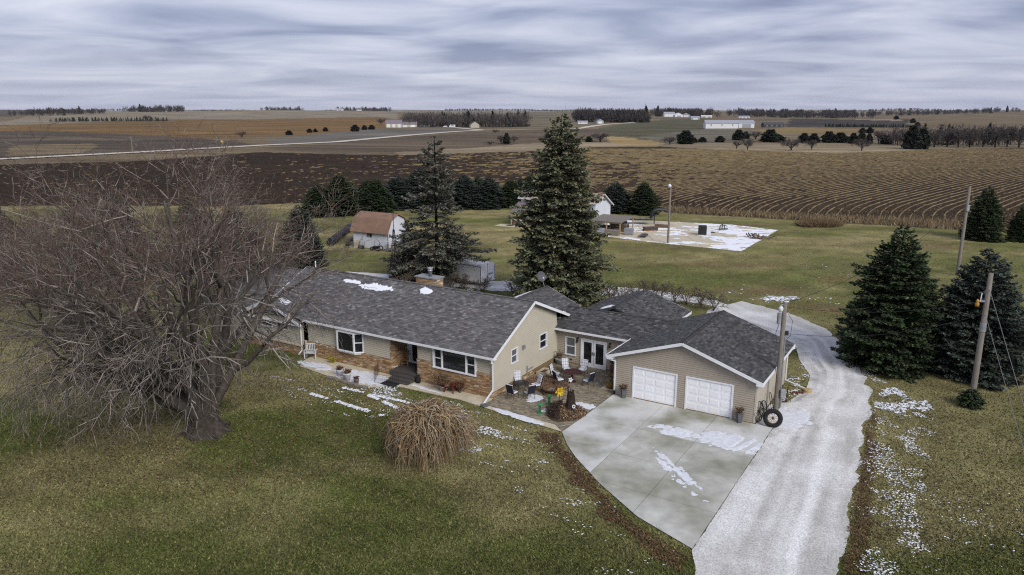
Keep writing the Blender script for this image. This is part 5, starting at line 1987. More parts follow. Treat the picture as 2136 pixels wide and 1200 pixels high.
gp_ = pole('grey utility pole with lamp and conduit beside the garage', (16.3, 42.9, 0), 7.0, 0.17, 0.13)
MB().tube((0.17, -0.1, 0.3), (0.15, -0.08, 4.9), 0.045).build('conduit', 'galvanised', gp_)
MB().path([(0.2, -0.2, 0.4), (0.2, -0.2, 1.1)], 0.03).build('conduit', 'galvanised', gp_)
MB().cbx(0.1, 0.42, -0.32, -0.12, 1.1, 1.6, 0.02).build('meter_box', 'galvanised', gp_)
MB().path([(-0.05, -0.1, 6.85), (-0.25, -0.25, 6.95), (-0.42, -0.35, 6.9)], 0.03).build('lamp_arm', 'galvanised', gp_)
MB().lathe([(0.05, 0.16), (0.12, 0.1), (0.15, 0.0), (0.13, -0.14), (0.06, -0.2)], 12, (-0.34, -0.3, 6.72)).build('lamp_head', 'lamp_glass', gp_, True)
MB().tube((-0.32, -0.12, 5.75), (-0.32, -0.12, 6.4), 0.13, n=12).build('transformer_can', 'grey_metal', gp_)
MB().path([(-0.35, -0.2, 5.7), (-0.5, -0.25, 5.2), (-0.4, -0.2, 4.6), (-0.2, -0.1, 4.5)], 0.014).build('drip_cable', 'wire_black', gp_)
MB().path([(0.1, -0.1, 6.5), (0.5, -0.1, 5.9), (0.45, -0.1, 5.0), (0.2, -0.1, 4.7)], 0.012).build('drip_cable', 'wire_black', gp_)
MB().bx(0.1, 0.32, -0.12, 0.05, 5.0, 5.25).build('bracket', 'black_steel', gp_)

g2 = pole('guyed utility pole standing in front of the right-hand spruce', (30.1, 45.6, 0), 8.2, 0.19, 0.14)
MB().bx(-0.55, -0.1, -0.05, 0.05, 6.35, 6.45).build('bracket', 'galvanised', g2)
MB().lathe([(0.02, 0), (0.12, 0.05), (0.13, 0.2), (0.08, 0.28), (0.1, 0.4), (0.02, 0.5)], 10, (-0.62, -0.05, 6.05)).build('insulator', 'amber', g2, True)
MB().tube((-0.45, -0.05, 6.4), (-0.42, -0.05, 6.95), 0.03).build('fuse', 'white_trim', g2)
MB().lathe([(0.19, 4.4), (0.195, 4.42), (0.19, 5.0)], 12).build('sheath', 'galvanised', g2)
for z, e in ((8.0, (24.9, 31.5)), (6.3, (24.0, 29.8))):
    pass
GUY = [((30.1, 45.6, 7.3), (28.8, 37.6, 0.05)), ((30.1, 45.6, 5.6), (25.6, 33.0, 0.05))]


def wire(label, p0, p1, sag, r=0.014, m='wire_black', name='wire'):
    p0, p1 = Vector(p0), Vector(p1)
    pts = []
    for i in range(15):
        k = i / 14
        q = p0.lerp(p1, k)
        q.z -= sag * 4 * k * (1 - k)
        pts.append(q)
    o = MB().path(pts, r, 4).build(name, m)
    return tag(o, label, 'wire')


wire('right-hand of the two light guy wires running down from the guyed pole', *GUY[0], 0.0, 0.016, 'cable', 'guy_wire')
wire('left-hand of the two light guy wires running down from the guyed pole', *GUY[1], 0.0, 0.016, 'cable', 'guy_wire')
wire('upper wire between the garage pole and the guyed pole', (16.35, 42.9, 6.75), (29.6, 45.5, 6.4), 0.5)
wire('lower wire between the garage pole and the guyed pole', (16.45, 42.9, 5.1), (29.9, 45.5, 5.6), 0.7)
wire('wire leaving the garage pole top towards the rear yard pole', (16.3, 43.0, 6.9), (50.0, 81.6, 8.6), 1.3)
pl = pole('distant utility pole behind the right-hand spruces', (50.2, 81.8, 0), 10.0, 0.2, 0.14)
MB().bx(-0.14, 0.14, -0.3, -0.12, 7.3, 8.0).build('transformer_can', 'galvanised', pl)
ly = pole('tall yard light pole beside the concrete pad', (21.8, 102.5, 0), 8.0, 0.16, 0.12, 'wood_grey')
MB().path([(0, 0, 7.9), (-0.3, -0.3, 8.15), (-0.45, -0.45, 8.1)], 0.035).build('lamp_arm', 'galvanised', ly)
MB().lathe([(0.1, 0.3), (0.25, 0.1), (0.27, -0.05), (0.1, -0.2)], 12, (-0.2, -0.2, 8.0)).build('lamp_head', 'far_white', ly, True)

# ------------------------------------------------------------------ gambrel shed
def frame_rz(dx, dy):
    return math.atan2(dy, dx)


SH = thing('gambrel_shed', 'white shed with brown metal gambrel roof on the back lawn', 'shed', (-21.6, 99.9, 0), frame_rz(0.877, -0.481))
SL_, SD = 5.9, 4.2
prof = [(-0.35, 2.22), (0.62, 4.02), (SD / 2, 4.66), (SD - 0.62, 4.02), (SD + 0.35, 2.22)]
w = MB()
w.bx(0, SL_, 0, 0.06, 0.05, 2.4)
w.bx(0, SL_, SD - 0.06, SD, 0.05, 2.4)
for x in (0, SL_ - 0.06):
    pts = [(0, 0.05), (0, 2.75), (0.62, 3.92), (SD / 2, 4.55), (SD - 0.62, 3.92), (SD, 2.75), (SD, 0.05)]
    n = len(pts)
    w.add([(x, y, z) for y, z in pts] + [(x + 0.06, y, z) for y, z in pts], [tuple(range(n)), tuple(range(2 * n - 1, n - 1, -1))] + [(i, n + i, n + (i + 1) % n, (i + 1) % n) for i in range(n)])
w.build('wall', 'barn_white', SH)
rf = MB()
for (y0, z0), (y1, z1) in zip(prof[:-1], prof[1:]):
    rf.slab([(-0.3, y0, z0), (SL_ + 0.25, y0, z0), (SL_ + 0.25, y1, z1), (-0.3, y1, z1)], 0.05)
ro = rf.build('roof', 'metal_brown', SH)
rb = MB()
k = 0
x = -0.25
while x < SL_ + 0.25:
    for (y0, z0), (y1, z1) in zip(prof[:-1], prof[1:]):
        rb.beam((x, y0, z0 + 0.012), (x, y1, z1 + 0.012), 0.05, 0.035)
    x += 0.24
rb.build('rib', 'metal_brown', ro)
MB().bx(SL_ - 0.02, SL_ + 0.06, -0.03, 0.05, 0.0, 2.5).build('corner_trim', 'metal_brown', SH)
wi = MB()
wi.bx(2.35, 3.35, -0.05, 0.0, 1.55, 2.15)
wo = wi.build('window', 'white_paint', SH)
MB().bx(2.42, 2.84, -0.07, -0.05, 1.62, 2.08).build('pane', 'glass_grey', wo)
MB().bx(2.88, 3.28, -0.07, -0.05, 1.62, 2.08).build('pane', 'glass_dark', wo)
tr = MB()
for (y0, z0), (y1, z1) in zip(prof[:-1], prof[1:]):
    tr.beam((SL_ + 0.27, y0, z0 - 0.03), (SL_ + 0.27, y1, z1 - 0.03), 0.03, 0.12)
tr.build('rake_trim', 'metal_brown', SH)
Msh = SH.matrix_basis.copy() if False else Matrix.Translation((-21.6, 99.9, 0)) @ Matrix.Rotation(frame_rz(0.877, -0.481), 4, 'Z')
RSH = frame_rz(0.877, -0.481)


def shp(x, y, z=0):
    return Msh @ Vector((x, y, z))


t = thing('old_tyre', 'tyre with white wheel leaning on the shed corner', 'tyre', shp(-0.25, -0.35), RSH)
MB().ring((0, 0, 0.42), 0.32, 0.12, (0, 1, 0.15), 22, 8).build('tyre', 'black_rubber', t, True)
MB().lathe([(0.22, -0.04), (0.22, 0.04), (0.06, 0.06)], 14).build('disc', 'white_paint', t)
o = t.children[-1]
o.rotation_euler = (R(90), 0, 0)
o.location = (0, -0.05, 0.42)
t = thing('leaning_panel', 'pale wooden panel leaning on the shed wall', 'panel', shp(0.85, -0.45), RSH)
for i in range(4):
    MB().obx((i * 0.2 - 0.3, 0.15, 0.5), (0.185, 0.03, 1.05), rot_x(R(-18))).build('plank', 'wood_new' if i % 2 else 'curtain', t)
t = thing('pipe_cart', 'metal hoop cart with wheels in front of the shed', 'cart', shp(1.9, -0.6), RSH)
MB().path([(-0.4, 0.2, 0.1), (-0.4, 0.1, 1.1), (-0.25, 0.1, 1.25), (0.25, 0.1, 1.25), (0.4, 0.1, 1.1), (0.4, 0.2, 0.1)], 0.035).build('hoop', 'galvanised', t)
for sx in (-1, 1):
    MB().ring((sx * 0.35, -0.15, 0.26), 0.2, 0.06, (1, 0.2, 0), 16).build('wheel', 'black_rubber', t)
MB().cbx(-0.3, 0.3, -0.25, 0.15, 0.2, 0.5, 0.04).build('box', 'planter_grey', t)
t = thing('garden_machine', 'old dark wheeled garden machine at the right of the shed front', 'machine', shp(4.6, -0.8), RSH)
MB().cbx(-0.5, 0.4, -0.25, 0.25, 0.3, 0.62, 0.05).build('body', 'black_steel', t)
for x, r in ((-0.55, 0.28), (0.5, 0.36)):
    for sy in (-1, 1):
        MB().ring((x, sy * 0.32, r), r - 0.08, 0.08, (0, 1, 0), 16).build('wheel', 'black_rubber', t)
MB().ring((0.1, 0, 0.95), 0.55, 0.022, (0.2, 1, 0), 22).build('hoop', 'rust', t)
MB().path([(0.3, 0, 0.6), (0.55, 0, 1.0), (0.75, 0, 1.05)], 0.03).build('handle', 'rust', t)

t = thing('board_pile', 'jumbled pile of pale boards and poles right of the shed', 'board pile', shp(7.2, 0.6), RSH)
br = random.Random(6)
for i in range(26):
    a = br.uniform(-0.5, 0.5)
    p = Vector((br.uniform(-1.4, 1.6), br.uniform(-1.2, 1.4), 0.5 + br.uniform(0, 1.1)))
    l = br.uniform(0.9, 1.9)
    d = Vector((math.cos(a), math.sin(a), br.uniform(-0.3, 0.4)))
    MB().beam(p - d * l / 2, p + d * l / 2, 0.13, 0.06).build('board', br.choice(['white_paint', 'curtain', 'wood_grey', 'white_trim']), t)
for x in (-1.2, 1.2):
    for y in (-0.9, 1.0):
        MB().tube((x, y, 0), (x, y, 0.9), 0.07, n=6).build('post', 'wood_grey', t)

# corrugated culvert pipe and a log beside it
t = thing('culvert_pipe', 'long black corrugated culvert pipe lying on the grass left of the shed', 'pipe', (-24.9, 100.6, 0.55), 0)
q0, q1 = Vector((0, 0, 0)), Vector((-0.2, 18.0, 0))
pts, rs = [], []
for i in range(61):
    pts.append(q0.lerp(q1, i / 60))
    rs.append(0.55 if i % 2 else 0.5)
MB().path(pts, rs, 14).build('pipe', 'culvert', t)
MB().ring(q0, 0.5, 0.06, (0, 1, 0), 18).build('collar', 'culvert', t)
t = thing('grey_log', 'long weathered grey log beside the culvert pipe', 'log', (-23.2, 103.2, 0.3), 0)
MB().path([(0, 0, 0), (0.4, 3.4, 0), (0.6, 8.5, 0.05)], [0.28, 0.3, 0.24], 9).build('log', 'wood_grey', t)

# ------------------------------------------------------------------ cargo trailer
t = thing('cargo_trailer', 'white enclosed cargo trailer parked behind the house', 'trailer', (-3.3, 76.0, 0), frame_rz(-0.78, 0.626))
Wd, Ln = 2.3, 5.4
prof2 = [(0, 0.45), (0, 2.2), (0.12, 2.34), (0.6, 2.46), (Wd / 2, 2.5), (Wd - 0.6, 2.46), (Wd - 0.12, 2.34), (Wd, 2.2), (Wd, 0.45)]
b = MB()
n = len(prof2)
b.add([(0, -y, z) for y, z in prof2] + [(Ln, -y, z) for y, z in prof2],
      [tuple(range(n - 1, -1, -1)), tuple(range(n, 2 * n))] + [(i, (i + 1) % n, n + (i + 1) % n, n + i) for i in range(n)])
b.build('body', 'trailer_white', t)
tr = MB()
for y, z in ((0, 0.45), (0, 2.2), (-Wd, 0.45), (-Wd, 2.2)):
    tr.beam((0, y, z), (Ln, y, z), 0.05, 0.06)
for x in (-0.01, Ln + 0.01):
    for y in (0, -Wd):
        tr.beam((x, y, 0.45), (x, y, 2.2), 0.06, 0.06)
    tr.beam((x, 0, 0.45), (x, -Wd, 0.45), 0.05, 0.06)
    tr.beam((x, -Wd / 2, 0.45), (x, -Wd / 2, 2.45), 0.03, 0.03)
tr.build('trim', 'galvanised', t)
for x in (2.2, 3.0):
    for y in (0.06, -Wd - 0.06):
        MB().ring((x, y, 0.34), 0.24, 0.1, (0, 1, 0), 18).build('wheel', 'black_rubber', t)
MB().path([(Ln, -0.4, 0.5), (Ln + 1.2, -Wd / 2, 0.5), (Ln, -Wd + 0.4, 0.5)], 0.05).build('tongue', 'black_steel', t)
MB().cbx(-0.04, 0.0, -Wd + 0.3, -Wd / 2 - 0.1, 1.2, 1.35, 0.01).build('latch', 'galvanised', t)
o = snow_sheet('snow_cover', lambda A, B: 0.4 - (np.abs(A - 2.6) / 2.9) ** 4 - ((B + 1.15) / 0.9) ** 2 + (fbm(A * 1.6, B * 1.6, 91, 3) - 0.5) * 2, 0, 5.4, -2.2, -0.1, 0.08, 2.47, t, 0.03)
for v_ in o.data.vertices:
    v_.co.z -= 0.11 * ((v_.co.y + 1.15) / 1.1) ** 2 - 0.02

# ------------------------------------------------------------------ barn behind the tall spruce
BA = thing('white_barn', 'white barn with tan metal roof and yellow lean-to front behind the tallest spruce', 'barn', (1.5, 121.6, 0), -TH)
BL, BD = 13.4, 5.6
w = MB()
pts = [(0, 0), (0, 4.25), (2.4, 5.25), (BD, 3.4), (BD, 0)]
n = 5
w.add([(0, y, z) for y, z in pts] + [(BL, y, z) for y, z in pts], [tuple(range(n)), tuple(range(2 * n - 1, n - 1, -1))] + [(i, n + i, n + (i + 1) % n, (i + 1) % n) for i in range(n)])
w.build('wall', 'barn_white', BA)
rf = MB()
rf.slab([(-0.4, -0.4, 4.15), (BL + 0.4, -0.4, 4.15), (BL + 0.4, 2.4, 5.38), (-0.4, 2.4, 5.38)], 0.06)
rf.slab([(BL + 0.4, BD + 0.4, 3.3), (-0.4, BD + 0.4, 3.3), (-0.4, 2.4, 5.38), (BL + 0.4, 2.4, 5.38)], 0.06)
ro = rf.build('roof', 'metal_tan', BA)
rb = MB()
x = -0.3
while x < BL + 0.4:
    rb.beam((x, -0.4, 4.17), (x, 2.4, 5.4), 0.05, 0.04)
    x += 0.3
rb.build('rib', 'metal_tan', ro)
MB().beam((BL + 0.42, 2.4, 5.33), (BL + 0.42, BD + 0.4, 3.25), 0.04, 0.16).build('rake_trim', 'barn_white', BA)
MB().beam((-0.42, -0.4, 4.1), (-0.42, 2.4, 5.33), 0.04, 0.16).build('rake_trim', 'barn_white', BA)
MB().beam((-0.4, -0.42, 4.1), (BL + 0.4, -0.42, 4.1), 0.04, 0.16).build('eave_trim', 'barn_white', BA)
lt = MB()
lt.slab([(-0.5, -2.7, 2.05), (BL - 0.5, -2.7, 2.05), (BL - 0.5, 0.0, 3.55), (-0.5, 0.0, 3.55)], 0.06)
lo = lt.build('porch_roof', 'metal_mauve', BA)
rb = MB()
x = -0.4
while x < BL - 0.5:
    rb.beam((x, -2.7, 2.07), (x, 0.0, 3.57), 0.05, 0.045)
    x += 0.4
rb.build('rib', 'metal_mauve', lo)
MB().bx(0, 9, -2.0, 0, 0, 2.35).build('porch_wall', 'yellow_wall', BA)
wi = MB().bx(1.0, 2.7, -2.06, -2.0, 0.85, 1.85).build('window', 'white_trim', BA)
for x0, x1 in ((1.06, 1.82), (1.88, 2.64)):
    for z0, z1 in ((0.91, 1.32), (1.38, 1.79)):
        MB().bx(x0, x1, -2.08, -2.06, z0, z1).build('pane', 'glass_dark', wi)
for x in (-0.3, 4.0, 8.5):
    MB().bx(x - 0.08, x + 0.08, -2.62, -2.46, 0, 2.05).build('post', 'wood_new', BA)


def bpt(x, y, z=0):
    return L(x, y, z) - G0 + Vector((1.5, 121.6, 0))


lc = thing('lawn_chair', '', 'chair', group='chairs in front of the barn porch')
for sx in (-1, 1):
    for y in (-0.25, 0.25):
        MB().tube((sx * 0.26, y, 0), (sx * 0.26, y, 0.62 if y > 0 else 0.9), 0.03, n=5).build('leg', 'white_paint', lc)
MB().cbx(-0.3, 0.3, -0.28, 0.3, 0.4, 0.45, 0.01).build('seat', 'red_paint', lc)
MB().cbx(-0.3, 0.3, -0.32, -0.27, 0.45, 1.0, 0.01).build('back', 'white_trim', lc)
for i, (x, lab) in enumerate(((0.3, 'leftmost chair with white back under the barn window'), (1.35, 'middle chair with white back under the barn window'), (2.6, 'rightmost chair with white back under the barn window'))):
    put(lc, i == 0, lab, bpt(x, -2.75, 0.06), -TH + math.pi + (i - 1) * 0.2)
t = thing('barn_apron', 'pale concrete apron in front of the barn porch', 'apron', (1.5, 121.6, 0), -TH)
t['kind'] = 'structure'
del t['category']
for x in (-2.2, 0.4, 3.0):
    MB().bx(x, x + 2.55, -4.6, -2.75, -0.02, 0.05).build('slab', 'concrete_warm', t)
o = MB().bx(-0.5, 0.6, -0.35, 0.35, 0, 0.03).build('floor_mat', 'rug_black')
o.location = bpt(0.0, -3.6, 0.055)
o.rotation_euler = (0, 0, -TH)
tag(o, 'dark mat lying on the barn apron', 'mat')

# ------------------------------------------------------------------ open lumber shelter
sh = thing('lumber_shelter', 'low open shelter with flat grey roof over stacked lumber', 'shelter', (8.4, 114.6, 0), -TH)
sx_, sy_ = 9.2, 5.2
MB().slab([(0, 0, 1.85), (sx_, 0, 1.85), (sx_, sy_, 2.15), (0, sy_, 2.15)], 0.1).build('roof', 'wood_grey', sh)
for x in (0.2, 2.4, 4.6, 6.8, 9.0):
    for y in (0.15, sy_ - 0.15):
        MB().bx(x - 0.07, x + 0.07, y - 0.07, y + 0.07, 0, 1.8 + 0.055 * y).build('post', 'wood_new', sh)
for y in (0.15, sy_ - 0.15):
    MB().bx(0, sx_, y - 0.05, y + 0.05, 1.6 + 0.055 * y, 1.72 + 0.055 * y).build('beam', 'wood_new', sh)
M_ = Matrix.Translation((8.4, 114.6, 0)) @ Matrix.Rotation(-TH, 4, 'Z')
for k, (x, y, n, lab) in enumerate(((0.6, 0.6, 5, 'left stack of dark boards under the lumber shelter'), (4.0, 0.7, 6, 'middle stack of boards under the lumber shelter'), (6.2, 2.4, 7, 'tall rear stack of boards under the lumber shelter'))):
    ls = thing('lumber_stack', lab, 'lumber', M_ @ Vector((x, y, 0)), -TH, 'lumber under the shelter')
    for j in range(n):
        for i in range(4):
            MB().bx(br.uniform(0, 0.2), 2.8 + br.uniform(-0.3, 0.2), i * 0.3, i * 0.3 + 0.27, 0.1 + j * 0.16, 0.22 + j * 0.16).build('board', br.choice(['wood_grey', 'wood_brown', 'dark_floor', 'wood_grey']), ls)
for lab, x, y, s, m, nm, ct in (('blue-grey plastic tote in front of the lumber shelter', 6.3, -0.7, (1.1, 0.9, 0.85), 'metal_grey', 'plastic_tote', 'tote'), ('grey concrete block at the shelter corner', 8.4, -1.0, (1.9, 0.9, 0.85), 'wood_grey', 'concrete_block', 'block'), ('grey wire crate right of the lumber shelter', 10.2, 0.7, (1.3, 1.1, 1.0), 'galvanised', 'wire_crate', 'crate')):
    t = thing(nm, lab, ct, M_ @ Vector((x, y, 0)), -TH + 0.2)
    MB().cbx(-s[0] / 2, s[0] / 2, -s[1] / 2, s[1] / 2, 0.08, s[2], 0.05).build('body', m, t)
    for q in (-1, 1):
        MB().bx(q * s[0] * 0.35 - 0.06, q * s[0] * 0.35 + 0.06, -s[1] / 2, s[1] / 2, 0, 0.08).build('skid', 'wood_grey', t)
    for q in (-0.25, 0.25):
        MB().bx(-s[0] / 2 - 0.02, s[0] / 2 + 0.02, -s[1] / 2 - 0.02, s[1] / 2 + 0.02, s[2] * (0.5 + q) - 0.03, s[2] * (0.5 + q) + 0.03).build('band', m, t)

# gooseneck flatbed
t = thing('gooseneck_trailer', 'black flatbed trailer with arched gooseneck behind the light pole', 'trailer', (15.2, 121.0, 0), frame_rz(0.995, -0.1))
MB().bx(0, 7.6, -1.1, 1.1, 0.85, 1.0).build('deck', 'black_steel', t)
for i in range(8):
    MB().bx(i * 0.95 + 0.05, i * 0.95 + 0.9, -1.0, 1.0, 1.0, 1.04).build('plank', 'wood_grey', t)
for y in (-0.45, 0.45):
    MB().path([(7.4, y, 0.9), (7.6, y, 1.7), (7.9, y, 2.25), (8.5, y * 0.7, 2.5), (9.6, y * 0.4, 2.45), (10.3, y * 0.2, 2.15), (10.5, 0, 1.7)], 0.2, 8).build('gooseneck', 'black_steel', t)
MB().tube((8.0, 0, 0), (8.0, 0, 1.6), 0.08).build('jack_leg', 'black_steel', t)
for x in (2.2, 3.2):
    for y in (-0.95, 0.95):
        MB().ring((x, y, 0.42), 0.3, 0.12, (0, 1, 0), 16).build('wheel', 'black_rubber', t)

# concrete pad with snow
pad = MB().prism(PADPTS, -0.05, 0.02).build('concrete_pad', 'joint_dark')
struct(pad)
for i in range(6):
    for j in range(5):
        p = PADPTS
        x0, x1, y0, y1 = 9 + i * 5.6, 9 + (i + 1) * 5.6, 96 + j * 5.9, 96 + (j + 1) * 5.9
        for nx, ny, d in ((-1, 0, -x0 - 0.03), (1, 0, x1 - 0.03), (0, -1, -y0 - 0.03), (0, 1, y1 - 0.03)):
            p = clip_poly(p, nx, ny, d)
            if len(p) < 3:
                break
        if len(p) >= 3:
            MB().prism(p, -0.04, 0.045).build('slab', 'concrete_warm', pad)
PN = np.array(PADPTS)


def pad_snow(A, B):
    f = (fbm(A / 3.2 + 0.1 * B, B / 1.5, 101, 4) - 0.50) * 4 + 0.8 * np.clip((A - 31) / 8, -0.6, 0.5) + 0.22
    f = np.where((np.abs(A - 14) < 6) & (B > 116), f + 0.6, f)
    f = np.minimum(f, (fbm(A / 1.1, B / 0.6, 107, 3) - 0.36) * 4)
    return np.where(inpoly(A + 0.6 * (fbm(A, B, 3, 2) - 0.5), B, PADPTS), f, -1)


o = snow_sheet('pad_snow', pad_snow, 10, 42, 96, 125, 0.22, 0.05, None, 0.03)
stuff(tag(o, 'broken sheet of snow over the concrete pad', 'snow'))

t = thing('equipment_box', 'black and white metal equipment box on the concrete pad', 'box', (28.5, 109.2, 0.045), -0.25)
MB().cbx(-0.85, 0.35, -0.6, 0.6, 0.15, 1.45, 0.04).build('body', 'black_steel', t)
MB().cbx(0.35, 0.95, -0.58, 0.58, 0.15, 1.25, 0.04).build('side_panel', 'barn_white', t)
MB().bx(-0.9, 1.0, -0.5, 0.5, 0.0, 0.15).build('skid', 'barn_white', t)
MB().tube((0.95, 0, 0.5), (1.6, 0, 0.45), 0.08).build('hitch', 'black_steel', t)
t = thing('plough_part', 'small dark implement part lying at the back of the pad', 'implement', (32.7, 114.4, 0.045), 0.3)
for i in range(3):
    MB().path([(-0.5 + i * 0.4, 0, 0.1), (-0.3 + i * 0.4, 0.2, 0.6), (0.1 + i * 0.4, 0.1, 0.8 - 0.15 * i)], 0.08).build('shank', 'black_steel', t)
MB().bx(-0.6, 0.9, -0.1, 0.1, 0.05, 0.2).build('frame', 'black_steel', t)
t = thing('scrap_pile', 'heap of brown scrap wood and metal at the right end of the pad', 'scrap pile', (35.8, 106.8, 0.045))
for i in range(34):
    p = Vector((br.gauss(0, 0.9), br.gauss(0, 0.6), 0.1 + br.uniform(0, 0.45)))
    d = Vector((br.uniform(-1, 1), br.uniform(-1, 1), br.uniform(-0.4, 0.5))).normalized() * br.uniform(0.25, 0.6)
    MB().beam(p - d, p + d, 0.14, 0.1).build('piece', br.choice(['wood_brown', 'rust', 'wood_grey', 'dark_floor']), t)
for k, (x, y, rz, n, lab) in enumerate(((21.5, 113.2, 0.3, 4, 'short stack of weathered boards on the pad right of the shelter'), (23.6, 116.4, -0.5, 3, 'low stack of boards in front of the gooseneck trailer'), (19.8, 108.0, 1.2, 2, 'few loose boards near the foot of the yard light pole'))):
    t = thing('board_stack', lab, 'boards', (x, y, 0.045), rz, 'loose boards on the pad')
    for j in range(n):
        for i in range(3):
            MB().bx(-1.2 + br.uniform(-0.2, 0.2), 1.1, i * 0.34, i * 0.34 + 0.3, 0.04 + j * 0.14, 0.15 + j * 0.14).build('board', br.choice(['wood_grey', 'wood_brown', 'dark_floor']), t)

# ------------------------------------------------------------------ bare trees
def grow_tree(seed, trunk_h, trunk_r, limbs, counts, lens, crown, droop=0.12, spread=1.0, minr=0.010):
    """limbs: [(azimuth deg, elevation deg, length)]. Returns segment arrays by thickness class."""
    r = random.Random(seed)
    segs = []                              # p0, p1, r0, r1, level

    def branch(p, d, ln, rad, lvl):
        n = (7, 6, 5, 4, 3)[min(lvl, 4)]
        pts = [(p.copy(), rad)]
        d = d.normalized()
        for i in range(n):
            jit = Vector((r.gauss(0, 1), r.gauss(0, 1), r.gauss(0, 1))) * (0.13 + 0.05 * lvl)
            up = Vector((0, 0, 0.10 if lvl < 2 else 0.05 if p.z > 7 else -droop * 1.6))
            out = Vector((p.x, p.y, 0))
            if out.length > 0.1:
                out = out.normalized() * 0.06
            d = (d + jit * 0.8 + up + out).normalized()
            q = p + d * ln / n
            if q.z < 0.15:
                q.z = 0.15 + r.uniform(0, 0.3)
                d.z = abs(d.z) * 0.2
            nr = max(rad * (1 - 0.75 * (i + 1) / n), minr * 0.7)
            segs.append((p.copy(), q.copy(), pts[-1][1], nr, lvl))
            p = q
            pts.append((p.copy(), nr))
        if lvl + 1 >= len(counts) + 1:
            return
        c = counts[lvl] if lvl < len(counts) else 0
        for k in range(c):
            t = 0.22 + 0.78 * (k + r.random()) / c
            i = min(int(t * n), n - 1)
            f = t * n - i
            bp = pts[i][0].lerp(pts[min(i + 1, n)][0], f)
            br_ = pts[i][1] * 0.62
            dd = (pts[min(i + 1, n)][0] - pts[i][0]).normalized()
            side = Vector((r.gauss(0, 1), r.gauss(0, 1), r.gauss(0, 0.8)))
            side = (side - dd * side.dot(dd)).normalized()
            nd = (dd * 0.75 + side * (0.75 * spread) + Vector((0, 0, 0.12 if lvl < 2 else -0.05)))
            branch(bp, nd, lens[lvl] * r.uniform(0.6, 1.2) * (1.15 - 0.45 * t), max(br_, minr), lvl + 1)
    for az, el, ln in limbs:
        a, e2 = R(az), R(el)
        d = Vector((math.cos(a) * math.cos(e2), math.sin(a) * math.cos(e2), math.sin(e2)))
        branch(Vector((0.25 * trunk_r * math.cos(a), 0.25 * trunk_r * math.sin(a), trunk_h * r.uniform(0.7, 1.0))), d, ln, trunk_r * r.uniform(0.38, 0.54), 0)
    return segs


def tree_meshes(t, segs, trunk_h, trunk_r, seed, cols, redtop=None):
    r = random.Random(seed)
    big = [s for s in segs if s[4] <= 1]
    small = [s for s in segs if s[4] > 1]
    if trunk_h > 0:
        m = MB(cols[0])
        prof = [(trunk_r * 1.9, -0.1), (trunk_r * 1.5, 0.12), (trunk_r * 1.12, 0.5), (trunk_r, trunk_h * 0.6), (trunk_r * 0.95, trunk_h), (trunk_r * 0.5, trunk_h * 1.15)]
        m.lathe(prof, 14, wob=0.10, rng=r)
        for i in range(7):                 # root flare
            a = i * 0.9 + r.uniform(-0.2, 0.2)
            m.path([(trunk_r * 0.8 * math.cos(a), trunk_r * 0.8 * math.sin(a), 0.35), (trunk_r * 1.7 * math.cos(a), trunk_r * 1.7 * math.sin(a), 0.1), (trunk_r * 2.1 * math.cos(a + 0.2), trunk_r * 2.1 * math.sin(a + 0.2), -0.05)], [0.26 * trunk_r * 1.6, 0.15 * trunk_r, 0.04])
        m.c = [tuple(q * k_ for q in cols[0]) for k_ in (r.uniform(0.75, 1.25) for _ in m.f)]
        m.build('trunk', 'bark', t)
    if big:
        k = 7
        V, F = prisms([s[0][:] for s in big], [s[1][:] for s in big], [s[2] * 1.04 for s in big], [s[3] for s in big], k)
        C = np.repeat(np.array([np.array(cols[1]) * r.uniform(0.75, 1.2) for _ in big]), 2 * k, axis=0)
        npmesh('limbs', V, F, 'bark', t, col=C)
    if small:
        V, F = prisms([s[0][:] for s in small], [s[1][:] for s in small], [s[2] for s in small], [s[3] for s in small], 3)
        cc = []
        for s in small:
            c = np.array(cols[2]) * r.choice((0.35, 0.5, 0.65, 0.9, 1.25, 1.7))
            if redtop and s[4] >= 3 and s[1].z > redtop[0] and r.random() < redtop[2]:
                c = np.array(redtop[1]) * r.uniform(0.7, 1.3)
            cc.append(c)
        stuff(npmesh('twigs', V, F, 'twig', t, col=np.repeat(np.array(cc), 6, axis=0)))


BARK = ((0.062, 0.05, 0.04), (0.078, 0.065, 0.054), (0.20, 0.172, 0.15))
maple = thing('bare_maple', 'huge bare spreading maple with drooping grey twigs in the left foreground', 'tree', (-17.8, 40.1, 0), 0.0, None, (1.16, 1.15, 1.14))
ML = [(100, 76, 11.0), (58, 64, 10.0), (150, 66, 11.0), (35, 60, 10.4), (205, 58, 10.2), (250, 74, 9.0), (305, 76, 8.4), (178, 36, 11.0), (208, 32, 8.6), (130, 42, 10.6), (40, 74, 10.2), (232, 52, 8.0), (160, 24, 8.5)]
segs = grow_tree(5, 0.95, 0.66, ML, [6, 6, 5, 3], [5.2, 3.4, 2.1, 1.1], 0, 0.12, 1.0, 0.0088)
tree_meshes(maple, segs, 0.95, 0.66, 3, BARK, (8.0, (0.135, 0.085, 0.066), 0.55))

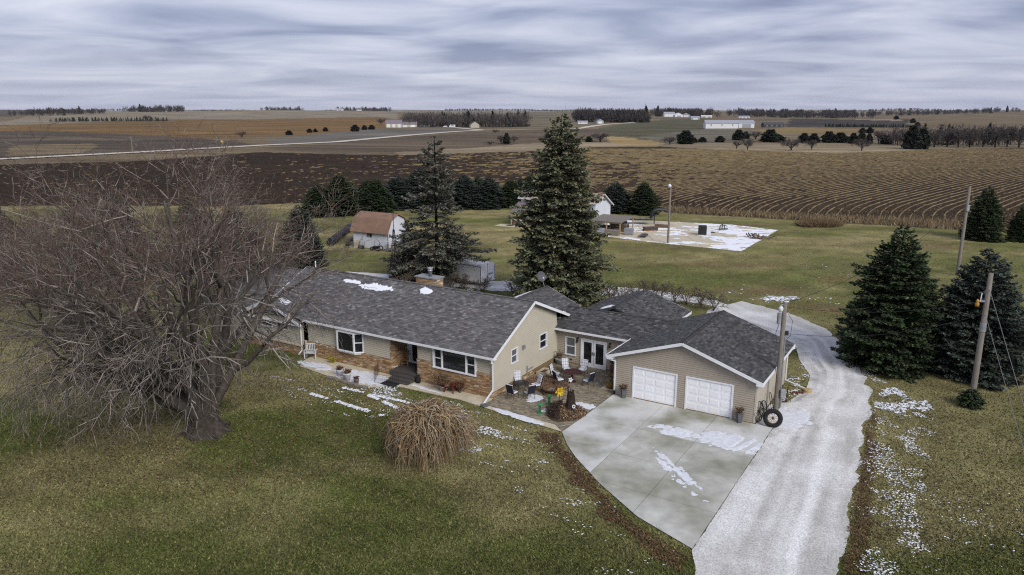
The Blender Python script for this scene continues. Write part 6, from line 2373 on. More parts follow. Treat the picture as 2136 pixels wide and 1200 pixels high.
# second bare tree behind the maple, far left
lm = thing('bare_tree', 'bare grey tree with reddish top behind the big maple at the far left', 'tree', (-36.0, 58.0, 0))
segs = grow_tree(17, 2.4, 0.42, [(0, 60, 6), (70, 66, 6.5), (140, 58, 6), (210, 62, 6), (290, 58, 6), (45, 80, 7), (180, 40, 5.5), (330, 42, 5)], [7, 6, 6, 4], [3.6, 2.2, 1.3, 0.8], 0, 0.06, 1.0, 0.012)
tree_meshes(lm, segs, 2.4, 0.42, 4, ((0.09, 0.075, 0.065), (0.11, 0.095, 0.085), (0.15, 0.125, 0.11)), (5, (0.13, 0.08, 0.065), 0.4))
for (x, y, s, rz, lab) in ((-24.5, 62.0, 1.0, 1.3, 'bare reddish tree directly behind the big maple crown'), (-48.0, 66.0, 1.0, 3.3, 'bare tree at the left edge beyond the maple')):
    put(lm, False, lab, (x, y, 0), rz, s)

# weeping mulberry, leafless
def weeping():
    t = thing('weeping_mulberry', 'leafless tan weeping tree shaped like a mop on the front lawn', 'tree', (-4.5, 36.9, 0), 0.0, None, 1.08)
    r = random.Random(9)
    m = MB((0.12, 0.09, 0.06))
    m.path([(0, 0, -0.05), (0.06, 0.02, 0.8), (-0.05, 0.0, 1.6), (0.02, 0.02, 2.1)], [0.17, 0.13, 0.12, 0.09], 9)
    m.build('trunk', 'bark', t)
    P0, P1, R0, R1, C = [], [], [], [], []
    for i in range(1250):
        a = r.uniform(0, 2 * math.pi)
        reach = r.uniform(0.35, 1.0) ** 0.7 * r.choice((2.2, 2.5, 2.35)) * (1.0 + 0.12 * math.sin(3 * a + 1))
        top = 3.35 + r.uniform(-0.7, 0.45) - 0.30 * reach ** 1.6
        st = Vector((r.gauss(0, 0.4), r.gauss(0, 0.4), 2.0 + r.uniform(-0.3, 0.6)))
        if r.random() < 0.4:
            st = Vector((math.cos(a) * reach * 0.45 + r.gauss(0, 0.2), math.sin(a) * reach * 0.45 + r.gauss(0, 0.2), top - r.uniform(0.5, 1.1)))
        pk = Vector((math.cos(a) * reach * 0.85, math.sin(a) * reach * 0.85, top))
        ez = r.uniform(0.04, 0.8) if r.random() < 0.55 else r.uniform(0.5, 2.0)
        en = Vector((math.cos(a) * reach * 0.98, math.sin(a) * reach * 0.98, ez))
        c = np.array(r.choice([(0.30, 0.215, 0.115), (0.235, 0.16, 0.085), (0.36, 0.27, 0.165), (0.16, 0.105, 0.06), (0.33, 0.28, 0.22)])) * r.uniform(0.7, 1.5)
        p = st
        n = 8
        wob = Vector((0, 0, 0))
        for k in range(1, n + 1):
            s = k / n
            q = st * (1 - s) ** 2 + pk * 2 * s * (1 - s) * 1.0 + en * s ** 2
            if s > 0.4:
                q = q + (pk - st) * 0.12 * math.sin(s * 3.1)
            wob = wob * 0.75 + Vector((r.gauss(0, 0.075), r.gauss(0, 0.075), r.gauss(0, 0.07)))
            q = q + wob
            q.z = max(q.z, 0.03)
            P0.append(p[:])
            P1.append(q[:])
            rr = 0.022 * (1 - s) + 0.009
            R0.append(rr)
            R1.append(rr * 0.9)
            C.append(c)
            p = q
    V, F = prisms(P0, P1, R0, R1, 3)
    stuff(npmesh('hanging_stems', V, F, 'twig', t, col=np.repeat(np.array(C), 6, axis=0)))


weeping()


# ------------------------------------------------------------------ spruces
def spruce(t, seed, H, prof, nbr, dens, cols, tw=0.1, tl=0.42, inner=0.3, droop=0.25, lift=0.0, tipup=0.12, gaps=0.0, sparse=None, wild=0.16, tiers=0):
    """prof: [(height fraction, radius)] outline of the crown; nbr boughs, each clothed with flat needle sprays"""
    r = np.random.RandomState(seed)
    m = MB((0.09, 0.07, 0.055))
    m.lathe([(0.018 * H + 0.06, -0.1), (0.016 * H + 0.04, 0.3), (0.009 * H, H * 0.5), (0.003 * H, H * 0.95), (0.004, H)], 9)
    m.build('trunk', 'bark', t)
    pk, pr = np.array([q[0] for q in prof]), np.array([q[1] for q in prof])
    kz = np.linspace(0, 1, 200)
    wz = np.interp(kz, pk, pr) ** 0.9 + 0.15
    cum = np.cumsum(wz) / wz.sum()
    Vs, Cs = [], []
    br0, br1, rr0, rr1 = [], [], [], []
    cols = np.array(cols)
    for b in range(nbr):
        kk = float(np.interp((b + r.rand()) / nbr, cum, kz))
        a = b * 2.39996 + r.randn() * 0.25
        if r.rand() < gaps or (sparse and sparse[0] < kk < sparse[1] and r.rand() < sparse[2]):
            continue
        if tiers:
            kk = min(max((round(kk * tiers) + 0.22 * r.randn()) / tiers, 0.01), 0.995)
        ln = float(np.interp(kk, pk, pr)) * (1.0 + wild * r.randn() * 0.6 - 0.05)
        ln *= 1 + 0.10 * math.sin(3 * a + kk * 9) + 0.06 * math.sin(7 * a + kk * 23)
        ln = max(ln, 0.08)
        ez = kk * H                                  # height of the bough's outer half
        rise = (lift + 0.9 * max(kk - 0.75, 0) * 2 - 0.25 * (1 - kk)) * ln
        z0 = max(ez - rise * 0.6, 0.05)
        d = np.array([math.cos(a), math.sin(a), 0])
        sdir = np.array([-math.sin(a), math.cos(a), 0])
        st = max(4, int(ln * dens * (1 - inner)))
        s = inner + (1 - inner) * ((np.arange(st) + r.rand(st)) / st) ** 0.8
        zc = z0 + rise * s - droop * ln * s ** 2 * 0.35 + tipup * ln * s ** 5
        base = d[None] * (ln * s)[:, None] + sdir[None] * (ln * 0.05 * np.sin(s * 3 + a))[:, None]
        base[:, 2] = np.maximum(zc, 0.06)
        br0.append((0, 0, z0))
        br1.append(base[-1])
        rr0.append(0.012 + 0.010 * ln)
        rr1.append(0.006)
        fan = np.clip(ln * 0.3, 0.15, 0.75) * tl / 0.42
        for side in (-1, 1, 0, -1, 1):
            off = side * fan * r.rand(st) * (1.05 - 0.75 * s)
            p0 = base + sdir[None] * off[:, None]
            p0[:, 2] += -0.12 * np.abs(off) + r.randn(st) * 0.05 * tl / 0.42
            p0[:, 2] = np.maximum(p0[:, 2], 0.04)
            L_ = tl * (0.55 + 0.7 * r.rand(st)) * (1.1 - 0.4 * s)
            dirs = d[None] * (0.5 + 0.4 * r.rand(st))[:, None] + sdir[None] * (side * (0.35 + 0.5 * r.rand(st)) + 0.2 * r.randn(st))[:, None]
            dirs[:, 2] = -0.12 + 0.28 * r.randn(st) + (0.3 if side == 0 else 0.0)
            dirs /= np.linalg.norm(dirs, axis=1, keepdims=True)
            nrm = np.stack([r.randn(st) * 0.6, r.randn(st) * 0.6, np.ones(st)], 1)
            wd = np.cross(dirs, nrm)
            wd /= np.maximum(np.linalg.norm(wd, axis=1, keepdims=True), 1e-6)
            W_ = tw * (0.55 + 0.8 * r.rand(st))
            tip = p0 + dirs * L_[:, None]
            mid = p0 + dirs * (L_ * 0.45)[:, None]
            mid[:, 2] -= 0.04 * L_
            Vs.append(np.stack([p0, mid + wd * W_[:, None], tip, mid - wd * W_[:, None]], 1).reshape(-1, 3))
            c = cols[r.randint(0, len(cols), st)] * (0.6 + 0.55 * r.rand(st) + 0.35 * (s > 0.82))[:, None]
            Cs.append(np.repeat(c, 4, axis=0))
    V = np.concatenate(Vs)
    F = np.arange(len(V)).reshape(-1, 4)
    stuff(npmesh('crown', V, F, 'needles', t, col=np.concatenate(Cs)))
    Vb, Fb = prisms(br0, br1, rr0, rr1, 3)
    stuff(npmesh('branches', Vb, Fb, 'twig', t, col=np.tile([[0.085, 0.066, 0.052]], (len(Vb), 1))))


SP_OLIVE = [(0.1217, 0.1373, 0.0718), (0.0905, 0.1092, 0.0624), (0.1685, 0.1716, 0.0936), (0.165, 0.14, 0.085), (0.0718, 0.0858, 0.0562)]
SP_GREY = [(0.09, 0.1, 0.0775), (0.0688, 0.08, 0.06), (0.1375, 0.1313, 0.105), (0.1688, 0.1475, 0.1175), (0.055, 0.065, 0.0488)]
SP_DARK = [(0.0297, 0.0486, 0.0216), (0.0419, 0.0621, 0.0257), (0.058, 0.0783, 0.0324), (0.0203, 0.0324, 0.0162)]
SP_BLUE = [(0.036, 0.048, 0.039), (0.051, 0.0645, 0.051), (0.027, 0.0375, 0.03), (0.069, 0.084, 0.0675)]
tall = thing('tall_spruce', 'tallest broad spruce rising behind the breezeway with bronze cones', 'tree', (4.4, 68.0, 0))
spruce(tall, 3, 17.8, [(0, 3.0), (0.06, 4.1), (0.25, 4.1), (0.45, 3.65), (0.6, 3.1), (0.75, 2.5), (0.87, 1.8), (0.95, 1.1), (1, 0.2)], 640, 8.5,
       SP_OLIVE, 0.105, 0.46, 0.25, 0.4, 0.0, 0.15, 0.04, wild=0.28, tiers=40)
sparse = thing('thin_spruce', 'second tall spruce with thinned grey branches behind the chimney', 'tree', (-7.9, 77.0, 0))
spruce(sparse, 8, 15.6, [(0, 1.0), (0.1, 1.9), (0.17, 3.6), (0.22, 4.6), (0.34, 3.8), (0.42, 2.4), (0.55, 1.9), (0.7, 1.85), (0.82, 1.6), (0.92, 1.05), (1, 0.15)], 330, 8.0,
       SP_GREY, 0.095, 0.44, 0.3, 0.25, 0.0, 0.15, 0.12, (0.05, 0.55, 0.3), wild=0.42, tiers=22)
small = thing('small_spruce', 'shorter blue spruce standing left of the thinned tall spruce', 'tree', (-11.2, 79.5, 0))
spruce(small, 13, 6.6, [(0, 1.6), (0.15, 2.7), (0.4, 2.2), (0.65, 1.3), (0.85, 0.7), (1, 0.1)], 210, 9, SP_GREY, 0.085, 0.38, 0.25, 0.1, 0.1, 0.1, 0.05, wild=0.25)
dense = thing('dense_spruce', 'large dense dark green spruce beside the gravel drive', 'tree', (27.6, 51.8, 0))
spruce(dense, 21, 10.2, [(0, 3.0), (0.06, 3.5), (0.3, 3.35), (0.5, 2.85), (0.65, 2.3), (0.8, 1.6), (0.9, 1.0), (0.97, 0.5), (1, 0.12)], 620, 11, SP_DARK, 0.085, 0.36, 0.35, 0.45, 0.12, 0.15, 0.0, wild=0.18, tiers=26)
dense2 = thing('blue_spruce', 'dense blue-grey spruce behind the guyed utility pole', 'tree', (32.8, 50.2, 0))
spruce(dense2, 27, 8.9, [(0, 2.9), (0.07, 3.4), (0.3, 3.2), (0.5, 2.75), (0.68, 2.2), (0.82, 1.45), (0.92, 0.85), (1, 0.12)], 560, 11, SP_BLUE, 0.08, 0.34, 0.35, 0.4, 0.12, 0.15, 0.0, wild=0.2, tiers=24)
# windbreak and the others share these two shapes
WB = [(-34.0, 130.5, 6.2, 'd'), (-12.0, 144.0, 5.4, 'b'), (-6.6, 145.0, 5.2, 'd'), (1.7, 146.0, 5.4, 'b'), (-30.5, 132.0, 6.6, 'd'), (-26.6, 136.5, 5.6, 'd'), (-24.4, 133.5, 6.4, 'd'), (-21.6, 141.0, 6.5, 'b'), (-17.6, 143.0, 6.8, 'b'), (-14.0, 141.0, 5.8, 'd'), (-9.0, 141.5, 6.6, 'b'), (-4.4, 141.5, 5.6, 'b'), (-0.2, 143.0, 5.4, 'd'), (3.6, 143.5, 5.8, 'd'), (18.9, 135.2, 5.3, 'b'), (23.6, 133.0, 5.9, 'd')]
WB.sort(key=lambda q: q[0] / q[1])
for i, (x, y, h, k) in enumerate(WB):
    pr, ph = (dense, 10.2) if k == 'd' else (dense2, 8.7)
    o = put(pr, False, ('%s spruce from the left in the windbreak along the ploughed field' % ORD[i]), (x, y, 0), i * 1.7, (h / ph * (1.4 + 0.25 * ((i * 5) % 3) / 2), h / ph * (1.45 + 0.2 * ((i * 7) % 4) / 3), h / ph * (0.92 + 0.16 * ((i * 3) % 4) / 3)), 'windbreak spruces')
    o.name = 'windbreak_spruce'
for (x, y, h, k, lab) in ((67.5, 105.5, 7.6, 'd', 'dark spruce by the field edge at the far right'), (72.3, 104.5, 5.2, 'd', 'dark spruce cut by the right edge of the picture'),
                          (-30.0, 80.0, 8.2, 'd', 'dark evergreen behind the house left of the roof'), (-36.5, 84.0, 8.6, 'd', 'dark evergreen second from the house behind the maple'), (-43.0, 80.0, 9.0, 'b', 'dark evergreen third from the house behind the maple'),
                          (-50.0, 86.0, 9.2, 'd', 'dark evergreen fourth from the house behind the maple'), (-25.0, 86.5, 7.2, 'b', 'dark evergreen showing above the left end of the roof'), (-57.0, 80.0, 9.0, 'b', 'dark evergreen at the far left behind the maple')):
    pr, ph = (dense, 10.2) if k == 'd' else (dense2, 8.7)
    o = put(pr, False, lab, (x, y, 0), x, h / ph)
    o.name = 'dark_spruce'
t = thing('juniper_bush', 'low dark juniper bush at the foot of the guyed pole', 'bush', (28.9, 43.9, 0))
spruce(t, 31, 1.1, [(0, 0.7), (0.4, 0.75), (0.8, 0.45), (1, 0.1)], 90, 22, SP_DARK, 0.05, 0.2, 0.2, 0.1)

# bare shrubs: hedge behind the garage, brush by the trailer
def shrub(seed, h, label, n=9):
    t = thing('bare_shrub', label, 'shrub')
    r = random.Random(seed)
    limbs = [(r.uniform(0, 360), r.uniform(55, 85), h * r.uniform(0.55, 0.75)) for _ in range(n)]
    segs = grow_tree(seed, 0.05, 0.07, limbs, [3, 3, 3], [h * 0.42, h * 0.25, h * 0.16], 0, 0.0, 1.0, 0.011)
    segs = [(a, b, max(c, 0.014), max(d, 0.011), 2) for a, b, c, d, e in segs]
    tree_meshes(t, segs, 0, 0, seed, ((0.1, 0.08, 0.07), (0.1, 0.08, 0.07), (0.135, 0.108, 0.085)))
    return t


hs = shrub(41, 1.9, '')
HP = [(7.0, 68.6), (8.3, 70.0), (9.4, 69.2), (10.7, 70.0), (12.0, 70.6), (13.3, 70.9), (14.5, 70.5), (15.7, 69.6), (16.7, 68.8), (17.8, 67.6), (18.7, 66.6)]
for i, (x, y) in enumerate(HP):
    put(hs, i == 0, '%s bare shrub from the left in the hedge behind the garage' % ORD[i], (x, y, 0), i * 1.3, 0.85 + 0.1 * ((i * 7) % 4), 'bare hedge behind the garage')
for i, (x, y, s, lab) in enumerate(((-5.0, 74.2, 1.15, 'tall bare brush in front of the white trailer, left clump'), (-3.0, 73.2, 1.0, 'tall bare brush in front of the white trailer, right clump'), (-6.4, 75.0, 1.1, 'bare brush between chimney and trailer'), (0.4, 70.5, 1.1, 'low bare brush at the foot of the tallest spruce'), (-11.0, 73.0, 1.3, 'bare brush behind the roof beside the aerial tower'), (6.0, 66.5, 1.2, 'bare shrub beside the right foot of the tallest spruce'))):
    put(hs, False, lab, (x, y, 0), i * 2.1, s)
for i, (x, y, s, lab) in enumerate(((-22.0, 51.5, 0.9, 'bare low shrub in front of the left gable'), (-20.2, 50.6, 0.8, 'bare low shrub below the left gable downspout'), (-23.8, 53.0, 1.0, 'bare low shrub at the left end of the house front'))):
    put(hs, False, lab, (x, y, 0), i * 2.6 + 0.5, s)


# brush heap of straw by the field
def straw_heap(label, loc, n, w, h, cols, seed, name='brush_heap'):
    t = thing(name, label, 'brush heap', loc)
    r = random.Random(seed)
    P0, P1, C = [], [], []
    for i in range(n):
        a, s = r.uniform(0, 6.28), math.sqrt(r.random())
        x, y = w * s * math.cos(a), w * 0.6 * s * math.sin(a)
        b = Vector((x, y, 0))
        e_ = b + Vector((x * 0.25 + r.gauss(0, 0.35), y * 0.25 + r.gauss(0, 0.35), h * (1 - s * 0.5) * r.uniform(0.5, 1.1)))
        P0.append(b[:])
        P1.append(e_[:])
        C.append(np.array(r.choice(cols)) * r.uniform(0.7, 1.2))
    V, F = prisms(P0, P1, [0.035] * n, [0.02] * n, 3)
    stuff(npmesh('stems', V, F, 'twig', t, col=np.repeat(np.array(C), 6, axis=0)))
    return t


STRAW = [(0.24, 0.175, 0.09), (0.19, 0.13, 0.07), (0.14, 0.095, 0.055)]
straw_heap('heap of tan dry grass and brush by the ploughed field', (49.4, 118.6, 0), 1100, 3.2, 1.5, STRAW, 5)

# ------------------------------------------------------------------ far trees
def far_bare(seed, n1=9):
    t = thing('bare_tree', '', 'tree')
    limbs = [(40 * i + random.Random(seed + i).uniform(-15, 15), random.Random(seed * 3 + i).uniform(25, 86), 0.58) for i in range(n1)]
    segs = grow_tree(seed, 0.12, 0.035, limbs, [6, 5, 4], [0.26, 0.15, 0.09], 0, 0.0, 1.0, 0.004)
    segs = [(a, b, max(c, 0.005), max(d, 0.004), 2) for a, b, c, d, e in segs]
    tree_meshes(t, segs, 0, 0, seed, ((0.1, 0.085, 0.08),) * 3)
    MB((0.09, 0.075, 0.065)).lathe([(0.035, -0.02), (0.026, 0.2), (0.016, 0.45)], 6).build('trunk', 'bark', t)
    return t


def far_cedar(seed):
    t = thing('cedar_tree', '', 'tree')
    spruce(t, seed, 1.0, [(0, 0.22), (0.15, 0.3), (0.45, 0.28), (0.7, 0.19), (0.9, 0.09), (1, 0.02)], 170, 34, [(0.030, 0.040, 0.026), (0.042, 0.050, 0.032), (0.022, 0.028, 0.022), (0.055, 0.052, 0.036)], 0.04, 0.14, 0.3, 0.0, 0.3, 0.1, wild=0.3)
    return t


fb = [far_bare(51), far_bare(57)]
fc = far_cedar(61)
for o in fb + [fc]:
    o['group'] = 'far trees'
bs = sorted([q for q in FAR_TREES if q[4] == 'b'], key=lambda q: q[0] / q[1])
cs = sorted([q for q in FAR_TREES if q[4] != 'b'], key=lambda q: q[0] / q[1])
used = [True, True]
for i, (x, y, h, w, k) in enumerate(bs):
    z = float(ht(x, y))
    put(fb[i % 2], used[i % 2], '%s bare tree from the left among those beyond the ploughed field' % ORD[i], (x, y, z), i * 1.9, (w / 0.95, w / 0.95, h), 'bare trees beyond the ploughed field')
    used[i % 2] = False
for i, (x, y, h, w, k) in enumerate(cs):
    z = float(ht(x, y))
    put(fc, i == 0, '%s dark cedar from the left among those beyond the ploughed field' % ORD[i], (x, y, z), i * 2.3, (w / 0.62, w / 0.62, h), 'dark cedars beyond the ploughed field')

# woods: far masses of trunks and twigs, each one object
WL = {'a': 'bare wood behind the far farmstead in the centre', 'b': 'bare wood right of the tallest spruce top', 'c': 'dark trees around the hilltop farm right of centre', 'd': 'long dark tree line on the right horizon',
      'e': 'dark wooded hill at the left horizon', 'f': 'dark grove on the left horizon', 'g': 'line of dark trees below the left horizon fields', 'h': 'small grove left of centre on the horizon', 'i': 'farm grove on the horizon above the golden field',
      'j': 'scattered trees on the horizon left of centre', 'k': 'row of small dark cedars in the right middle distance', 'l': 'tree line on the horizon at the far right', 'm': 'small trees on the horizon near the centre', 'n': 'grey bare wood behind the tree row at the right edge'}


def wood_mesh(name, x0, x1, y, h, n, seed):
    r = np.random.RandomState(seed)
    V, C = [], []
    deep = 60 if y < 1500 else 220
    if y < 500:
        deep = 22
    big = 1.0 if y < 1200 else 1.9
    dark = name in ('g', 'k')
    n = int(n * 2.2)
    for i in range(n):
        x = x0 + (x1 - x0) * (i + r.rand()) / n
        yy = y + r.rand() * deep * (0.3 if dark else 1)
        hh = h * (0.62 + 0.42 * r.rand()) * (1.0 if y < 1200 else 1.3)
        zb = float(ht(x, yy)) - 0.4
        wd = hh * (0.34 + 0.16 * r.rand())
        ever = dark or r.rand() < 0.05
        m = 60 if ever else 80
        p = r.randn(m, 3)
        p /= np.linalg.norm(p, axis=1, keepdims=True)
        p *= r.rand(m, 1) ** 0.4
        if ever:
            k = r.rand(m)
            c = np.stack([p[:, 0] * wd * (1 - k), p[:, 1] * wd * (1 - k), hh * k], 1)
            col = np.array([0.022, 0.03, 0.022]) * (0.6 + 0.8 * r.rand(m, 1))
            s = hh * 0.07 * big
        else:
            c = np.stack([p[:, 0] * wd, p[:, 1] * wd, hh * (0.56 + 0.42 * p[:, 2])], 1)
            col = np.array([0.085, 0.07, 0.066]) * (0.62 if y > 1200 else 1.0) * (0.5 + 0.9 * r.rand(m, 1))
            s = hh * 0.055 * big
        c += np.array([x, yy, zb])
        d = r.randn(m, 3) * 0.35
        d[:, 2] += 0.8
        d /= np.linalg.norm(d, axis=1, keepdims=True)
        q = r.randn(m, 3)
        q = np.cross(d, q)
        q /= np.linalg.norm(q, axis=1, keepdims=True)
        ln, wdt = s * (1.0 + 1.6 * r.rand(m, 1)), s * (0.22 if not ever else 0.8)
        V.append(np.stack([c - d * ln, c + q * wdt, c + d * ln, c - q * wdt], 1).reshape(-1, 3))
        C.append(np.repeat(col, 4, axis=0))
        # trunk
        tr = np.array([[x - 0.02 * hh, yy, zb], [x + 0.02 * hh, yy, zb], [x + 0.012 * hh, yy, zb + hh * 0.7], [x - 0.012 * hh, yy, zb + hh * 0.7]])
        V.append(tr)
        C.append(np.tile([[0.07, 0.06, 0.055]], (4, 1)))
        V.append(tr[:, [0, 1, 2]] * 1.0 + np.array([[0.02 * hh, -0.02 * hh, 0], [-0.02 * hh, 0.02 * hh, 0], [-0.012 * hh, 0.012 * hh, 0], [0.012 * hh, -0.012 * hh, 0]]))
        C.append(np.tile([[0.07, 0.06, 0.055]], (4, 1)))
    V = np.concatenate(V)
    o = npmesh('distant_wood', V, np.arange(len(V)).reshape(-1, 4), 'twig', col=np.concatenate(C))
    return stuff(tag(o, WL[name], 'wood'))


for i, (nm, x0, x1, y, h, n) in enumerate(WOODS):
    wood_mesh(nm, x0, x1, y, h, n, 300 + i)
# faint horizon tree line
for i, (x0, x1, y, h, n, lab) in enumerate(((-3600, -1800, 5200, 13, 80, 'thin far tree line along the left horizon'), (-500, 1400, 5600, 15, 120, 'thin far tree line along the middle horizon'), (1800, 3900, 5200, 14, 120, 'thin far tree line along the right horizon'))):
    WL['z%d' % i] = lab
    wood_mesh('z%d' % i, x0, x1, y, h, n, 400 + i)


# ------------------------------------------------------------------ far buildings
def far_building(label, x, y, w, d, h, rise, rz, wall, roofm, cat='building', name='farm_building', doors=0, wins=0, axis='x'):
    t = thing(name, label, cat, (x, y, float(ht(x, y))), rz)
    hw, hd = w / 2, d / 2
    b = MB()
    b.bx(-hw, hw, -hd, hd, -0.5, h)
    if axis == 'x':
        for sx in (-hw, hw):
            b.add([(sx, -hd, h), (sx, hd, h), (sx, 0, h + rise)], [(0, 1, 2)])
        planes = [[(-hw - 0.5, -hd - 0.5, h - 0.1), (hw + 0.5, -hd - 0.5, h - 0.1), (hw + 0.5, 0, h + rise + 0.1), (-hw - 0.5, 0, h + rise + 0.1)],
                  [(hw + 0.5, hd + 0.5, h - 0.1), (-hw - 0.5, hd + 0.5, h - 0.1), (-hw - 0.5, 0, h + rise + 0.1), (hw + 0.5, 0, h + rise + 0.1)]]
    else:
        for sy in (-hd, hd):
            b.add([(-hw, sy, h), (hw, sy, h), (0, sy, h + rise)], [(0, 1, 2)])
        planes = [[(-hw - 0.5, hd + 0.5, h - 0.1), (-hw - 0.5, -hd - 0.5, h - 0.1), (0, -hd - 0.5, h + rise + 0.1), (0, hd + 0.5, h + rise + 0.1)],
                  [(hw + 0.5, -hd - 0.5, h - 0.1), (hw + 0.5, hd + 0.5, h - 0.1), (0, hd + 0.5, h + rise + 0.1), (0, -hd - 0.5, h + rise + 0.1)]]
    b.build('wall', wall, t)
    r_2 = MB()
    for p in planes:
        r_2.slab(p, 0.15)
    r_2.build('roof', roofm, t)
    for i in range(doors):
        cx_ = -hw + w * (i + 0.5) / doors
        MB().bx(cx_ - w / doors * 0.28, cx_ + w / doors * 0.28, -hd - 0.08, -hd, 0, h * 0.75).build('door', 'far_white' if wall != 'far_white' else 'metal_grey', t)
    for i in range(wins):
        cx_ = -hw + w * (i + 0.5) / wins
        o = MB().bx(cx_ - 0.6, cx_ + 0.6, -hd - 0.1, -hd, h * 0.45, h * 0.8).build('window', 'white_trim', t)
        MB().bx(cx_ - 0.45, cx_ + 0.45, -hd - 0.14, -hd - 0.1, h * 0.5, h * 0.75).build('pane', 'glass_dark', o)
    return t


far_building('pale farm shed with mauve roof, leftmost of the far farmstead', -131.5, 848, 17.5, 12, 5.0, 2.8, 0.1, 'far_cream', 'metal_mauve', 'barn', doors=3)
far_building('lower mauve-roofed shed joined beside the leftmost far farm shed', -117.5, 868, 17.5, 12, 3.6, 2.4, 0.1, 'far_cream', 'metal_mauve', 'barn', doors=2)
far_building('small pale outbuilding in the middle of the far farmstead', -104.8, 892, 10, 7, 3.0, 1.5, 0, 'far_cream', 'metal_mauve', 'shed', doors=1)
far_building('dark shed with mauve roof before the far wood', -86.3, 921, 18, 12, 4.2, 2.8, -0.1, 'far_dark_roof', 'metal_mauve', 'barn', doors=2)
far_building('cream farmhouse with steep roof at the edge of the far wood', -42.2, 846, 10, 8, 3.6, 3.4, 0.3, 'far_cream', 'far_dark_roof', 'house', 'distant_house', wins=3, axis='y')
far_building('low white buildings behind the top of the tallest spruce', 97.5, 1052, 13, 8, 2.8, 1.4, 0, 'far_white', 'metal_grey', 'shed', wins=2)
far_building('grey gambrel-like barn behind the top of the tallest spruce', 124.4, 1091, 11, 10, 4.0, 3.0, 0.3, 'metal_grey', 'far_dark_roof', 'barn', doors=1, axis='y')
far_building('white hilltop farmhouse right of centre', 355.2, 1727, 24, 12, 6.5, 4.0, 0.1, 'far_white', 'metal_grey', 'house', 'distant_house', wins=4)
far_building('white round-topped shed beside the hilltop farmhouse', 357.0, 1640, 18, 12, 4.0, 4.5, 0.2, 'far_white', 'far_white', 'shed', doors=1, axis='y')
far_building('grey barn on the hilltop farm', 376.5, 1650, 17, 12, 5.0, 4.5, -0.2, 'metal_grey', 'far_dark_roof', 'barn', doors=1, axis='y')
far_building('low grey shed in front of the hilltop farm', 335.9, 1400, 16, 9, 3.5, 2.5, 0, 'metal_grey', 'metal_grey', 'shed', doors=1)
far_building('long low white shed right of the hilltop farm', 439.9, 1727, 24, 10, 3.5, 1.8, 0, 'far_white', 'far_white', 'shed', doors=2)
far_building('long white machine shed with grey roof in the right middle distance', 203.5, 742, 31, 13, 5.2, 2.6, -0.06, 'far_white', 'metal_grey', 'machine shed', wins=3)
far_building('white shed with wide door joined to the long machine shed', 233.0, 760, 15, 14, 5.0, 2.4, -0.1, 'far_white', 'metal_grey', 'shed', doors=1)
far_building('low dark house right of the white machine sheds', 266.0, 776, 20, 10, 2.8, 2.2, 0, 'far_dark_roof', 'far_dark_roof', 'house', 'distant_house', wins=4)
far_building('white farm on the right horizon before the tree line', 556.9, 1833, 26, 12, 4.0, 2.0, 0, 'far_white', 'metal_grey', 'barn', doors=3)
far_building('small white house on the left horizon near the farm grove', -1395, 4500, 40, 20, 12, 6, 0, 'far_white', 'metal_grey', 'house', 'distant_house', wins=3)
far_building('small white barn on the horizon left of the centre wood', -720, 3200, 26, 16, 7, 4, 0, 'far_white', 'metal_grey', 'barn', doors=1)
far_building('white house in the tree line at the horizon centre', -640, 3200, 20, 14, 6, 4, 0, 'far_white', 'metal_mauve', 'house', 'distant_house', wins=2)


def vehicle(label, x, y, ln, h, m, rz=0.0, van=False):
    t = thing('parked_van' if van else 'parked_car', label, 'van' if van else 'car', (x, y, float(ht(x, y)) + 0.2), rz)
    w = 1.9
    pr = [(-ln / 2, 0.35), (-ln / 2, h * 0.6), (-ln * 0.3, h * 0.62), (-ln * 0.2, h), (ln * 0.32, h), (ln * 0.46, h * 0.6), (ln / 2, h * 0.55), (ln / 2, 0.35)]
    if van:
        pr = [(-ln / 2, 0.35), (-ln / 2, h * 0.5), (-ln * 0.42, h * 0.55), (-ln * 0.34, h), (ln / 2, h), (ln / 2, 0.35)]
    n = len(pr)
    MB().add([(a, -w / 2, z) for a, z in pr] + [(a, w / 2, z) for a, z in pr], [tuple(range(n)), tuple(range(2 * n - 1, n - 1, -1))] + [(i, n + i, n + (i + 1) % n, (i + 1) % n) for i in range(n)]).build('body', m, t)
    MB().bx(-ln * 0.2, ln * 0.3, -w / 2 - 0.03, w / 2 + 0.03, h * 0.66, h * 0.92).build('windows', 'glass_dark', t)
    for a in (-ln * 0.3, ln * 0.32):
        for s in (-1, 1):
            MB().ring((a, s * w * 0.46, 0.35), 0.25, 0.1, (0, 1, 0), 12, 5).build('wheel', 'black_rubber', t)


vehicle('white van parked at the far farmstead', -68.1, 866, 7.0, 2.8, 'far_white', 0, True)
vehicle('white car parked left of the white van', -76.5, 872, 4.8, 1.7, 'far_white')
vehicle('dark car parked left among the far farm vehicles', -103.5, 868, 4.8, 1.7, 'black_steel')
vehicle('second dark car parked at the far farm', -97.0, 872, 4.8, 1.6, 'planter_grey')

# wind turbines and a mast on the horizon
def turbine(label, x, y, h, ph):
    t = thing('wind_turbine', label, 'wind turbine', (x, y, 0), 0.0)
    MB().lathe([(3.0, 0), (1.8, h)], 8).build('tower', 'turbine_white', t)
    MB().cbx(-1.8, 1.8, -4, 4, h - 1.5, h + 2, 0.4).build('nacelle', 'turbine_white', t)
    for i in range(3):
        a = ph + i * 2.094
        MB().beam((0, -4.5, h), (48 * math.cos(a), -4.5, h + 48 * math.sin(a)), 0.8, 2.4, (math.cos(a + 1.57), 0, math.sin(a + 1.57))).build('blade', 'turbine_white', t)


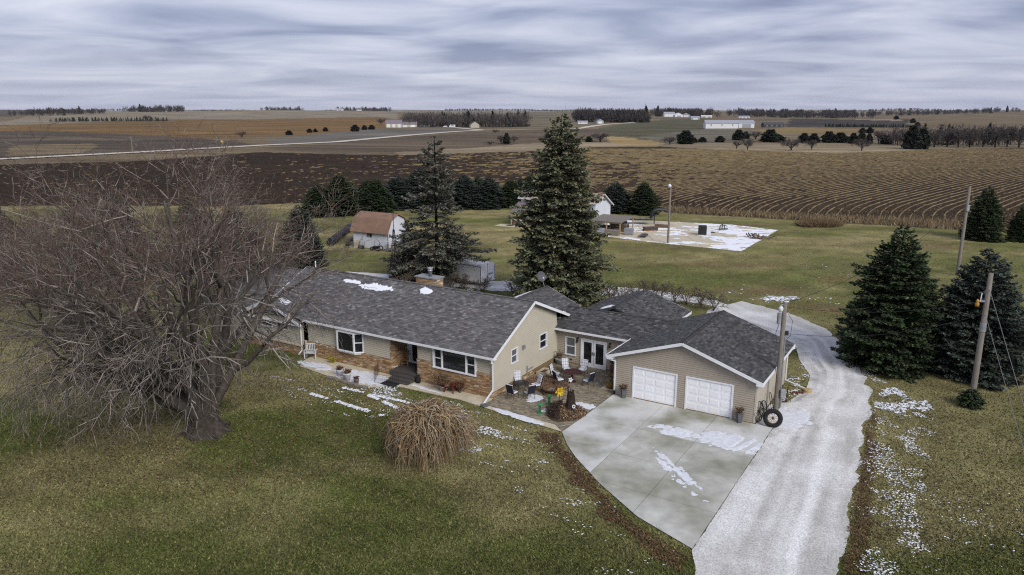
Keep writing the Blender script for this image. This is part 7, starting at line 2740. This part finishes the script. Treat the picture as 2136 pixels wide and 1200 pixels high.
for i, (px, h, ph, lab) in enumerate(((362, 85, 0.4, 'leftmost faint wind turbine on the left horizon'), (388, 80, 1.2, 'second faint wind turbine on the left horizon'), (432, 85, 0.9, 'third faint wind turbine on the left horizon'), (500, 75, 0.2, 'fourth faint wind turbine on the left horizon'))):
    D = 9500.0
    turbine(lab, (px - 1068) / 1592.0 * D, D, h, ph)
t = thing('radio_mast', 'thin radio mast on the horizon behind the tallest spruce', 'mast', (600, 8600, 0))
for i in range(3):
    a = i * 2.09
    MB().tube((2.5 * math.cos(a), 2.5 * math.sin(a), 0), (1.2 * math.cos(a), 1.2 * math.sin(a), 90), 0.6, 0.4, 5).build('leg', 'grey_metal', t)
for z in range(5, 90, 9):
    MB().ring((0, 0, z), 2.0, 0.3, n=8, k=4).build('brace', 'grey_metal', t)
rp = thing('roadside_pole', 'lone utility pole beside the gravel road on the left', 'pole', (-163.5, 325.0, 0))
MB().lathe([(0.25, -0.2), (0.2, 7), (0.15, 7.05)], 8).build('post', 'wood_grey', rp)
MB().bx(-0.9, 0.9, -0.08, 0.08, 6.4, 6.6).build('crossarm', 'wood_grey', rp)
rs = thing('road_sign', 'small yellow diamond road sign by the gravel road on the left', 'sign', (-145.0, 378.0, 0))
MB().tube((0, 0, 0), (0, 0, 2.6), 0.06, n=6).build('post', 'galvanised', rs)
MB().obx((0, -0.08, 2.6), (1.1, 0.03, 1.1), Matrix.Rotation(R(45), 3, 'Y')).build('plate', 'yellow_paint', rs)

# ------------------------------------------------------------------ ground cover
def hard_mask(x, y):
    m = np.zeros(np.shape(x), bool)
    for p in HARD:
        m |= inpoly(x, y, p)
    return m


def blades(name, label, n, sampler, cols, w, h, seed, cat='grass', flat=0.5, keep_hard=False):
    r = np.random.RandomState(seed)
    x, y = sampler(r, n)
    if not keep_hard:
        k = ~hard_mask(x, y)
        x, y = x[k], y[k]
    n = len(x)
    a = r.rand(n) * 6.283
    W_ = w * (0.5 + r.rand(n))
    H_ = h * (0.4 + 0.9 * r.rand(n))
    lx, ly = np.cos(a), np.sin(a)
    lean = flat * (0.4 + r.rand(n)) * H_ * 2
    b = r.rand(n) * 6.283
    P = np.zeros((n, 3, 3))
    P[:, 0] = np.stack([x - lx * W_ / 2, y - ly * W_ / 2, 0 * x], 1)
    P[:, 1] = np.stack([x + lx * W_ / 2, y + ly * W_ / 2, 0 * x], 1)
    P[:, 2] = np.stack([x + np.cos(b) * lean, y + np.sin(b) * lean, H_], 1)
    base = lawn_col(x, y)
    c = np.array(cols)[r.randint(0, len(cols), n)]
    c = (base * 0.55 + c * 0.45) * (0.4 + 1.25 * r.rand(n))[:, None]
    o = npmesh(name, P.reshape(-1, 3), np.arange(3 * n).reshape(-1, 3), 'litter', col=np.repeat(c, 3, axis=0))
    return stuff(tag(o, label, cat))


def lawn_sampler(r, n):
    y = 1.0 / (r.rand(n) * (1 / 23.0 - 1 / 72.0) + 1 / 72.0)
    x = (r.rand(n) * 1.9 - 0.95) * y
    return x, y


GRASS = [(0.055, 0.075, 0.018), (0.085, 0.092, 0.028), (0.17, 0.14, 0.065), (0.13, 0.105, 0.048), (0.045, 0.05, 0.016), (0.21, 0.17, 0.09)]
blades('lawn_grass', 'short green and straw coloured grass of the front lawn', 380000, lawn_sampler, GRASS, 0.07, 0.085, 7)


def back_sampler(r, n):
    y = 1.0 / (r.rand(n) * (1 / 72.0 - 1 / 140.0) + 1 / 140.0)
    x = (r.rand(n) * 1.5 - 0.75) * y
    return x, y


blades('back_lawn_grass', 'olive and straw tufts of the back lawn', 60000, back_sampler, [(0.10, 0.11, 0.03), (0.19, 0.165, 0.07), (0.075, 0.085, 0.025), (0.14, 0.11, 0.05)], 0.20, 0.035, 8, flat=2.0)


def leaf_sampler(r, n):
    xs, ys = [], []
    for p in LEAFY:
        q = np.array(p)
        x = q[:, 0].min() - 0.6 + r.rand(n) * (np.ptp(q[:, 0]) + 1.2)
        y = q[:, 1].min() - 0.6 + r.rand(n) * (np.ptp(q[:, 1]) + 1.2)
        jx, jy = x + (fbm(x, y, 3, 3) - 0.5) * 1.6, y + (fbm(x + 9, y, 4, 3) - 0.5) * 1.6
        k = inpoly(jx, jy, p)
        xs.append(x[k])
        ys.append(y[k])
    # under the maple and along the walk
    a, d = r.rand(n // 3) * 6.28, np.sqrt(r.rand(n // 3)) * 11
    xs.append(-17.0 + d * np.cos(a))
    ys.append(41 + d * np.sin(a) * 0.8)
    return np.concatenate(xs), np.concatenate(ys)


def litter(name, label, n, sampler, cols, s, seed, zmax=0.08):
    r = np.random.RandomState(seed)
    x, y = sampler(r, n)
    k = ~hard_mask(x, y)
    x, y = x[k], y[k]
    n = len(x)
    a = r.rand(n) * 6.283
    S_ = s * (0.5 + r.rand(n))
    z = 0.012 + r.rand(n) * zmax
    P = np.zeros((n, 4, 3))
    for i in range(4):
        b = a + i * 1.5708
        k_ = S_ * (1 if i % 2 == 0 else 0.55)
        P[:, i] = np.stack([x + np.cos(b) * k_, y + np.sin(b) * k_, z + (r.rand(n) - 0.3) * S_ * 0.5], 1)
    c = np.array(cols)[r.randint(0, len(cols), n)] * (0.6 + 0.8 * r.rand(n))[:, None]
    o = npmesh(name, P.reshape(-1, 3), np.arange(4 * n).reshape(-1, 4), 'litter', col=np.repeat(c, 4, axis=0))
    return stuff(tag(o, label, 'leaves'))


litter('fallen_leaves', 'brown fallen leaves along the drive edges and under the maple', 26000, leaf_sampler, [(0.12, 0.065, 0.03), (0.085, 0.042, 0.02), (0.19, 0.12, 0.06), (0.055, 0.032, 0.02)], 0.05, 12)


# snow caught in the grass: irregular thin flakes, thick where the drift lies
def snow_flecks():
    r = np.random.RandomState(77)
    X, Y, S_ = [], [], []

    def area(poly, n, dens, size, streak=None, ang=0.0):
        q = np.array(poly)
        x = q[:, 0].min() + r.rand(n) * np.ptp(q[:, 0])
        y = q[:, 1].min() + r.rand(n) * np.ptp(q[:, 1])
        k = inpoly(x + (fbm(x * 0.7, y * 0.7, 5, 3) - 0.5) * 2, y + (fbm(x * 0.7 + 5, y * 0.7, 6, 3) - 0.5) * 2, poly)
        u, v = x * math.cos(ang) + y * math.sin(ang), -x * math.sin(ang) + y * math.cos(ang)
        if streak:
            f = fbm(u / 1.6, v / streak, 17, 3)
        else:
            f = fbm(x * 0.8, y * 0.8, 17, 4)
        k &= r.rand(n) < np.clip((f - dens) * 2.4, 0, 0.28)
        k &= ~hard_mask(x, y)
        X.append(x[k])
        Y.append(y[k])
        S_.append(np.full(k.sum(), size) * np.clip(0.45 + (f[k] - dens) * 4, 0.4, 1.0) * (0.5 + 0.6 * r.rand(k.sum())))
    east = [(25.4, 52.0), (24.2, 47.2), (21.2, 40.8), (18.6, 35.6), (14.0, 26.0), (16.2, 24.5), (19.2, 31.5), (22.2, 36.5), (25.6, 42.0), (26.4, 46.5)]
    area(east, 95000, 0.44, 0.052)
    area([(24.6, 48.5), (22.6, 43.5), (24.4, 41.4), (26.6, 43.8), (26.2, 48.0)], 7000, 0.36, 0.10)
    area([(14.6, 25.0), (20.0, 34.0), (25.0, 33.0), (22.0, 25.0)], 6000, 0.58, 0.05, 0.35, -0.55)
    area(wp([(-0.6, -7.3), (-8, -6.5), (-9.5, -7.6), (-6, -12.8), (-2, -13.5), (1.5, -10.0)]), 15000, 0.53, 0.05, 0.35, -0.55)
    area(wp([(-2.2, -9.6), (-4.4, -8.8), (-5.2, -12.6), (-3.0, -12.4)]), 6000, 0.43, 0.065)
    area(wp([(-8, -6.4), (-13.3, -6.7), (-16.5, -8.3), (-22, -9.5), (-14, -13), (-8, -9.5)]), 13000, 0.535, 0.05, 0.30, -0.55)
    area(wp([(-13.2, -6.6), (-14.9, -8.1), (-13.4, -8.8), (-10.8, -7.4)]), 2600, 0.42, 0.06)
    area(wp([(0.5, -9.5), (10.0, -15.8), (8, -18.5), (2, -15), (-3, -11)]), 7000, 0.58, 0.06, 0.35, -0.55)
    area(wp([(9.2, 4.0), (10.0, 5.0), (10.5, 7.6), (10.2, 10.5), (9.2, 13)]), 4500, 0.46, 0.09)
    area([(34, 80.0), (44, 80), (44, 88), (34, 88)], 500, 0.6, 0.12)
    area([(24.8, 70.5), (27.0, 69.5), (28.4, 71.5), (26.0, 72.5)], 1600, 0.42, 0.16)
    area([(18, 71), (30, 64), (34, 70), (24, 78)], 2200, 0.60, 0.14)
    area([(-2, 72.0), (-6, 75), (0, 80), (4, 76)], 2200, 0.5, 0.16)
    area([(5, 70), (16, 74), (20, 70), (12, 67)], 4000, 0.5, 0.16)
    # two long mower tracks of snow
    for (a0, b0, a1, b1) in ((-13.6, -8.6, -9.2, -9.6), (-16.0, -8.5, -8.6, -8.2), (-17.0, -10.4, -10.5, -10.7)):
        n = 900
        s = r.rand(n)
        a = a0 + (a1 - a0) * s
        b = b0 + (b1 - b0) * s + r.randn(n) * 0.07
        k = fbm(s * 9, s * 0, 44, 3) > 0.42
        x, y = LN(a[k], b[k])
        X.append(x)
        Y.append(y)
        S_.append(np.full(k.sum(), 0.07))
    x, y, s = map(np.concatenate, (X, Y, S_))
    n = len(x)
    k = 6
    P = np.zeros((n, k, 3))
    a = r.rand(n) * 6.28
    for i in range(k):
        b = a + i * 6.283 / k
        q = s * (0.55 + 0.7 * r.rand(n))
        P[:, i] = np.stack([x + np.cos(b) * q * 1.15, y + np.sin(b) * q * 0.75, 0.035 + 0.03 * r.rand(n)], 1)
    o = npmesh('lawn_snow', P.reshape(-1, 3), np.arange(k * n).reshape(-1, k), 'snow')
    stuff(tag(o, 'thin snow caught in the grass of the yard', 'snow'))


snow_flecks()


# stubble rows of the ploughed field, bending at the right-hand headland
def stubble():
    r = np.random.RandomState(5)
    V, C = [], []
    plough = ZONES['plough']
    weed = ZONES['weed_strip']
    for k in range(-115, 160):
        off = k * 1.75
        # one row: starts across the headland, then swings away to the upper right
        s = np.arange(0, 330, 2.2)
        th = R(74) - R(28) * np.clip(s / 45.0, 0, 1) - R(6) * np.clip((s - 60) / 120, 0, 1)
        x = np.cumsum(np.cos(th)) * 2.2
        y = np.cumsum(np.sin(th)) * 2.2
        x = x + 40 + off * 0.82 + 0.5 * (vnoise(s / 9, s * 0 + k, 3) - 0.5)
        y = y + 122 - off * 0.50
        ok = inpoly(x, y, plough) & ~inpoly(x, y, weed) & (np.abs(x / y) < 0.95) & (y < 360)
        gap = fbm(x / 3.0, y / 3.0, 19, 3)
        dens = np.clip(0.53 - 0.15 * np.clip((x - 10) / 60, 0, 1), 0.3, 0.6)
        ok &= gap > dens - 0.22 + 0.5 * np.clip((80 - x) / 150, 0, 1)
        i = np.where(ok[:-1])[0]
        if not len(i):
            continue
        p0 = np.stack([x[i], y[i]], 1)
        p1 = np.stack([x[i + 1], y[i + 1]], 1)
        d = p1 - p0
        d /= np.maximum(np.linalg.norm(d, axis=1, keepdims=True), 1e-6)
        n = np.stack([-d[:, 1], d[:, 0]], 1)
        w = ((0.07 + 0.10 * gap[i]) * np.clip(150 / y[i], 0.34, 1.05))[:, None]
        hz_ = 0.10 + 0.10 * r.rand(len(i))
        z0 = np.zeros(len(i))
        q = np.stack([np.c_[p0 + n * w, z0], np.c_[p0, hz_], np.c_[p0 - n * w, z0], np.c_[p1 + n * w, z0], np.c_[p1, hz_], np.c_[p1 - n * w, z0]], 1)
        V.append(q.reshape(-1, 3))
        c = np.array([0.185, 0.138, 0.068]) * (0.35 + 0.5 * r.rand(len(i)) + 0.55 * gap[i])[:, None]
        C.append(np.repeat(c, 6, axis=0))
    V = np.concatenate(V)
    b = (np.arange(len(V) // 6) * 6)[:, None]
    F = np.concatenate([b + np.array([[0, 3, 4, 1]]), b + np.array([[1, 4, 5, 2]])])
    o = npmesh('stubble_rows', V, F, 'litter', col=np.concatenate(C))
    stuff(tag(o, 'tan stubble rows curving across the dark ploughed field', 'stubble'))


stubble()


# clods and scattered residue over the rest of the field
def clods():
    r = np.random.RandomState(15)
    n = 34000
    y = 1.0 / (r.rand(n) * (1 / 118.0 - 1 / 330.0) + 1 / 330.0)
    x = (r.rand(n) * 1.6 - 0.8) * y
    k = inpoly(x, y, ZONES['plough']) & (fbm(x / 9, y / 3.5, 26, 3) > 0.42)
    x, y = x[k], y[k]
    n = len(x)
    s = (0.16 + 0.25 * r.rand(n)) * y / 190
    P = np.zeros((n, 3, 3))
    s = s * np.where(x > 20, 0.55, 1.0)
    P[:, 0] = np.stack([x - s * 1.6, y, 0 * x], 1)
    P[:, 1] = np.stack([x + s * 1.6, y, 0 * x], 1)
    P[:, 2] = np.stack([x + s * (r.rand(n) - 0.5), y + 0.3 * s, s * 0.6], 1)
    t = r.rand(n) < np.clip(0.18 + x / 600, 0.08, 0.32)
    c = np.where(t[:, None], np.array([[0.17, 0.115, 0.06]]), np.array([[0.028, 0.019, 0.013]])) * (0.6 + 0.8 * r.rand(n))[:, None]
    o = npmesh('soil_clods', P.reshape(-1, 3), np.arange(3 * n).reshape(-1, 3), 'litter', col=np.repeat(c, 3, axis=0))
    stuff(tag(o, 'dark clods and straw on the ploughed field', 'soil'))


clods()


# tall dead grass along the field edge
def weeds():
    r = np.random.RandomState(25)
    n = 22000
    q = np.array(ZONES['weed_strip'])
    x = q[:, 0].min() + r.rand(n) * np.ptp(q[:, 0])
    y = q[:, 1].min() + r.rand(n) * np.ptp(q[:, 1])
    k = inpoly(x, y, ZONES['weed_strip'])
    x, y = x[k], y[k]
    n = len(x)
    h = 0.35 + 0.7 * r.rand(n)
    w = 0.06 + 0.08 * r.rand(n)
    P = np.zeros((n, 3, 3))
    P[:, 0] = np.stack([x - w, y, 0 * x], 1)
    P[:, 1] = np.stack([x + w, y + 0.05, 0 * x], 1)
    P[:, 2] = np.stack([x + 0.35 * r.randn(n), y + 0.2 * r.randn(n), h], 1)
    c = np.array([[0.15, 0.11, 0.065], [0.10, 0.072, 0.045], [0.20, 0.15, 0.085]])[r.randint(0, 3, n)] * (0.6 + 0.7 * r.rand(n))[:, None]
    o = npmesh('field_edge_weeds', P.reshape(-1, 3), np.arange(3 * n).reshape(-1, 3), 'litter', col=np.repeat(c, 3, axis=0))
    stuff(tag(o, 'tall dead grass along the edge of the ploughed field', 'grass'))


weeds()


# ------------------------------------------------------------------ the air: faint even haze
def haze():
    m = bpy.data.materials.new('haze')
    m.use_nodes = True
    N, K = m.node_tree.nodes, m.node_tree.links
    N.clear()
    v = N.new('ShaderNodeVolumePrincipled')
    v.inputs['Color'].default_value = (0.78, 0.84, 0.96, 1)
    v.inputs['Density'].default_value = 0.000022
    v.inputs['Anisotropy'].default_value = 0.0
    o = N.new('ShaderNodeOutputMaterial')
    K.new(v.outputs[0], o.inputs['Volume'])
    MATS['haze'] = m
    h = MB().bx(-26000, 26000, -400, 12900, -22, 150).build('haze', 'haze')
    stuff(tag(h, 'thin pale haze over the fields', 'haze'))


haze()
